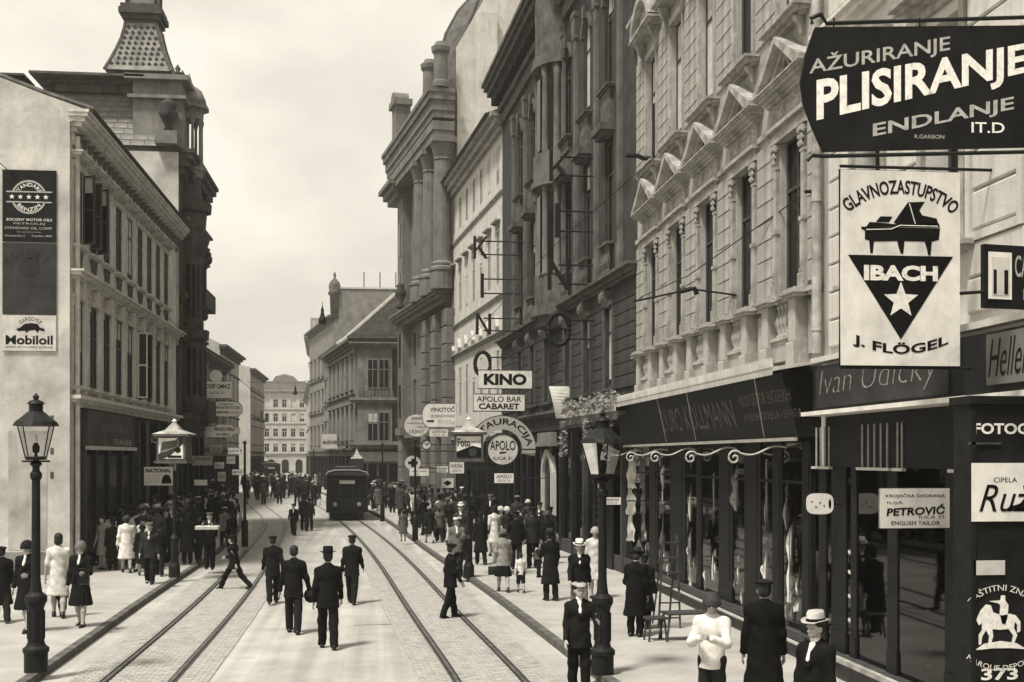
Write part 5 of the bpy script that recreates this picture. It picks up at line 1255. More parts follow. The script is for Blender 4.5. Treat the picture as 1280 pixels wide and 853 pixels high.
# ================================================================ TRAM
def tram(loc, rz, label, k=1.0):
    t = thing('tram', label, 'tram', loc, rz)
    W_ = 1.08; Lh = 8.6
    P_ = [(-W_, .45), (W_, .45), (W_, 1.25), (W_*.98, 2.2), (W_*.98, 2.3), (-W_*.98, 2.3), (-W_*.98, 2.2), (-W_, 1.25)]
    paint = mat('tram_paint', .012, rough=.5, var=.3); 
    b_ = MB(); b_.box(-W_, W_, 0, Lh, .42, 1.22); b_.box(-W_*.97, W_*.97, .05, Lh-.05, 2.15, 2.35)
    for s in (-1, 1):
        b_.box(s*W_*.97, s*(W_*.9), .05, .2, 1.22, 2.15)
        for i in range(8): y = .2+i*(Lh-.5)/7; b_.box(s*W_*.97, s*W_*.9, y, y+.12, 1.22, 2.15)
    b_.box(-.36, -.28, 0, .06, 1.22, 2.15); b_.box(.28, .36, 0, .06, 1.22, 2.15); b_.build('body', paint, t)
    rf_ = MB(); pr = [(-W_*1.02, 2.35), (-W_*.9, 2.5), (-W_*.55, 2.6), (W_*.55, 2.6), (W_*.9, 2.5), (W_*1.02, 2.35)]
    rf_.prism(pr, -.15, Lh+.15); rf_.box(-W_*.5, W_*.5, .5, Lh-.5, 2.6, 2.78); rf_.build('roof', mat('tram_roof', .05, var=.2), t)
    MB().tube([(x*1.0, -.16, z+.03) for x, z in pr], .025, 5).build('roof_edge', M_zinc, t)
    for a, c in ((-W_*.9, -.36), (-.28, .28), (.36, W_*.9)): MB().box(a, c, .02, .04, 1.25, 2.12).build('windscreen', M_pane, t)
    for s in (-1, 1):
        for i in range(7): y = .32+i*(Lh-.5)/7; MB().box(s*W_*.94, s*W_*.92, y, y+.98, 1.25, 2.12).build('side_window', M_pane, t)
    for x in (-.62, .62): MB().lathe([(.0, 0), (.1, .0), (.11, .06), (0, .08)], 12).xf(Matrix.Rotation(R(90), 4, 'X')).build('headlight', M_ltrg, t, loc=(x, .0, .85))
    MB().box(-.9, .9, -.2, 0, .38, .5).box(-.1, .1, -.35, -.2, .4, .52).build('buffer_beam', M_iron, t)
    MB().box(-.8, .8, -.12, -.06, .14, .3).tube([(-.8, -.1, .14), (-.8, 0, .42)], .02, 4).tube([(.8, -.1, .14), (.8, 0, .42)], .02, 4).build('lifeguard', M_iron, t)
    for y in (2.2, Lh-2.2):
        for s in (-1, 1): MB().lathe([(.0, -.04), (.36, -.04), (.36, .04), (0, .04)], 16).xf(Matrix.Rotation(R(90), 4, 'Y')).build('wheel', M_iron, t, loc=(s*.5, y, .36))
    MB().box(-.4, .4, -.03, 0, 1.92, 2.1).build('route_board', M_enamelg, t)
    MB().tube([(0, Lh*.5, 2.78), (0, Lh*.5+1.4, 3.35)], .03, 5).tube([(-.5, Lh*.5+1.4, 3.35), (.5, Lh*.5+1.4, 3.35)], .02, 5).build('current_collector', M_iron, t)
    return t
yt = 63.0; xt = float(trR(yt)); tram((xt-.1, yt, .02), R(2.5), 'dark tram car standing on the right-hand track past the walking men')
yt = 142.0; xt = float(trR(yt)); tram((xt-.4, yt, .02), math.atan2(-(float(trR(yt+6))-xt), 6), 'small distant tram car surrounded by the far crowd')

# ================================================================ LAMP POSTS
def lamp_body(h, sq=False):
    mb = MB(); mb.lathe([(.17, 0), (.17, .28), (.19, .3), (.19, .36), (.14, .4), (.12, .45), (.115, .95), (.13, 1.0), (.16, 1.06), (.16, 1.14), (.09, 1.2), (.075, 1.3), (.065, 1.42), (.06, h-1.15), (.085, h-1.1), (.085, h-1.04), (.055, h-1.0), (.05, h-.95), (.09, h-.9), (.045, h-.84)], 14)
    return mb
def gas_lamp(x, y, h, label, gang=0, sc_=1.0, grp='cast iron gas lamps along the kerbs'):
    t = thing('street_lamp', label, 'street lamp', (x, y, KH), gang, grp)
    b_ = lamp_body(h).build('post', M_iron, t, True); b_.data.shade_flat()
    for k_ in range(8):
        a = 2*math.pi*k_/8; MB().box(-.012, .012, -.012, .012, .5, .92).build('flute', M_iron, t, loc=(.118*math.cos(a), .118*math.sin(a), 0))
    zb_ = h-.84
    MB().tube([(-.2, 0, zb_-.02), (.2, 0, zb_-.02)], .016, 6).build('ladder_bar', M_iron, t)
    fr = MB(); a0, a1, hh = .13, .225, .48
    for s in (-1, 1):
        for q_ in (-1, 1): fr.tube([(s*a0, q_*a0, zb_+.04), (s*a1, q_*a1, zb_+.04+hh)], .011, 4)
    for a_, z_ in ((a0, zb_+.04), (a1, zb_+.04+hh)): fr.tube([(-a_, -a_, z_), (a_, -a_, z_), (a_, a_, z_), (-a_, a_, z_)], .013, 4, True)
    fr.box(-a0, a0, -a0, a0, zb_, zb_+.03); fr.build('lantern_frame', M_iron, t)
    for s, ax in ((-1, 0), (1, 0), (-1, 1), (1, 1)):
        q0 = [(-a0, s*a0), (a0, s*a0)]; q1 = [(a1, s*a1), (-a1, s*a1)]
        P_ = [(p[0], p[1], zb_+.045) for p in q0]+[(p[0], p[1], zb_+.035+hh) for p in q1]
        if ax: P_ = [(p[1], p[0], p[2]) for p in P_]
        MB().add(P_, [(0, 1, 2, 3)]).build('lantern_pane', M_lglass, t)
    MB().lathe([(.33, zb_+hh+.03), (.30, zb_+hh+.09), (.2, zb_+hh+.17), (.12, zb_+hh+.24), (.1, zb_+hh+.25), (.1, zb_+hh+.35), (.13, zb_+hh+.36), (.1, zb_+hh+.4), (.03, zb_+hh+.43), (.05, zb_+hh+.47), (0, zb_+hh+.53)], 4 if False else 14).build('lantern_roof', M_iron, t)
    MB().lathe([(.03, zb_+.03), (.02, zb_+.1), (.05, zb_+.12), (.055, zb_+.2), (.03, zb_+.25), (.02, zb_+.26)], 10).build('gas_burner', M_iron, t)
    MB().lathe([(.022, zb_+.25), (.028, zb_+.3), (.02, zb_+.38), (0, zb_+.39)], 8).build('gas_mantle', M_enamel, t)
    return t
x, y = G(45, 840, KH); gas_lamp(x, y, 4.02, 'black gas street lamp standing nearest on the left pavement edge', R(6))
x, y = G(753, 843, KH); gas_lamp(x, y, 3.76, 'black gas street lamp beside the boy on the right pavement', R(20))
def ad_lamp(x, y, h, label, art, post_h=1.3):
    t = thing('advertising_lamp', label, 'street lamp', (x, y, KH), R(-4), 'lamp posts with advertising lanterns'); s = y/1500
    MB().lathe([(.15, 0), (.15, .3), (.12, .36), (.1, .42), (.1, 1.0), (.13, 1.05), (.06, 1.15), (.045, 1.3), (.04, h-1.4)], 12).build('post', M_iron, t)
    w2 = .38; z0 = h-1.13; z1 = h-.48
    fr = MB(); fr.box(-w2-.05, w2+.05, -w2-.05, w2+.05, z0-.07, z0); fr.box(-w2, w2, -w2, w2, z0, z1); fr.box(-w2-.1, w2+.1, -w2-.1, w2+.1, z1, z1+.06)
    fr.build('lantern_box', M_greyt, t)
    rf_ = MB(); rf_.add([(-w2-.1, -w2-.1, z1+.06), (w2+.1, -w2-.1, z1+.06), (w2+.1, w2+.1, z1+.06), (-w2-.1, w2+.1, z1+.06), (-.2, -.2, z1+.17), (.2, -.2, z1+.17), (.2, .2, z1+.17), (-.2, .2, z1+.17), (-.05, -.05, z1+.36), (.05, -.05, z1+.36), (.05, .05, z1+.36), (-.05, .05, z1+.36)],
        [(0, 1, 5, 4), (1, 2, 6, 5), (2, 3, 7, 6), (3, 0, 4, 7), (4, 5, 9, 8), (5, 6, 10, 9), (6, 7, 11, 10), (7, 4, 8, 11)]); rf_.build('lantern_roof', M_trim, t)
    MB().lathe([(.04, z1+.35), (.07, z1+.41), (0, z1+.48)], 8).build('finial', M_enamel, t)
    pb_ = MB().box(-w2+.06, w2-.06, -w2-.012, -w2, z0+.05, z1-.05).build('poster', M_enamel, t)
    art(pb_, w2-.06, -w2-.014, z0+.05, z1-.05)
    return t
def art_box(p, a, y, z0, z1):
    flat([(-a, z0), (-a, z0+.12), (-.1, z0+.36), (.2, z1), (a, z1), (a, z1-.15), (0, z0+.1), (-.2, z0)], y).build('poster_shape', M_faded, p)
    flat([(-a+.04, z0+.22), (-.22, z1-.1), (.22, z1-.04), (.2, z1-.22), (-.1, z0+.2), (-a+.06, z0+.16)], y-.005).build('poster_shape', M_mid, p)
    for i in range(6): MB().tube([(-a+.07, y-.012, z0+.24+i*.035), (.18, y-.012, z1-.2+i*.025)], .006, 4).build('poster_line', M_ink, p)
    flat(circ(.18, z0+.24, .08), y-.005).build('poster_disc', M_ink, p); MB().box(-.08, .28, y-.008, y, z0+.03, z0+.09).build('poster_shape', M_ink, p)
def art_foto(p, a, y, z0, z1):
    flat([(-a, z0), (a, z0), (a, z0+.24), (.1, z0+.3), (-a, z0+.14)], y).build('poster_shape', M_ink, p)
    letters('Foto', -a+.02, .04, z0+.28, z1-.06, M_ink, p, y=y-.01, bold=.02); letters('aparati', .06, a-.02, z0+.36, z0+.44, M_ink, p, y=y-.01)
    flat(circ(.1, z0+.12, .11), y-.005).build('poster_disc', M_faded, p)
x, y = G(218, 722, KH); ad_lamp(x, y, 4.25, 'lamp post with a white pointed lantern showing a striped box, left pavement edge', art_box)
x, y = G(586, 722, KH); ad_lamp(x, y, 4.3, 'lamp post with a square lantern lettered Foto on the right kerb', art_foto)
x, y = G(306, 690, KH)
def thin_post(px, py, top, label, base=True):
    x, y = G(px, py, KH); zt_ = EYE+(HY-top)*y/1500
    t = thing('iron_post', label, 'post', (x, y, KH), 0, 'thin iron posts along the kerbs')
    MB().lathe([(.12, 0), (.12, .9), (.06, 1.0), (.05, 1.2), (.04, zt_)], 10).build('shaft', M_iron, t); MB().lathe([(.04, zt_), (.09, zt_+.05), (0, zt_+.15)], 8).build('cap', M_iron, t)
thin_post(306, 684, 560, 'thin dark post at the kerb bend beside the left crowd')
thin_post(519, 676, 556, 'dark post behind the woman in the striped coat on the right pavement')
thin_post(478, 652, 560, 'dark post between the tram and the right-hand crowd')
thin_post(392, 622, 566, 'slim far post at the right kerb beyond the tram')

# ================================================================ LETTER BRACKETS  K I N O
def neon(label, pxs, Y, m, wall_out, lw, lh, fac, grp):
    for ch, (px0, py0, px1, py1) in pxs:
        x0, z1 = XZ(px0, py0, Y); x1, z0 = XZ(px1, py1, Y); t = thing('letter_sign', label % ch, 'letter sign', (x0, Y, z0), 0, grp)
        w_, h_ = x1-x0, z1-z0; th = .16; s = min(.11, max(.08, w_*.18))
        mb = MB()
        if ch == 'K': mb.box(0, s, 0, th, 0, h_); mb.prism([(s*1.05, h_*.45), (w_-s, h_), (w_, h_), (s*1.2, h_*.32)], 0, th); mb.prism([(s*1.5, h_*.52), (s*2.2, h_*.6), (w_, 0), (w_-s*1.2, 0)], 0.002, th)
        elif ch == 'I': mb.box(0, max(s, w_), 0, th, 0, h_)
        elif ch == 'N': mb.box(0, s, 0, th, 0, h_); mb.box(w_-s, w_, 0, th, 0, h_); mb.prism([(s, h_), (s, h_*.8), (w_-s, 0), (w_-s, h_*.2)], .003, th)
        elif ch == 'O':
            n = 24; mb2 = [((w_/2)+(w_/2)*math.cos(a), h_/2+(h_/2)*math.sin(a)) for a in [2*math.pi*i/n for i in range(n)]]; mb.tube([(p[0], th/2, p[1]) for p in mb2], th/2, 8, True)
        mb.build('letter', m, t)
        r = ray(px1, HY)
        wx = fac(Y)
        for k_ in (.18, .78): MB().tube([(w_*.5 if ch != 'O' else w_, th/2, h_*k_), (wx-x0+.1, th/2, h_*k_)], .03, 5).build('bracket_arm', M_iron, t)
def wallx(A, B): return lambda Y: A[0]+(B[0]-A[0])*(Y-A[1])/(B[1]-A[1])
neon('near black hanging letter %s on two arms from the picture house', [('K', (687, 187, 714, 226)), ('I', (694, 254, 701, 296)), ('N', (685, 322, 712, 362)), ('O', (685, 391, 712, 431))], 36.0, M_iron, 0, 0, 0, wallx(P1, P2), 'nearer vertical word of hanging letters')
neon('far black hanging letter %s on two arms in front of the white house', [('K', (592, 295, 610, 323)), ('I', (601, 342, 605, 372)), ('N', (595, 392, 614, 418)), ('O', (594, 440, 613, 470))], 48.0, M_iron, 0, 0, 0, wallx(P1, P2), 'farther vertical word of hanging letters')
# ---- hanging signs along the right pavement
W12 = wallx(P1, P2)
t, b, w_, h_ = hsign('cinema_sign', 'white cinema sign lettered KINO in heavy black, above the cabaret sign', 598, 463, 665, 486, 45, M_enamel, M_iron, wall=W12(45), frame=.05, arms=(.9, .1))
letters('KINO', .1*w_, .9*w_, .18*h_, .82*h_, M_ink, b, bold=.05)
t, b, w_, h_ = hsign('cabaret_sign', 'white cabaret sign with two lines of lettering beneath the cinema sign', 592, 493, 656, 514, 44.6, M_enamel, M_iron, wall=W12(44.6), frame=.05, arms=(.5,), rot=R(2))
letters('APOLO BAR', .06*w_, .94*w_, .55*h_, .88*h_, M_ink, b, bold=.01); letters('CABARET', .1*w_, .9*w_, .1*h_, .46*h_, M_ink, b, bold=.03)
Yr = 44.0; cx_r, cz_r = XZ(628, 562, Yr); t = thing('restaurant_arch_sign', 'grey half-ring sign lettered in an arc around the round sign', 'sign', (cx_r, Yr, cz_r)); kk = Yr/1500
ar_ = ringmb(0, 0, 25*kk, 42*kk, 0, .08, 30, -12, 192).build('board', M_ltrg, t); MB().tube([(42*kk*math.cos(R(a)), .04, 42*kk*math.sin(R(a))) for a in range(-12, 193, 8)], .035, 5).build('frame', M_iron, t)
letters('RESTAURACIJA', -47*kk, 42*kk, 0, 10*kk, M_ink, ar_, y=-.006, bold=.02, warp=arc(0, 0, 29*kk))
MB().tube([(40*kk, .04, 0), (W12(Yr)-cx_r, .04, 0)], .03, 5).build('bracket_arm', M_iron, t)
t = thing('round_bar_sign', 'round pale sign lettered APOLO hanging inside the grey half-ring', 'sign', (cx_r, Yr-.12, cz_r))
dk = flat(circ(0, 0, 19*kk), .08, .08).build('board', M_enamelg, t); ringmb(0, 0, 19*kk, 21*kk, -.02, .1, 32).build('rim', M_iron, t)
letters('APOLO', -16*kk, 16*kk, -1*kk, 11*kk, M_ink, dk, y=-.006, bold=.01); letters('ILICA 31', -12*kk, 12*kk, -13*kk, -9*kk, M_ink, dk, y=-.006, bold=.01); flat([(-4*kk, -6*kk), (4*kk, -4.5*kk), (5*kk, -3*kk), (-4*kk, -3*kk)], -.001).build('pointing_hand', M_ink, dk)
MB().tube([(20*kk, .04, 0), (W12(Yr)-cx_r, .04, 0)], .03, 5).build('bracket_arm', M_iron, t)
W34 = wallx(P2, P3)
rd = lambda n=20, e=1.0: [(.5+.5*math.cos(2*math.pi*i/n), .5+.5*math.sin(2*math.pi*i/n)) for i in range(n)]
lr = [(.22, 0), (1, 0), (1, 1), (.22, 1)]+[(.22+.22*math.cos(a)*1.0, .5+.5*math.sin(a)) for a in [R(105+15*i) for i in range(11)]]
t, b, w_, h_ = hsign('wine_bar_sign', 'white sign with rounded left end lettered Vinotoč', 528, 505, 570, 534, 52, M_enamel, M_iron, wall=W12(52), shape=lr, frame=.03, arms=(.02,))
letters('VINOTOČ', .22*w_, .97*w_, .66*h_, .9*h_, M_ink, b, bold=.02); letters('DOBOČKOVAC', .26*w_, .97*w_, .42*h_, .57*h_, M_ink, b); letters('PIVO Ro', .46*w_, .94*w_, .12*h_, .3*h_, M_ltrg, b); flat([(.12*w_, .22*h_), (.34*w_, .2*h_), (.34*w_, .3*h_), (.12*w_, .28*h_)], 0).build('pointing_hand', M_ink, b)
t, b, w_, h_ = hsign('round_shop_sign', 'round white sign partly behind the wine bar sign', 505, 518, 537, 546, 56, M_enamelg, M_iron, wall=W34(56), shape=rd(), arms=(.05,))
letters('JANČI', .28*w_, .8*w_, .74*h_, .9*h_, M_ink, b, bold=.02); letters('TRGOVAC', .12*w_, .88*w_, .56*h_, .62*h_, M_ink, b); letters('ALAT', .55*w_, .95*w_, .38*h_, .5*h_, M_ink, b); letters('I KANT', .2*w_, .8*w_, .14*h_, .3*h_, M_ink, b)
t, b, w_, h_ = hsign('chemist_sign', 'round white sign with a black cross over a small name board', 506, 570, 526, 588, 58, M_enamelg, M_iron, wall=W34(58), shape=rd(), arms=(.5,))
flat([(w_*p, h_*q_) for p, q_ in ((.4, .22), (.6, .22), (.6, .4), (.8, .4), (.8, .62), (.6, .62), (.6, .8), (.4, .8), (.4, .62), (.2, .62), (.2, .4), (.4, .4))], 0).build('cross', M_ink, b)
t, b, w_, h_ = hsign('name_board', 'small white name board just under the cross sign', 512, 586, 536, 595, 57.8, M_enamel, None, wall=W34(58), arms=(.5,))
letters('JURČIĆ MARICA', .06*w_, .94*w_, .45*h_, .8*h_, M_ink, b); letters('30', .35*w_, .5*w_, .1*h_, .35*h_, M_ink, b)
for (nm, lb, q_, Y_, tx_) in (('small_sign', 'tiny white sign left of the Bankovna sign', (546, 583, 560, 591), 57, 'Kroz'), ('small_sign', 'small white two-line sign right of the tiny white one', (562, 578, 580, 592), 56, 'BANKOVNA'),
       ('small_sign', 'small white sign with a dark diamond low on the shop fronts', (552, 598, 567, 610), 57, None), ('small_sign', 'little framed white card below the round bar sign', (618, 592, 642, 604), 43, 'APOLO'),
       ('long_sign', 'long narrow pale sign under the round white sign', (537, 537, 560, 546), 55, 'GOSTIONA'), ('small_sign', 'narrow white plate in the shop fronts right of the street lamp', (752, 622, 776, 631), 30, 'MERKUROVO')):
    wl = W34(Y_) if Y_ > 53 else W12(Y_)
    t, b, w_, h_ = hsign(nm, lb, *q_, Y_, M_enamel, M_iron, wall=wl, arms=(.5,), frame=.02, group='small signs over the right pavement')
    if tx_: letters(tx_, .1*w_, .9*w_, .5*h_, .85*h_, M_ink, b, bold=.01); letters('ILICA 33', .2*w_, .8*w_, .12*h_, .38*h_, M_ink, b)
    else: flat([(w_*.15, h_*.5), (w_*.5, h_*.2), (w_*.85, h_*.5), (w_*.5, h_*.8)], 0).build('diamond', M_ink, b)
c_ = thing('street_clock', 'small round clock face hanging between the shop signs on the right', 'clock', (*((XZ(533, 556, 56)[0], 56)), XZ(533, 556, 56)[1])); flat(circ(0, 0, .2), .06, .1).build('clock_face', M_enamelg, c_); ringmb(0, 0, .2, .24, -.06, .08, 20).build('rim', M_iron, c_); MB().tube([(0, -.05, 0), (.12, -.05, .1)], .015, 4).tube([(0, -.05, 0), (-.08, -.05, .08)], .015, 4).build('clock_hands', M_ink, c_)
MB().tube([(.2, 0, 0), (W34(56)-c_.location.x, 0, 0)], .025, 4).build('bracket_arm', M_iron, c_)
t, b, w_, h_ = hsign('far_shop_sign', 'far white sign with dark lettering above the right crowd beyond the tram', 402, 543, 424, 561, 92, M_enamelg, None, wall=-3.2, arms=(.5,))
letters('BARDEK', .08*w_, .92*w_, .3*h_, .55*h_, M_ink, b, bold=.03)
t = thing('advertising_kiosk', 'small pointed white advertising lantern above the tram roof', 'lantern', (XZ(446, 577, 80)[0], 80, KH)); MB().tube([(0, 0, 0), (0, 0, 3.0)], .06, 6).build('post', M_iron, t)
MB().box(-.45, .45, -.45, .45, 2.4, 3.1).build('lantern_box', M_faded, t); MB().lathe([(.6, 3.1), (.25, 3.35), (.05, 3.7), (0, 3.8)], 4, (0, 0)).build('lantern_roof', M_trim, t)
# ---- hanging signs along the left pavement
WL = XL
t, b, w_, h_ = hsign('confectioner_sign', 'black sign with white angular letters on the left shop front', 167, 543, 196, 565, 45.5, M_black, None, wall=WL, arms=(.9,), armside=-1)
letters('SLASTIČ', .04*w_, .98*w_, .5*h_, .93*h_, M_ltr, b, bold=.0); letters('Drezer', .08*w_, .7*w_, .15*h_, .38*h_, M_ltrg, b)
t, b, w_, h_ = hsign('cash_register_sign', 'white sign with heavy word and a drawn till on the left pavement', 180, 584, 216, 607, 42.5, M_lifted, M_iron, wall=WL, arms=(.95,), armside=-1, frame=.02)
letters('NATIONAL', .06*w_, .94*w_, .7*h_, .92*h_, M_ink, b, bold=.04); flat([(w_*p, h_*q__) for p, q__ in ((.6, .1), (.95, .1), (.95, .3), (.88, .55), (.75, .6), (.66, .5), (.62, .3))], 0).build('till_picture', M_ink, b)
for i in range(3): letters('registrir blagajne', .08*w_, .56*w_, (.5-.16*i)*h_, (.57-.16*i)*h_, M_ltrg, b)
W5 = XL+.3
def lsign(name, label, box_, Y_, lines, shape=None, m=M_lifted):
    t, b, w_, h_ = hsign(name, label, *box_, Y_, m, M_iron, wall=XL-1, arms=(.95,), armside=-1, frame=.03, shape=shape, group='signs hanging over the left pavement')
    for txt, x0, x1, z0, z1, bo in lines: letters(txt, x0*w_, x1*w_, z0*h_, z1*h_, M_ink, b, bold=bo)
    return t, b, w_, h_
ov = [(.5+.5*math.copysign(abs(math.cos(a))**.55, math.cos(a)), .5+.5*math.copysign(abs(math.sin(a))**.7, math.sin(a))) for a in [2*math.pi*i/24 for i in range(24)]]
lsign('merchant_sign', 'white square-cornered sign lettered Josip Gmaz, highest over the left pavement', (253, 477, 290, 498), 58, [('JOSIP GMAZ', .05, .95, .5, .85, .02), ('ILICA 32', .25, .75, .25, .4, 0)])
tt_ = MB().prism(circ(0, 0, .3, .3, 12), -.02, .03).build('round_topper', M_lifted, None, loc=(XZ(270, 474, 58)[0], 58, XZ(270, 473, 58)[1]+.1)); tag(tt_, 'little white round plate standing on top of the highest left sign', 'plate')
lsign('box_factory_sign', 'white oval sign with three lines of lettering second from the top', (262, 502, 303, 521), 57.5, [('FABRIKA', .3, .72, .74, .88, .0), ('PAPIRNATIH KUTIJA', .08, .92, .46, .68, .02), ('ŠTAMPARIJA', .1, .6, .16, .4, .03), ('KARTONAŽA', .62, .9, .2, .34, 0)], ov)
lsign('mill_sign', 'white flat-ended sign below the oval one over the left pavement', (257, 531, 300, 547), 57, [('PERNICE I PERKA', .25, .85, .5, .78, .03), ('ILICA MALA', .3, .7, .14, .34, .02)], [(0, 0), (.72, 0), (.82, .25), (1, .3), (1, .75), (.85, .78), (.75, 1), (.35, 1), (.3, .85), (0, .85)])
lsign('dim_long_sign', 'dull grey long sign lower down over the left pavement', (240, 570, 266, 582), 53, [('LORD NAGANT', .06, .94, .5, .85, .01)], m=M_ltrg)
lsign('small_plate', 'small white plate lowest over the left crowd', (243, 600, 259, 607), 52, [])
rsx = random.Random(77)
spots = ((262, 556, 278, 566), (285, 560, 300, 568), (272, 590, 282, 602), (290, 587, 305, 594), (268, 578, 280, 586), (283, 571, 294, 580))
lbl = ('dim white pointed board above the left crowd', 'narrow pale board furthest right of the left-hand signs', 'upright white board close over the left crowd', 'flat pale board at the kerb end of the left signs', 'small square white board in the middle of the left sign cluster', 'tiny tilted white board in the left sign cluster')
for (bx, lb) in zip(spots, lbl):
    t, b, w_, h_ = hsign('small_sign', lb, *bx, 66+rsx.uniform(0, 8), rsx.choice((M_enamelg, M_ltrg)), M_iron, wall=XL-2, arms=(.5,), armside=-1, frame=.03, group='small far signs over the left pavement')
    letters(rsx.choice(('OBUĆA', 'ŠEŠIRI', 'KAVA', 'KNJIGE')), .1*w_, .9*w_, .35*h_, .7*h_, M_ink, b)
# ================================================================ WIRES AND HANGING LAMPS
def cable(label, pts, r=.012, name='overhead_wire', sag=.0):
    P_ = []
    for (a, b_) in zip(pts, pts[1:]):
        for i in range(9):
            t_ = i/8; p = Vector(a).lerp(Vector(b_), t_); p.z -= sag*4*t_*(1-t_); P_.append(p)
    o = MB().tube(P_, r, 4).build(name, M_iron, None); tag(o, label, 'wire', 'overhead wires'); return o
def pt(px, py, Y): x_, z_ = XZ(px, py, Y); return (x_, Y, z_)
cable('thin wire running down past the left side wall boards to the far signs', [pt(-40, 165, 30), pt(0, 204, 33), pt(215, 402, 49), pt(300, 478, 90)], .015)
cable('wire from the pediment house down to the picture house', [pt(1012, 238, 19), pt(860, 345, 24), pt(800, 372, 29.5)], .012)
cable('thin wire sloping left from the picture house to the columned house', [pt(826, 190, 26), pt(690, 310, 36), pt(560, 455, 55), pt(500, 490, 80)], .014)
cable('faint wire crossing high above the far street', [pt(330, 500, 90), pt(275, 455, 75), pt(250, 430, 62)], .02)
tw = [(float(trR(y)), float(y), 5.4) for y in range(12, 240, 12)]; tw2 = [(float(trL(y)), float(y), 5.4) for y in range(58, 240, 14)]
def hang_lamp(px, py0, py1, Y, label):
    x_, z0 = XZ(px, py1, Y); z1 = XZ(px, py0, Y)[1]; h = z1-z0
    t = thing('hanging_lamp', label, 'lamp', (x_, Y, z0), 0, 'electric lamps hung over the street')
    MB().lathe([(0, 0), (h*.13, .03*h), (h*.2, .14*h), (h*.19, .26*h), (h*.12, .4*h), (h*.07, .6*h), (h*.08, .7*h), (h*.03, .85*h), (.01, h)], 14).build('lamp_globe', M_iron, t, True)
    MB().tube([(0, 0, h), (0, 0, h*1.12)], .02, 5).build('hook', M_iron, t)
    return z1
hang_lamp(403, 380, 406, 70, 'dark bell-shaped lamp hanging in the sky left of the turret house')
hang_lamp(369, 480, 494, 105, 'smaller dark lamp hanging in front of the bright palace')
cable('wire carrying the smaller hanging lamp across the far street', [pt(310, 478, 105), pt(369, 479, 105), pt(420, 470, 105)], .015)
# wall bracket in front of the pediment house
x_, z_ = XZ(868, 362, 22.6); t = thing('wall_bracket', 'short iron bracket with curled end fixed across the pediment house front', 'bracket', (x_, 22.6, z_)); MB().tube([(-.3, 0, -.05), (-.1, 0, .0), (.0, 0, .02), (.05, 0, -.1)], .05, 6).tube([(.0, 0, 0), (XR-x_, 0, -.1)], .02, 5).tube([(-.3, 0, -.05), (-1.2, 0, -.25)], .02, 5).build('arm', M_iron, t)
x_, z_ = XZ(797, 195, 30); t = thing('wall_bracket', 'dark knobbly bracket jutting from the picture house level with the first hanging letter', 'bracket', (x_, 30, z_)); MB().tube([(-.3, 0, 0), (0, 0, 0), (.15, 0, -.06), (XR-x_, 0, -.06)], .06, 6).build('arm', M_iron, t)
x_, z_ = XZ(1010, 240, 18.4); t = thing('wall_bracket', 'iron wire bracket on the downpipe of the pediment house', 'bracket', (x_, 18.4, z_)); MB().tube([(-.05, 0, 0), (.25, 0, .02), (XR-x_, 0, .0)], .03, 6).lathe([(.06, -.25), (.07, -.05), (.04, .1)], 8, (.2, 0)).build('arm', M_iron, t)
# ladder, stool and table by the cloth shop
def ladder(label, pts0, w_, n):
    t = thing('stepladder', label, 'ladder', pts0); mb = MB()
    MB().tube([(0, 0, 0), (.12, .1, 1.75)], .025, 4).build('rail', M_wood2, t); MB().tube([(w_, 0, 0), (w_-.04, .1, 1.75)], .025, 4).build('rail', M_wood2, t)
    for i in range(n):
        k_ = (i+.7)/(n+.2); MB().box(.12*k_+.0, w_-.04*k_, .1*k_-.03, .1*k_+.03, 1.75*k_-.012, 1.75*k_+.012).build('rung', M_wood2, t)
    MB().tube([(.05, .7, 0), (.12, .12, 1.7)], .02, 4).build('rear_leg', M_wood2, t); MB().tube([(w_-.05, .7, 0), (w_-.05, .12, 1.7)], .02, 4).build('rear_leg', M_wood2, t)
x, y = G(823, 786, KH); ladder('wooden stepladder standing against the cloth shop window', (x, y, KH), .42, 6)
def stool(x, y, w_, d_, h_, label, nm='stool'):
    t = thing(nm, label, nm.replace('_', ' '), (x, y, KH), R(8)); MB().bevbox(0, w_, 0, d_, h_-.04, h_, .01).build('seat' if nm == 'stool' else 'table_top', M_wood2, t)
    for a in (.05, w_-.05):
        for c in (.05, d_-.05): MB().tube([(a+(a-w_/2)*.25, c+(c-d_/2)*.25, 0), (a, c, h_-.04)], .02, 5).build('leg', M_wood2, t)
x, y = G(811, 803, KH); stool(x, y, .36, .3, .42, 'small dark stool on the pavement in front of the stepladder')
x, y = G(836, 803, KH); stool(x, y, .75, .4, .5, 'low bench table beside the stepladder at the cloth shop', 'bench')
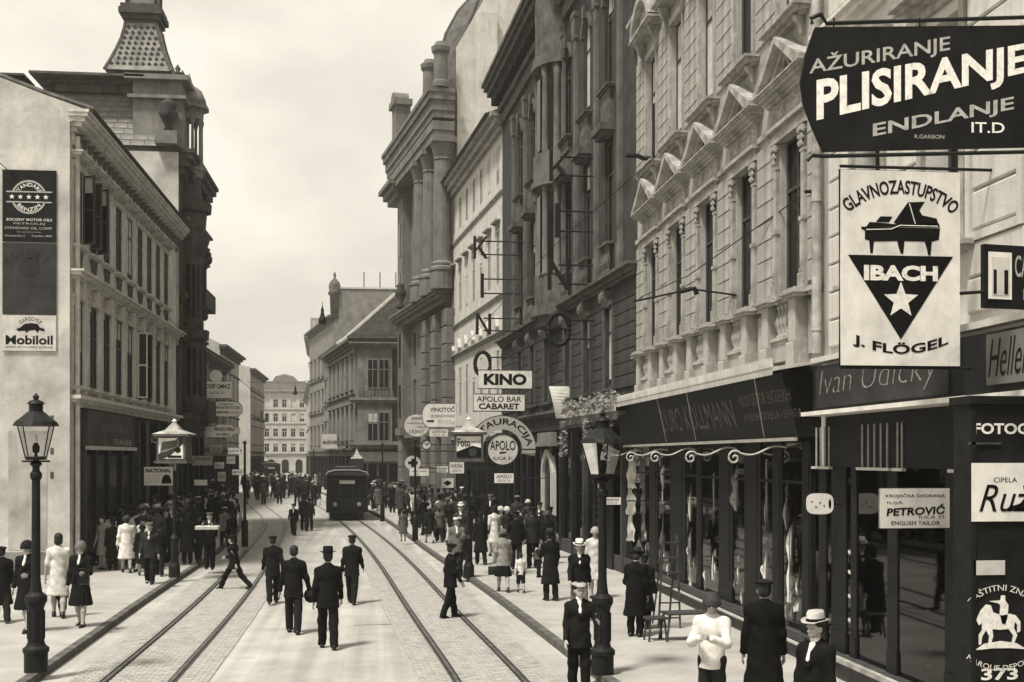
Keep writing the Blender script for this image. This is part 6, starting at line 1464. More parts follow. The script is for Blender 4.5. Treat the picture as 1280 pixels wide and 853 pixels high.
# ================================================================ PEOPLE  (signed-distance bodies and clothes, meshed with surface nets)
def _cone(P, a, b, ra, rb, sy=1.0):
    a = np.array(a, float); b = np.array(b, float)
    if sy != 1.0: P = P.copy(); P[..., 1] = (P[..., 1]-a[1])/sy+a[1]; b = b.copy(); b[1] = (b[1]-a[1])/sy+a[1]
    ba = b-a; h = np.clip(((P-a)@ba)/(ba@ba+1e-9), 0, 1); d = np.linalg.norm(P-a-h[..., None]*ba, axis=-1)-(ra+(rb-ra)*h)
    return d*min(1, sy*1.15) if sy != 1 else d
def _ell(P, c, r):
    q = P-np.array(c); r = np.array(r, float); k0 = np.linalg.norm(q/r, axis=-1); k1 = np.linalg.norm(q/(r*r), axis=-1)
    return k0*(k0-1)/(k1+1e-9)
def sdf_mesh(prims, res, k=.03, disp=None):
    """prims: ('c',a,b,ra,rb[,sy]) ('e',c,r) ('-e',c,r) ('-z', z) cuts below z"""
    lo = np.full(3, 9e9); hi = -lo
    for p in prims:
        if p[0] == 'c':
            r = max(p[3], p[4])*1.05; lo = np.minimum(lo, np.minimum(p[1], p[2])-r); hi = np.maximum(hi, np.maximum(p[1], p[2])+r)
        elif p[0] == 'e': lo = np.minimum(lo, np.array(p[1])-p[2]); hi = np.maximum(hi, np.array(p[1])+p[2])
    lo -= 2*res; hi += 2*res; n = np.ceil((hi-lo)/res).astype(int)+1
    D = np.full(n, 1.0)
    ax = [lo[i]+res*np.arange(n[i]) for i in range(3)]
    for p in prims:
        if p[0] == 'c':
            r = max(p[3], p[4])+k*1.5+res; bl = np.minimum(p[1], p[2])-r; bh = np.maximum(p[1], p[2])+r
        elif p[0] in ('e', '-e'): bl = np.array(p[1])-np.array(p[2])-k*1.5-res; bh = np.array(p[1])+np.array(p[2])+k*1.5+res
        else: bl, bh = lo, hi
        i0 = np.clip(((bl-lo)/res).astype(int), 0, n-1); i1 = np.clip(((bh-lo)/res).astype(int)+2, 1, n)
        sl = tuple(slice(a, b) for a, b in zip(i0, i1))
        P = np.stack(np.meshgrid(*[ax[i][sl[i]] for i in range(3)], indexing='ij'), -1)
        if p[0] == 'c': d = _cone(P, p[1], p[2], p[3], p[4], p[5] if len(p) > 5 else 1.0)
        elif p[0] in ('e', '-e'): d = _ell(P, p[1], p[2])
        else: d = p[1]-P[..., 2]
        cur = D[sl]
        if p[0] in ('-e', '-z'):
            kk = .012; h = np.maximum(kk-np.abs(cur+d if p[0] == '-e' else cur-d), 0)/kk; D[sl] = np.maximum(cur, -d if p[0] == '-e' else d)+h*h*kk/4
        else:
            h = np.maximum(k-np.abs(cur-d), 0)/k; D[sl] = np.minimum(cur, d)-h*h*k/4
    if disp is not None:
        P = np.stack(np.meshgrid(*ax, indexing='ij'), -1); D = D+disp(P)
    S = D < 0
    # surface nets
    cn = n-1; acc = np.zeros(tuple(cn)+(3,)); cnt = np.zeros(tuple(cn))
    I = np.stack(np.meshgrid(*[np.arange(c) for c in cn], indexing='ij'), -1).astype(float)
    for a in range(3):
        b_, c_ = [x for x in range(3) if x != a]
        for ob in (0, 1):
            for oc in (0, 1):
                s0 = [slice(0, -1)]*3; s0[b_] = slice(ob, cn[b_]+ob); s0[c_] = slice(oc, cn[c_]+oc); s0[a] = slice(0, cn[a]); s1 = list(s0); s1[a] = slice(1, cn[a]+1)
                d0 = D[tuple(s0)]; d1 = D[tuple(s1)]; m = (d0 < 0) != (d1 < 0); t = np.where(m, d0/(d0-d1+1e-12), 0)
                off = np.zeros(3); off[b_] = ob; off[c_] = oc
                v = I+off; v[..., a] += t; acc += v*m[..., None]; cnt += m
    mask = cnt > 0; idx = np.full(tuple(cn), -1, int); idx[mask] = np.arange(mask.sum())
    V = lo+res*(acc[mask]/cnt[mask][:, None]); faces = []
    for a in range(3):
        b_, c_ = [(1, 2), (2, 0), (0, 1)][a]
        s0 = [slice(None)]*3; s1 = [slice(None)]*3; s0[a] = slice(0, -1); s1[a] = slice(1, None)
        A, B = S[tuple(s0)], S[tuple(s1)]; e = np.argwhere(A != B)
        e = e[(e[:, b_] > 0) & (e[:, c_] > 0) & (e[:, b_] < cn[b_]) & (e[:, c_] < cn[c_])]
        if len(e) == 0: continue
        sgn = A[tuple(e.T)]
        def at(db, dc): q = e.copy(); q[:, b_] -= db; q[:, c_] -= dc; return idx[tuple(q.T)]
        q = np.stack([at(1, 1), at(0, 1), at(0, 0), at(1, 0)], 1); q[~sgn] = q[~sgn][:, ::-1]; faces.append(q)
    Fc = np.concatenate(faces); Fc = Fc[(Fc >= 0).all(1)]
    return V, Fc
def npmesh(name, parts, m):
    vs = []; fs = []; o = 0
    for V, Fq in parts: vs.append(V); fs.append(Fq+o); o += len(V)
    V = np.concatenate(vs).astype(np.float32); Q = np.concatenate(fs).astype(np.int32)
    me = bpy.data.meshes.new(name); me.vertices.add(len(V)); me.vertices.foreach_set('co', V.ravel()); me.loops.add(len(Q)*4); me.loops.foreach_set('vertex_index', Q.ravel())
    me.polygons.add(len(Q)); me.polygons.foreach_set('loop_start', np.arange(len(Q), dtype=np.int32)*4); me.polygons.foreach_set('loop_total', np.full(len(Q), 4, np.int32))
    me.update(calc_edges=True); me.materials.append(m); me.shade_smooth(); return me
def rotx(a): c, s = math.cos(a), math.sin(a); return np.array([[1, 0, 0], [0, c, -s], [0, s, c]])
def roty(a): c, s = math.cos(a), math.sin(a); return np.array([[c, 0, s], [0, 1, 0], [-s, 0, c]])
def rotz(a): c, s = math.cos(a), math.sin(a); return np.array([[c, -s, 0], [s, c, 0], [0, 0, 1]])
POSES = {   # thigh forward, knee bend (L,R), arm forward, out, elbow (L,R), lean, head turn, head nod
 'stand': dict(th=(2, -2), kn=(2, 2), ar=((4, 8, 12), (2, 9, 14))),
 'stand2': dict(th=(6, -4), kn=(10, 2), ar=((10, 10, 40), (2, 9, 14)), head=(20, 5)),
 'walk': dict(th=(22, -16), kn=(6, 14), ar=((-16, 8, 14), (20, 8, 22)), lean=3),
 'walk2': dict(th=(-18, 20), kn=(22, 4), ar=((18, 8, 24), (-16, 10, 12)), lean=3),
 'walkslow': dict(th=(12, -10), kn=(4, 12), ar=((-6, 10, 16), (8, 9, 24)), lean=2),
 'stride': dict(th=(34, -26), kn=(8, 24), ar=((-30, 8, 20), (34, 8, 50)), lean=8),
 'carry': dict(th=(14, -10), kn=(4, 10), ar=((-4, 12, 14), (6, 16, 12)), lean=3, head=(0, 8)),
 'folded': dict(th=(4, -4), kn=(6, 2), ar=((28, 10, 92), (24, 12, 98)), head=(15, 12), fold=1),
 'chat': dict(th=(6, -6), kn=(8, 2), ar=((30, 8, 80), (4, 8, 20)), head=(-25, 4)),
 'lookin': dict(th=(4, 2), kn=(4, 6), ar=((14, 8, 60), (4, 8, 18)), lean=7, head=(0, 12)),
 'leanpost': dict(th=(4, -4), kn=(4, 4), ar=((22, 20, 78), (6, 8, 20)), head=(10, 0)),
 'box': dict(th=(4, -4), kn=(4, 4), ar=((36, 8, 100), (36, 8, 100)), head=(0, 0)),
 'stoop': dict(th=(10, 4), kn=(8, 8), ar=((40, 8, 30), (36, 8, 40)), lean=42, head=(0, -10)),
 'handbag': dict(th=(12, -8), kn=(4, 12), ar=((14, 10, 78), (-2, 10, 16)), head=(5, 4)),
}
def skel(pose):
    p = POSES[pose]; J = {}; hip = np.array([0, 0, .92]); lean = rotx(-R(p.get('lean', 0)))
    hx, hn = p.get('head', (0, 0))
    up = lambda x, y, z: hip+lean@np.array([x, y, z-.92])
    J['pel'] = hip; J['waist'] = up(0, 0, 1.08); J['chest'] = up(0, .0, 1.28); J['neck'] = up(0, -.01, 1.45); J['headb'] = up(0, .015, 1.52)
    J['Rh'] = lean@rotz(R(hx))@rotx(-R(hn)); J['lean'] = lean
    for i, s in enumerate((-1, 1)):
        t, kn = R(p['th'][i]), R(p['kn'][i]); h = np.array([s*.085, 0, .90]); kx = s*.095
        k = h+np.array([kx-h[0], math.sin(t)*.43, -math.cos(t)*.43]); a = k+np.array([s*.002, math.sin(t-kn)*.41, -math.cos(t-kn)*.41])
        J['hip', i], J['knee', i], J['ank', i] = h, k, a; J['shin', i] = t-kn
        f, o, e = [R(v) for v in p['ar'][i]]; sh = up(s*.168, -.005, 1.375); A = lean@rotx(f)@roty(-s*o)
        el = sh+A@np.array([0, 0, -.29]); inward = R(38 if p.get('fold') else 8)
        Fm = A@rotz(s*inward)@rotx(e)
        wr = el+Fm@np.array([0, 0, -.255]); J['sh', i], J['el', i], J['wr', i] = sh, el, wr; J['hm', i] = Fm
    lowz = min(J['ank', 0][2], J['ank', 1][2])-.075; d = np.array([0, 0, -lowz])
    for k_ in list(J):
        if not (isinstance(k_, tuple) and k_[0] in ('shin', 'hm')) and k_ not in ('Rh', 'lean'): J[k_] = J[k_]+d
    return J
def head_mesh(res):
    # face towards +Y, chin about z=0, crown z=.235
    pr = [('e', (0, -.012, .135), (.076, .096, .10)), ('e', (0, .018, .075), (.058, .072, .075)), ('e', (0, .05, .03), (.03, .03, .025)), ('c', (0, -.02, -.05), (0, -.012, .06), .056, .05),
          ('c', (0, .083, .115), (0, .105, .078), .009, .015), ('e', (0, .082, .045), (.022, .012, .007)), ('e', (0, .08, .035), (.018, .012, .008)),
          ('e', (-.076, -.005, .09), (.01, .02, .03)), ('e', (.076, -.005, .09), (.01, .02, .03)), ('c', (-.04, .078, .125), (.04, .078, .125), .012, .012),
          ('-e', (-.031, .094, .107), (.016, .016, .012)), ('-e', (.031, .094, .107), (.016, .016, .012)), ('-e', (0, .1, .0405), (.02, .012, .003))]
    return sdf_mesh(pr, res, .02)
def hand_mesh(res):
    # wrist at origin, fingers to -z, palm facing -x (inner side for right hand), thumb to +y
    pr = [('c', (0, 0, .02), (0, 0, -.01), .026, .027), ('c', (0, -.018, -.02), (0, -.024, -.085), .017, .013), ('c', (0, .0, -.02), (0, .0, -.09), .018, .013), ('c', (0, .018, -.02), (0, .022, -.085), .018, .013)]
    for y, L_, z0 in ((-.03, .055, -.085), (-.010, .07, -.092), (.011, .076, -.093), (.031, .066, -.088)):
        a = np.array((0, y, z0)); b = a+np.array((-.004, y*.12, -L_*.5)); c = b+np.array((-.02, 0, -L_*.42))
        pr += [('c', a, b, .0095, .009), ('c', b, c, .0088, .0075)]
    pr += [('c', (-.004, .022, -.025), (-.016, .052, -.06), .013, .0105), ('c', (-.016, .052, -.06), (-.026, .055, -.088), .0105, .008)]
    return sdf_mesh(pr, res, .006)
def scl(V, M, T): return V@M.T+T
def rings(c, J): return None
def build_person_meshes(pose, top, bottom, lod, fem):
    """returns dict name -> mesh"""
    key = ('pm', pose, top, bottom, lod, fem)
    if key in CACHE: return CACHE[key]
    J = skel(pose); res = {0: .012, 1: .022, 2: .034}[lod]; out = {}
    sw = .93 if fem else 1.0
    # body
    bp = [('c', J['pel']+[0, 0, -.02], J['waist'], .135, .12, .75), ('c', J['waist'], J['chest'], .12, .14*sw, .72), ('c', J['chest']+[-.07, 0, .04], J['chest']+[.07, 0, .04], .11, .11, .8), ('c', J['neck']+[0, 0, -.04], J['headb']+J['Rh']@np.array([0, -.01, .03]), .062, .05)]
    for i in (0, 1):
        bp += [('c', J['hip', i]+[0, 0, -.02], J['knee', i], .088, .056), ('c', J['knee', i], J['knee', i]*.62+J['ank', i]*.38, .055, .056), ('c', J['knee', i]*.62+J['ank', i]*.38, J['ank', i], .054, .036),
               ('c', J['sh', i], J['el', i], .056*sw, .042), ('c', J['el', i], J['wr', i], .041, .027)]
        a = J['ank', i]; f = -J['shin', i]*.35; bp += [('c', a+[0, -.03, -.04], a+[0, .12, -.045], .034, .028)]
    parts = [sdf_mesh(bp, max(res, .016), .035)]
    hm = cached(('head', lod), lambda: head_mesh({0: .0065, 1: .011, 2: .018}[lod])); parts.append((scl(hm[0], J['Rh'], J['headb']+np.array([0, 0, -.015])), hm[1]))
    hd = cached(('hand', lod), lambda: hand_mesh({0: .0045, 1: .0075, 2: .013}[lod]))
    for i, s in enumerate((-1, 1)):
        V = hd[0].copy(); Fq = hd[1]
        if s < 0: V[:, 0] *= -1; Fq = Fq[:, ::-1]
        parts.append((scl(V*(.93 if fem else 1), J['hm', i], J['wr', i]), Fq))
    out['body'] = npmesh('body', parts, M_skin)
    rs_ = np.random.RandomState(abs(hash((pose, top, lod))) % 9999 if False else (len(pose)*7+len(top)*3+lod))
    ph = rs_.rand(6)*6
    def folds(amp, fx=16, fz=9):
        return lambda P: amp*(np.sin(P[..., 0]*fx+P[..., 2]*fz+ph[0])*np.sin(P[..., 1]*fx*1.1-P[..., 2]*4+ph[1])+.5*np.sin(P[..., 2]*31+P[..., 0]*22+ph[2]))
    wl = J['pel']; W_ = J['waist']; Cc = J['chest']
    def torso(r=1.0, tail=None, tw=.0):
        g_ = [('c', W_, Cc, .148*r, .160*r*sw, .76), ('c', Cc+[-.09*sw, 0, .03], Cc+[.09*sw, 0, .03], .11*r, .11*r, .9), ('c', wl, W_, .158*r, .146*r, .78), ('c', Cc+[0, -.01, .08], J['neck']+[0, 0, .0], .1*r, .066*r)]
        for i in (0, 1): g_.append(('c', J['neck']+[0, -.01, -.03], J['sh', i]+[0, 0, .0], .058*r, .058*r))
        if tail is not None: g_ += [('c', wl+[0, 0, tail], wl+[0, 0, .07], .192*r+tw, .152*r, .78)]
        return g_
    def sleeves(ra=.063, rw=.045, full=True):
        g_ = []
        for i in (0, 1):
            g_.append(('c', J['sh', i]+[0, 0, -.01], J['el', i], ra, ra*.82))
            if full: g_.append(('c', J['el', i], J['wr', i]*.93+J['el', i]*.07, ra*.8, rw))
        return g_
    cut = None
    if top == 'jacket': g_ = torso(1.04, -.26, .012)+sleeves(); cut = wl[2]-.2
    elif top == 'coat':
        kn = (J['knee', 0]+J['knee', 1])/2; g_ = torso(1.08)+sleeves(.07, .053)+[('c', np.array([0, kn[1]*.6, kn[2]-.02]), wl+[0, 0, .05], .25, .17, .8)]; cut = kn[2]-.06
    elif top == 'vest': g_ = torso(.97, -.05); cut = wl[2]-.12
    elif top == 'shirt': g_ = torso(.96, -.04)+sleeves(.06, .042); cut = wl[2]-.08
    elif top == 'sweater': g_ = torso(.95, -.24, .012)+sleeves(.066, .048); cut = wl[2]-.13
    elif top == 'blouse': g_ = torso(.95, -.2, .015)+sleeves(.06, .047, False); cut = wl[2]-.12
    elif top == 'dress':
        kn = (J['knee', 0]+J['knee', 1])/2; g_ = torso(.95)+sleeves(.06, .047, False)+[('c', np.array([0, kn[1]*.6, kn[2]+.02]), wl+[0, 0, .02], .225, .15, .82)]; cut = kn[2]-.02
    if cut is not None: g_.append(('-z', cut))
    # cloth folds
    out['top'] = npmesh(top, [sdf_mesh(g_, res, .055, folds(.003 if top == 'sweater' else .0065))], M_skin)
    if bottom == 'trousers':
        g_ = [('c', wl+[-.05, 0, -.02], wl+[.05, 0, -.02], .115, .115, .95)]
        for i in (0, 1): g_ += [('c', J['hip', i], J['knee', i], .096, .082), ('c', J['knee', i], J['ank', i]+[0, .0, -.01], .083, .072)]
        g_.append(('-z', .045)); out['bottom'] = npmesh('trousers', [sdf_mesh(g_, res, .03, folds(.006, 20, 22))], M_skin)
    elif bottom == 'breeches':
        g_ = [('c', wl+[-.05, 0, -.02], wl+[.05, 0, -.02], .115, .115, .95)]
        for i in (0, 1): g_ += [('c', J['hip', i], J['knee', i]+[0, 0, -.03], .11, .095)]
        out['bottom'] = npmesh('breeches', [sdf_mesh(g_, res, .03, folds(.004))], M_skin)
    elif bottom == 'skirt':
        kn = (J['knee', 0]+J['knee', 1])/2
        g_ = [('c', np.array([0, kn[1]*.6, kn[2]]), wl+[0, 0, .06], .235, .14, .84), ('-z', kn[2]-.04)]
        out['bottom'] = npmesh('skirt', [sdf_mesh(g_, res, .02, lambda P: .012*np.sin(np.arctan2(P[..., 1], P[..., 0])*14)*np.clip((wl[2]-P[..., 2])*2, 0, 1))], M_skin)
    out['shoes'] = []
    sh_ = cached(('shoe', lod), lambda: npmesh('shoe', [sdf_mesh([('c', (0, -.045, .035), (0, .08, .028), .04, .04, 1), ('c', (0, .08, .028), (0, .15, .022), .04, .03), ('c', (0, -.05, .03), (0, -.02, .09), .036, .042), ('-z', .0)], {0: .009, 1: .016, 2: .028}[lod], .02)], M_shoe))
    for i in (0, 1): out['shoes'].append((sh_, J['ank', i]+np.array([0, 0, -.075]), J['shin', i]))
    # white shirt front and collar
    if lod < 2:
        n_ = J['neck']
        out['collar'] = npmesh('collar', [sdf_mesh([('c', n_+[0, .012, .012], n_+[0, .02, .035], .064, .058)], .012, .01)], M_enamel)
        LM = J['lean']; c0 = Cc+LM@np.array([0, .125, .02])
        out['front'] = npmesh('shirt_front', [sdf_mesh([('c', n_+LM@np.array([0, .055, -.02]), Cc+LM@np.array([0, .138, .0]), .05, .022, .8)], .01, .01)], M_enamel)
        if top in ('jacket', 'coat'):
            out['lapels'] = npmesh('lapels', [sdf_mesh([('c', n_+LM@np.array([s*.062, .035, .0]), Cc+LM@np.array([s*.02, .148, -.06]), .024, .02) for s in (-1, 1)], .01, .006)], M_skin)
    out['J'] = J; CACHE[key] = out; return out
def hat_mesh(kind):
    if kind == 'cap': 
        V, Fq = sdf_mesh([('e', (0, -.012, .012), (.118, .132, .036)), ('e', (0, .1, -.004), (.075, .065, .011))], .011, .02); return npmesh('hat', [(V, Fq)], M_skin)
    if kind in ('fedora', 'boater', 'homburg'):
        rb = .155 if kind != 'homburg' else .15; h = .12 if kind != 'boater' else .085
        prof = [(.0, 0), (rb, .0), (rb+.003, .012), (.105, .006), (.1, .02), (.095, h*.8), (.085, h), (.04, h*(.97 if kind == 'boater' else .86)), (0, h*(.97 if kind == 'boater' else .84))]
        mb = MB().lathe(prof, 24, sx=.92, sy=1.08)
        if kind != 'boater': mb.v = [(x, y, z+(.025*((x/.15)**2) if abs(x) > .1 else 0)-(.018 if (z > .1 and y > .05) else 0)) for x, y, z in mb.v]
        me = mb.mesh('hat', M_skin, True); return me
    if kind == 'cloche':
        return npmesh('hat', [sdf_mesh([('e', (0, -.005, -.01), (.105, .12, .1)), ('c', (-.0, -.0, -.055), (0, .01, -.062), .118, .122), ('-z', -.07)], .011, .02)], M_skin)
def hair_mesh(long_):
    g_ = [('e', (0, -.022, .155), (.087, .1, .092)), ('e', (0, -.05, .10), (.082, .07, .085))]
    if long_: g_ += [('e', (0, -.06, .055), (.085, .055, .07))]
    return npmesh('hair', [sdf_mesh(g_+[('-e', (0, .12, .06), (.09, .09, .095))], .012, .02)], M_hair)
GM = {}
def cloth(g, st=0):
    g = round(g, 3)
    if (g, st) in GM: return GM[g, st]
    m = mat('cloth_%d%s' % (round(g*1000), '_striped' if st else ''), g*(.8 if g < .04 else 1), rough=.9, var=.22, scale=7, bump=.35, fine=160, spec=.04)
    if st:
        t = m.node_tree; n = t.nodes; l = t.links; b = n['Principled BSDF']; src = b.inputs['Base Color'].links[0].from_socket
        tcn = n.new('ShaderNodeTexCoord'); wv = n.new('ShaderNodeTexWave'); wv.bands_direction = 'Z'; wv.inputs['Scale'].default_value = 9; l.new(tcn.outputs['Object'], wv.inputs['Vector'])
        mm = n.new('ShaderNodeMix'); mm.data_type = 'RGBA'; mm.blend_type = 'MULTIPLY'; mm.inputs[0].default_value = .7; l.new(src, mm.inputs[6]); l.new(wv.outputs[0], mm.inputs[7]); l.new(mm.outputs[2], b.inputs['Base Color'])
    GM[g, st] = m; return m
def slot(o, m): o.material_slots[0].link = 'OBJECT'; o.material_slots[0].material = m
def person(label, x, y, z, ang, h=1.72, pose='walk', top='jacket', tc=.02, bottom='trousers', bc=.02, hat='cap', hc=.02, lod=1, fem=False, group=None, stripe=0, socks=None, hc2=None, skin=None):
    """ang: heading in degrees, 0 = walking away down the street, 180 = towards the camera"""
    D = build_person_meshes(pose, top, bottom, lod, fem); s = h/1.755
    t = thing('person', label, 'person', (x, y, z), R(ang), group); t.scale = (s, s, s)
    inst('body', D['body'], t)
    o = inst({'vest': 'waistcoat'}.get(top, top), D['top'], t); slot(o, cloth(tc, stripe))
    if 'bottom' in D: o = inst(bottom, D['bottom'], t); slot(o, cloth(bc))
    J = D['J']
    for me, p, a in D['shoes']:
        o = inst('shoe', me, t, tuple(p)); o.rotation_euler[0] = 0 if a > -.3 else a*.6
    if lod < 2 and top in ('jacket', 'coat', 'vest'):
        inst('collar', D['collar'], t)
        if abs(((ang+180) % 360)-180) > 90: inst('shirt_front', D['front'], t)
        if 'lapels' in D: o = inst('lapels', D['lapels'], t); slot(o, cloth(tc))
    Rh = Matrix([list(r_) for r_ in J['Rh']]).to_4x4(); hb = Vector(J['headb'])+Vector((0, 0, -.015))
    hr = inst('hair', cached(('hair', fem), lambda: hair_mesh(fem)), t); hr.matrix_basis = Matrix.Translation(hb) @ Rh
    if hc2: slot(hr, cloth(hc2))
    if hat:
        o = inst('hat', cached(('hat', hat), lambda: hat_mesh(hat)), t); up = Vector((0, -.012, .188 if hat in ('cap',) else (.155 if hat == 'cloche' else .175)))
        o.matrix_basis = Matrix.Translation(hb) @ Rh @ Matrix.Translation(up) @ Matrix.Rotation(R(-4), 4, 'X'); slot(o, cloth(hc))
        if hat in ('fedora', 'boater', 'homburg') and lod < 2:
            bnd = cached(('band', hat), lambda: MB().lathe([(.1045, .012), (.1035, .04), (.101, .042)], 24, sx=.92, sy=1.08).mesh('hat_band', M_ink)); inst('hat_band', bnd, o)
    if lod == 0 and abs(((ang+180) % 360)-180) > 80:
        for sx_ in (-1, 1):
            e = inst('eye', cached('eye', lambda: MB().lathe([(0, -.006), (.006, -.003), (.006, .003), (0, .006)], 8).mesh('eye', M_hair)), t); e.matrix_basis = Matrix.Translation(hb) @ Rh @ Matrix.Translation((sx_*.031, .081, .107))
    t['_pj'] = 0; del t['_pj']
    return t, D, s
def P(label, px, foot, head, ang, side=None, **kw):
    z = 0 if side is None else KH
    x, y = G(px, foot, z); h = (foot-head)*y/1500*.985
    if kw.get('hat') : h = h-.02
    return person(label, x, y, z, ang, h=h, **kw)
def held(t, D, s, i, mb, name, m, label, cat, dz=0, dy=0):
    w_ = D['J']['wr', i]+D['J']['hm', i]@np.array([0, 0, -.09]); p = t.matrix_basis @ Vector(w_+np.array([0, dy, dz]))
    o = mb.build(name, m, None, True); o.location = p; o.rotation_euler = t.rotation_euler; tag(o, label, cat); return o
bpy.context.view_layer.update()
# ---- walkers in the roadway
P('man in dark suit and flat cap walking away at the left of the roadway four', 341, 755, 667, 8, pose='walk2', tc=.014, bc=.016, hat='cap', hc=.02, lod=0)
q1 = P('bareheaded man in dark jacket walking away with a hat in his hand', 367, 792, 681, -2, pose='carry', tc=.013, bc=.02, hat=None, lod=0)
held(*q1, 1, MB().lathe([(.15, 0), (.15, .01), (.1, .02), (.09, .09), (.05, .12), (0, .12)], 20, sx=.9).xf(Matrix.Rotation(R(70), 4, 'X')), 'held_hat', cloth(.02), 'dark hat held low in the bareheaded walking man\'s hand', 'hat', dz=-.03)
P('man in dark suit and soft brimmed hat walking away, nearest of the roadway four', 410, 811, 684, 4, pose='walkslow', tc=.012, bc=.014, hat='fedora', hc=.016, lod=0)
P('man in dark jacket and cap walking away at the right of the roadway four', 440, 755, 665, -10, pose='walk', tc=.013, bc=.015, hat='cap', hc=.03, lod=0)
P('young man in dark suit walking towards the viewer on the open road', 367, 670, 628, 176, pose='walk', tc=.016, bc=.018, hat='cap', hc=.03, lod=1)
P('left one of the dark pair walking away behind the lone oncoming man', 380, 664, 617, 2, pose='walk', tc=.016, bc=.018, hat='fedora', hc=.02, lod=1)
P('right one of the dark pair walking away behind the lone oncoming man', 387, 664, 621, 0, pose='walk2', tc=.018, bc=.018, hat='cap', hc=.02, lod=1)
P('man in dark coat striding across the left tram track', 293, 737, 664, 62, pose='stride', tc=.013, bc=.014, hat='cap', hc=.02, lod=0)
P('man in dark jacket stepping across the right tram track towards the lamp', 563, 773, 676, -72, pose='walkslow', tc=.012, bc=.012, hat='cap', hc=.02, lod=0)
# ---- left pavement, near
P('person in long dark coat half cut off at the left edge', 2, 778, 682, 20, 1, pose='walk', top='coat', tc=.014, bottom='trousers', bc=.02, hat='cap', hc=.03, lod=0)
P('woman in open dark jacket over a white blouse passing behind the near left lamp', 34, 790, 676, 165, 1, pose='handbag', top='jacket', tc=.014, bottom='skirt', bc=.014, hat='cloche', hc=.02, lod=0, fem=True)
P('woman in loose white blouse and pale skirt seen from behind next to the left lamp', 73, 772, 668, 10, 1, pose='walkslow', top='dress', tc=.6, bottom=None, hat=None, lod=0, fem=True)
qh = P('woman in dark suit and pale cloche hat walking towards the viewer on the left pavement', 101, 783, 676, 172, 1, pose='handbag', top='jacket', tc=.014, bottom='skirt', bc=.014, hat='cloche', hc=.14, lod=0, fem=True)
bagm = lambda: MB().bevbox(-.13, .13, -.04, .04, -.2, 0, .012).tube([(-.07, 0, 0), (-.06, 0, .1), (.06, 0, .1), (.07, 0, 0)], .008, 5)
held(*qh, 0, bagm(), 'handbag', M_shoe, 'black handbag on the arm of the suited woman on the left pavement', 'handbag', dz=.0)
qd = P('small child in dark clothes walking between the pale woman and the suited woman', 78, 772, 722, 12, 1, pose='walk', top='jacket', tc=.015, bottom='breeches', bc=.015, hat='cap', hc=.02, lod=1)
P('woman in pale sleeveless striped dress at the shop front on the left', 128, 712, 646, 150, 1, pose='stand', top='dress', tc=.42, stripe=1, bottom=None, hat=None, lod=1, fem=True)
P('person in dark coat between the striped dress and the white coat on the left', 141, 713, 650, 20, 1, pose='stand', top='coat', tc=.015, bottom='trousers', bc=.02, hat='fedora', hc=.02, lod=1)
P('woman in long white coat seen from behind at the left shops', 158, 716, 644, 15, 1, pose='walkslow', top='coat', tc=.66, bottom=None, hat='cloche', hc=.05, lod=1, fem=True)
P('man in grey jacket and cap walking towards the viewer on the left pavement', 187, 730, 652, 180, 1, pose='walkslow', tc=.035, bc=.016, hat='cap', hc=.09, lod=1)
P('dark woman just left of the grey-jacketed capped man', 178, 720, 655, 10, 1, pose='walkslow', top='coat', tc=.014, bottom=None, hat='cloche', hc=.02, lod=1, fem=True)
P('man in black suit just behind the grey-jacketed capped man', 199, 720, 652, 5, 1, pose='walk', tc=.013, bc=.014, hat='fedora', hc=.02, lod=1)
P('broad man in dark overcoat right of the left advertising lamp', 234, 706, 640, 8, 1, pose='stand', top='coat', tc=.016, bottom='trousers', bc=.016, hat='cap', hc=.02, lod=1)
P('man in dark jacket right of the broad overcoated man', 248, 704, 640, -5, 1, pose='walk', tc=.016, bc=.018, hat='fedora', hc=.03, lod=1)
qb = P('porter at the kerb carrying a pale flat box at his chest', 262, 712, 640, 178, 1, pose='box', tc=.018, bc=.015, hat='cap', hc=.05, lod=1)
x_, y_ = qb[0].location.x, qb[0].location.y
bx = MB().bevbox(-.32, .32, -.2, .2, 0, .1, .01).build('flat_box', cloth(.5), None, loc=(x_, y_-.42, KH+1.17)); tag(bx, 'pale flat box carried by the porter at the left kerb', 'box')
P('man in light grey jacket and pale cap at the kerb bend on the left', 281, 684, 632, 15, 1, pose='walk', tc=.17, bc=.03, hat='cap', hc=.5, lod=1)
P('dark figure stepping off the kerb behind the light grey jacket', 290, 690, 640, 30, 1, pose='walkslow', top='coat', tc=.014, bottom='trousers', bc=.014, hat='cap', hc=.02, lod=1)
# ---- right pavement
P('woman in striped grey coat seen from behind at the right kerb', 504, 677, 636, 5, 1, pose='stand', top='coat', tc=.14, stripe=1, bottom=None, hat='cloche', hc=.05, lod=1, fem=True)
P('dark figure left of the pair of pale-hatted walkers on the right pavement', 537, 679, 630, 12, 1, pose='walk', top='coat', tc=.02, bottom=None, hat='cloche', hc=.25, lod=1, fem=True)
P('person in grey jacket walking away on the right pavement before the Foto lamp', 549, 678, 632, 4, 1, pose='walk', tc=.09, bc=.02, hat='cap', hc=.1, lod=1)
P('man in light grey jacket and pale cap standing just left of the Foto lamp', 571, 722, 644, 178, 1, pose='chat', tc=.13, bc=.016, hat='cap', hc=.4, lod=1)
P('man in dark jacket behind the light grey jacket near the Foto lamp', 576, 700, 628, 175, 1, pose='stand', tc=.04, bc=.016, hat='cap', hc=.45, lod=1)
P('dark heavy figure just right of the Foto lamp post', 601, 706, 640, 8, 1, pose='walkslow', top='coat', tc=.014, bottom='trousers', bc=.014, hat='fedora', hc=.02, lod=1)
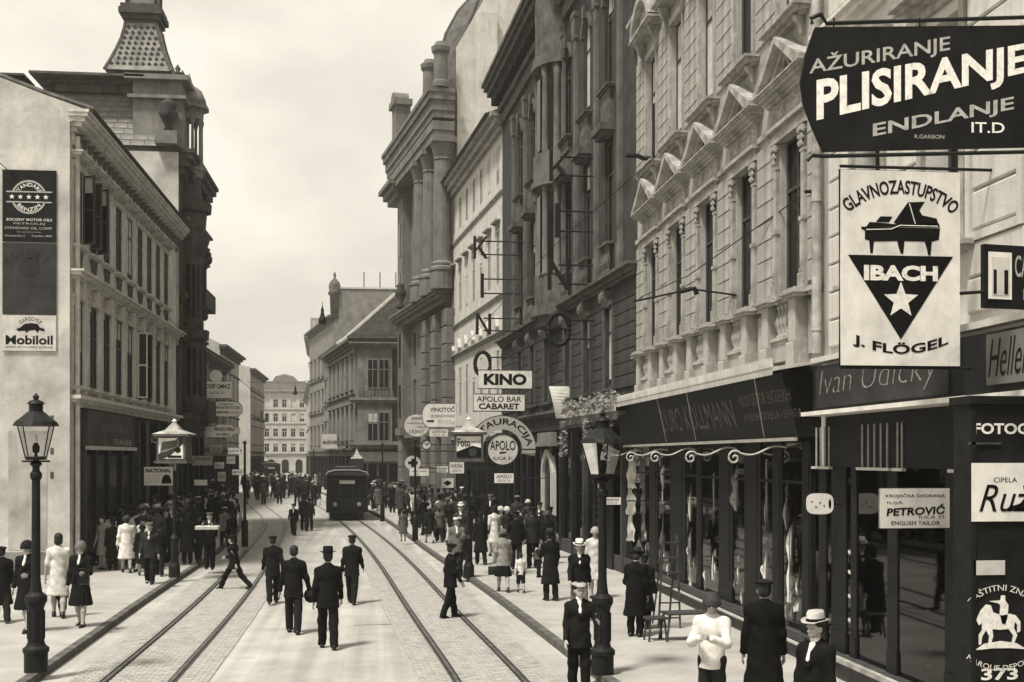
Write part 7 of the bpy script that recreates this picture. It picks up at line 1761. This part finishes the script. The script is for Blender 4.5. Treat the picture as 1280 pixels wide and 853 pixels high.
qk = P('woman in pale short coat, black skirt and cloche walking away hand in hand', 629, 740, 658, 4, 1, pose='walkslow', top='jacket', tc=.24, bottom='skirt', bc=.013, hat='cloche', hc=.12, lod=0, fem=True)
held(*qk, 0, bagm(), 'handbag', M_shoe, 'dark handbag held low by the pale-coated woman with the child', 'handbag', dz=-.05)
P('child in white blouse and dark shorts walking beside the pale-coated woman', 651, 741, 690, 4, 1, pose='walkslow', top='sweater', tc=.62, bottom='breeches', bc=.02, hat=None, lod=0)
P('stooping person in grey jacket bending at the shop doorway', 672, 722, 665, -80, 1, pose='stoop', tc=.07, bc=.016, hat='cap', hc=.16, lod=0)
P('stout man in dark overcoat facing the shops near the arched doorway', 688, 751, 660, 20, 1, pose='chat', top='coat', tc=.016, bottom='trousers', bc=.02, hat='fedora', hc=.04, lod=0)
P('man in dark jacket and white hat walking towards the viewer past the lamp', 724, 775, 670, 176, 1, pose='walk', tc=.015, bc=.12, hat='fedora', hc=.6, lod=0)
P('woman in sleeveless white top and skirt just inside the shop side', 744, 748, 655, 160, 1, pose='stand', top='dress', tc=.5, bottom=None, hat='cloche', hc=.3, lod=0, fem=True)
P('tall person in long black coat looking in at the cloth shop window', 794, 796, 683, -25, 1, pose='lookin', top='coat', tc=.010, bottom='trousers', bc=.012, hat='fedora', hc=.03, lod=0)
P('person in black with a pale collar hidden behind the long black coat', 806, 786, 688, -40, 1, pose='stand', top='coat', tc=.012, bottom='trousers', bc=.012, hat='cap', hc=.03, lod=0)
P('boy in dark jacket and light cap leaning by the near right gas lamp', 724, 868, 722, 178, 1, pose='leanpost', tc=.016, bc=.014, hat='cap', hc=.32, lod=0)
P('young person in white jersey and tight cloche hat with arms folded', 890, 915, 731, 150, 1, pose='folded', top='sweater', tc=.66, bottom='trousers', bc=.03, hat='cloche', hc=.05, lod=0, fem=True)
P('person in long black coat and cap seen from behind near the cloth shop window', 955, 905, 714, -10, 1, pose='stand', top='coat', tc=.010, bottom='skirt', bc=.014, hat='cap', hc=.02, lod=0)
P('man in dark suit and pale straw hat in the lower right foreground, turned aside', 1020, 975, 757, 120, 1, pose='stand', tc=.012, bc=.014, hat='fedora', hc=.42, lod=0)
# ---- crowds
CR = random.Random(17)
SH = [('black', .012), ('dark', .018), ('charcoal', .03), ('slate', .05), ('grey', .10), ('pale', .40), ('white', .6)]
SW = [5, 6, 4, 3, 2, 1.2, 1]
placed = []
used = set()
def crowd(n, fx, region, group, spots, lod, facing=None):
    k = 0; tries = 0
    while k < n and tries < n*60:
        tries += 1; x, y = fx()
        if any((x-a)**2+(y-b)**2 < .42**2 for a, b in placed): continue
        sp = min(spots, key=lambda s_: (s_[0]-x)**2+(s_[1]-y)**2)
        for att in range(40):
            fem = CR.random() < .33; sn, sg = CR.choices(SH, SW)[0]; hn, hg = CR.choices(SH, [4, 4, 3, 3, 3, 2, 2])[0]
            towards = CR.random() < .35 if facing is None else facing
            if fem: top, bt, hat, gn = CR.choice([('coat', None, 'cloche', 'coat'), ('dress', None, 'cloche', 'dress'), ('jacket', 'skirt', 'cloche', 'skirt suit')])
            else: top, bt, hat, gn = CR.choice([('jacket', 'trousers', 'cap', 'suit'), ('jacket', 'trousers', 'fedora', 'suit'), ('coat', 'trousers', 'fedora', 'overcoat'), ('jacket', 'trousers', 'cap', 'suit')])
            hatn = {'cap': 'cap', 'fedora': 'hat', 'cloche': 'cloche'}[hat]
            lb = f"{'woman' if fem else 'man'} in {sn} {gn}, {hn} {hatn}, {'facing us' if towards else 'walking off'}, {sp[2]}"
            if lb not in used: break
        used.add(lb); placed.append((x, y)); k += 1
        ang = (180 if towards else 0)+CR.uniform(-35, 35)
        pose = CR.choice(['walkslow', 'walk', 'stand'] if lod > 1 else ['walkslow', 'walk', 'walk2', 'stand', 'chat'])
        person(lb, x, y, KH if region == 'p' else 0, ang, h=CR.uniform(1.56, 1.66) if fem else CR.uniform(1.66, 1.8), pose=pose, top=top, tc=sg, bottom=bt, bc=CR.choice((.013, .02, .03)), hat=hat, hc=hg*.8, lod=lod, fem=fem, group=group)
def reg(f, a0, a1, y0, y1, pw=1.0):
    def g_():
        y = y0+(y1-y0)*CR.random()**pw; return float(f(y))+CR.uniform(a0, a1), y
    return g_
for o in bpy.data.objects:
    if o.get('category') == 'person': placed.append((o.location.x, o.location.y))
crowd(38, reg(kerbL, -3.4, -1.0, 34.5, 46), 'p', 'crowd at the left shop fronts', [(-8, 36, 'by the nearest left shop windows'), (-7, 38, 'left of the box lantern'), (-8, 41, 'under the till sign'), (-6.5, 44, 'just past the box lantern')], 1)
crowd(48, reg(kerbL, -2.9, -.2, 46, 62), 'p', 'crowd further along the left pavement', [(-7.5, 48, 'under the dark oriels'), (-6.6, 50, 'nearest the kerb before the bend'), (-8, 55, 'under the dull long sign'), (-8.5, 60, 'by the kerb bend post')], 1)
crowd(16, reg(kerbL, -3.2, -.5, 62, 84), 'p', 'distant left pavement crowd', [(-10, 66, 'just beyond the kerb bend'), (-12, 78, 'deep under the far left signs')], 2)
def far_crowd(n, fx, name, label):
    V = []; Q = []; Mi = []; o = 0; mats = [cloth(g) for g in (.012, .02, .03, .06, .15, .5)]+[M_skin, M_shoe]
    k = 0
    while k < n:
        x, y = fx()
        if any((x-a)**2+(y-b)**2 < .4**2 for a, b in placed): continue
        placed.append((x, y)); k += 1; fem = CR.random() < .3
        top, bt, hat = ('coat', None, 'cloche') if fem else CR.choice((('jacket', 'trousers', 'cap'), ('coat', 'trousers', 'fedora'))); D = build_person_meshes(CR.choice(('walkslow', 'walk', 'stand')), top, bt, 2, fem)
        sc_ = CR.uniform(.92, 1.03); Mw = Matrix.Translation((x, y, 0.01)) @ Matrix.Rotation(CR.choice((0, 3.14))+CR.uniform(-.5, .5), 4, 'Z') @ Matrix.Scale(sc_, 4)
        items = [(D['body'], Matrix(), 6), (D['top'], Matrix(), CR.choices(range(6), (6, 5, 4, 3, 2, 1.5))[0])]
        if 'bottom' in D: items.append((D['bottom'], Matrix(), CR.choice((0, 1, 2))))
        J = D['J']; Rh = Matrix([list(r_) for r_ in J['Rh']]).to_4x4(); hb = Vector(J['headb'])+Vector((0, 0, -.015))
        items.append((cached(('hat', hat), lambda: hat_mesh(hat)), Matrix.Translation(hb) @ Rh @ Matrix.Translation((0, -.012, .17)), CR.choices(range(6), (4, 3, 3, 2, 2, 2))[0]))
        for me, M_, mi in items:
            a = np.empty(len(me.vertices)*3, np.float32); me.vertices.foreach_get('co', a); a = a.reshape(-1, 3); W4 = np.array(Mw @ M_); a = a@W4[:3, :3].T+W4[:3, 3]
            V.append(a)
            for p in me.polygons: Q.append([v+o for v in p.vertices]); Mi.append(mi)
            o += len(a)
    me = bpy.data.meshes.new(name); me.from_pydata(np.concatenate(V).tolist(), [], Q); me.polygons.foreach_set('material_index', Mi)
    for m_ in mats: me.materials.append(m_)
    me.update(); ob = bpy.data.objects.new(name, me); COL.objects.link(ob); tag(ob, label, 'crowd'); ob['kind'] = 'stuff'; return ob
crowd(40, reg(kerbR, .6, 4.2, 42, 64), 'p', 'crowd on the right pavement by the signs', [(2.5, 47, 'just beyond the Foto lamp'), (2, 55, 'under the wine bar sign'), (1.5, 62, 'under the cross sign')], 1)
far_crowd(80, reg(lambda y: (kerbL(y)+kerbR(y))/2, -6.5, 5.5, 112, 190, 1.4), 'far_crowd', 'dense far crowd filling the end of the street before the bright palace')
crowd(32, reg(kerbR, .3, 3.4, 64, 86), 'p', 'crowd beside the tram on the right pavement', [(0, 68, 'beside the tram'), (-.5, 78, 'before the bay-windowed house'), (-2, 85, 'under the bay windows')], 2)
crowd(14, reg(lambda y: kerbR(y), .2, 1.8, 90, 118), 'p', 'far right pavement crowd', [(-3, 95, 'beyond the tram'), (-6, 112, 'far along the right kerb')], 2)
crowd(20, reg(lambda y: (kerbL(y)+kerbR(y))/2, -3.4, 2.6, 80, 112), 'r', 'people out in the far roadway', [(-6, 84, 'in the road near the handcart'), (-8, 98, 'further up the open road'), (-9, 108, 'far up the open road')], 2)
crowd(9, reg(kerbR, 1.6, 4.0, 33, 43), 'p', 'people at the picture house doors', [(4.5, 35, 'by the arched doorway'), (4, 41, 'under the round bar sign')], 1)
# handcart group
hx, hy = G(352, 622)
t = thing('handcart', 'two-wheeled handcart pushed by people in the far roadway', 'handcart', (hx, hy, 0), R(10))
MB().bevbox(-.5, .5, -.8, .8, .62, .95, .02).build('box', M_wood2, t)
for s in (-1, 1): ringmb(0, 0, .32, .38, -.03, .03, 18).xf(Matrix.Rotation(R(90), 4, 'Z')).tube([(0, 0, -.33), (0, 0, .33)], .015, 4).tube([(0, -.33, 0), (0, .33, 0)], .015, 4).build('wheel', M_iron, t, loc=(s*.56, 0, .38))
for s in (-1, 1): MB().tube([(s*.35, -.8, .75), (s*.3, -1.6, .95)], .025, 5).build('handle', M_wood2, t)
for i, (dx, dy, lb) in enumerate(((-1.2, -.6, 'man walking left of the far handcart'), (-.5, -1.9, 'man pushing the far handcart from behind'), (.35, -2.1, 'second man behind the far handcart, on its right'), (-2.1, .3, 'person strolling furthest left beside the handcart group'), (1.2, -.4, 'person walking right of the far handcart'))):
    person(lb, hx+dx, hy+dy, 0, CR.uniform(-15, 15), h=1.7, pose=('walk', 'walk2', 'walkslow')[i % 3], top='coat' if i == 3 else 'jacket', tc=(.014, .02, .03)[i % 3], bottom='trousers', bc=.02, hat='cap', hc=.04, lod=2, group='people round the handcart')
# ---- haze
hz = MB().box(-330, 330, -120, 330, -1.2, 62).build('haze', None, None) if False else None
mh = bpy.data.materials.new('haze'); mh.use_nodes = True; nh = mh.node_tree.nodes; lh = mh.node_tree.links; nh.clear(); oh = nh.new('ShaderNodeOutputMaterial'); vh = nh.new('ShaderNodeVolumePrincipled')
vh.inputs['Color'].default_value = (1, .96, .88, 1); vh.inputs['Density'].default_value = .0006; vh.inputs['Anisotropy'].default_value = .2; lh.new(vh.outputs[0], oh.inputs['Volume'])
if HAZE:
    hb_ = MB().box(-280, 280, -60, 330, -1.2, 45).build('haze', mh, None); hb_['kind'] = 'stuff'; hb_.display_type = 'WIRE'
print('objects', len(bpy.data.objects))

for o in bpy.data.objects:
    if o.get('label') and len(o['label'].split()) > 16: print('LONG', o['label'])
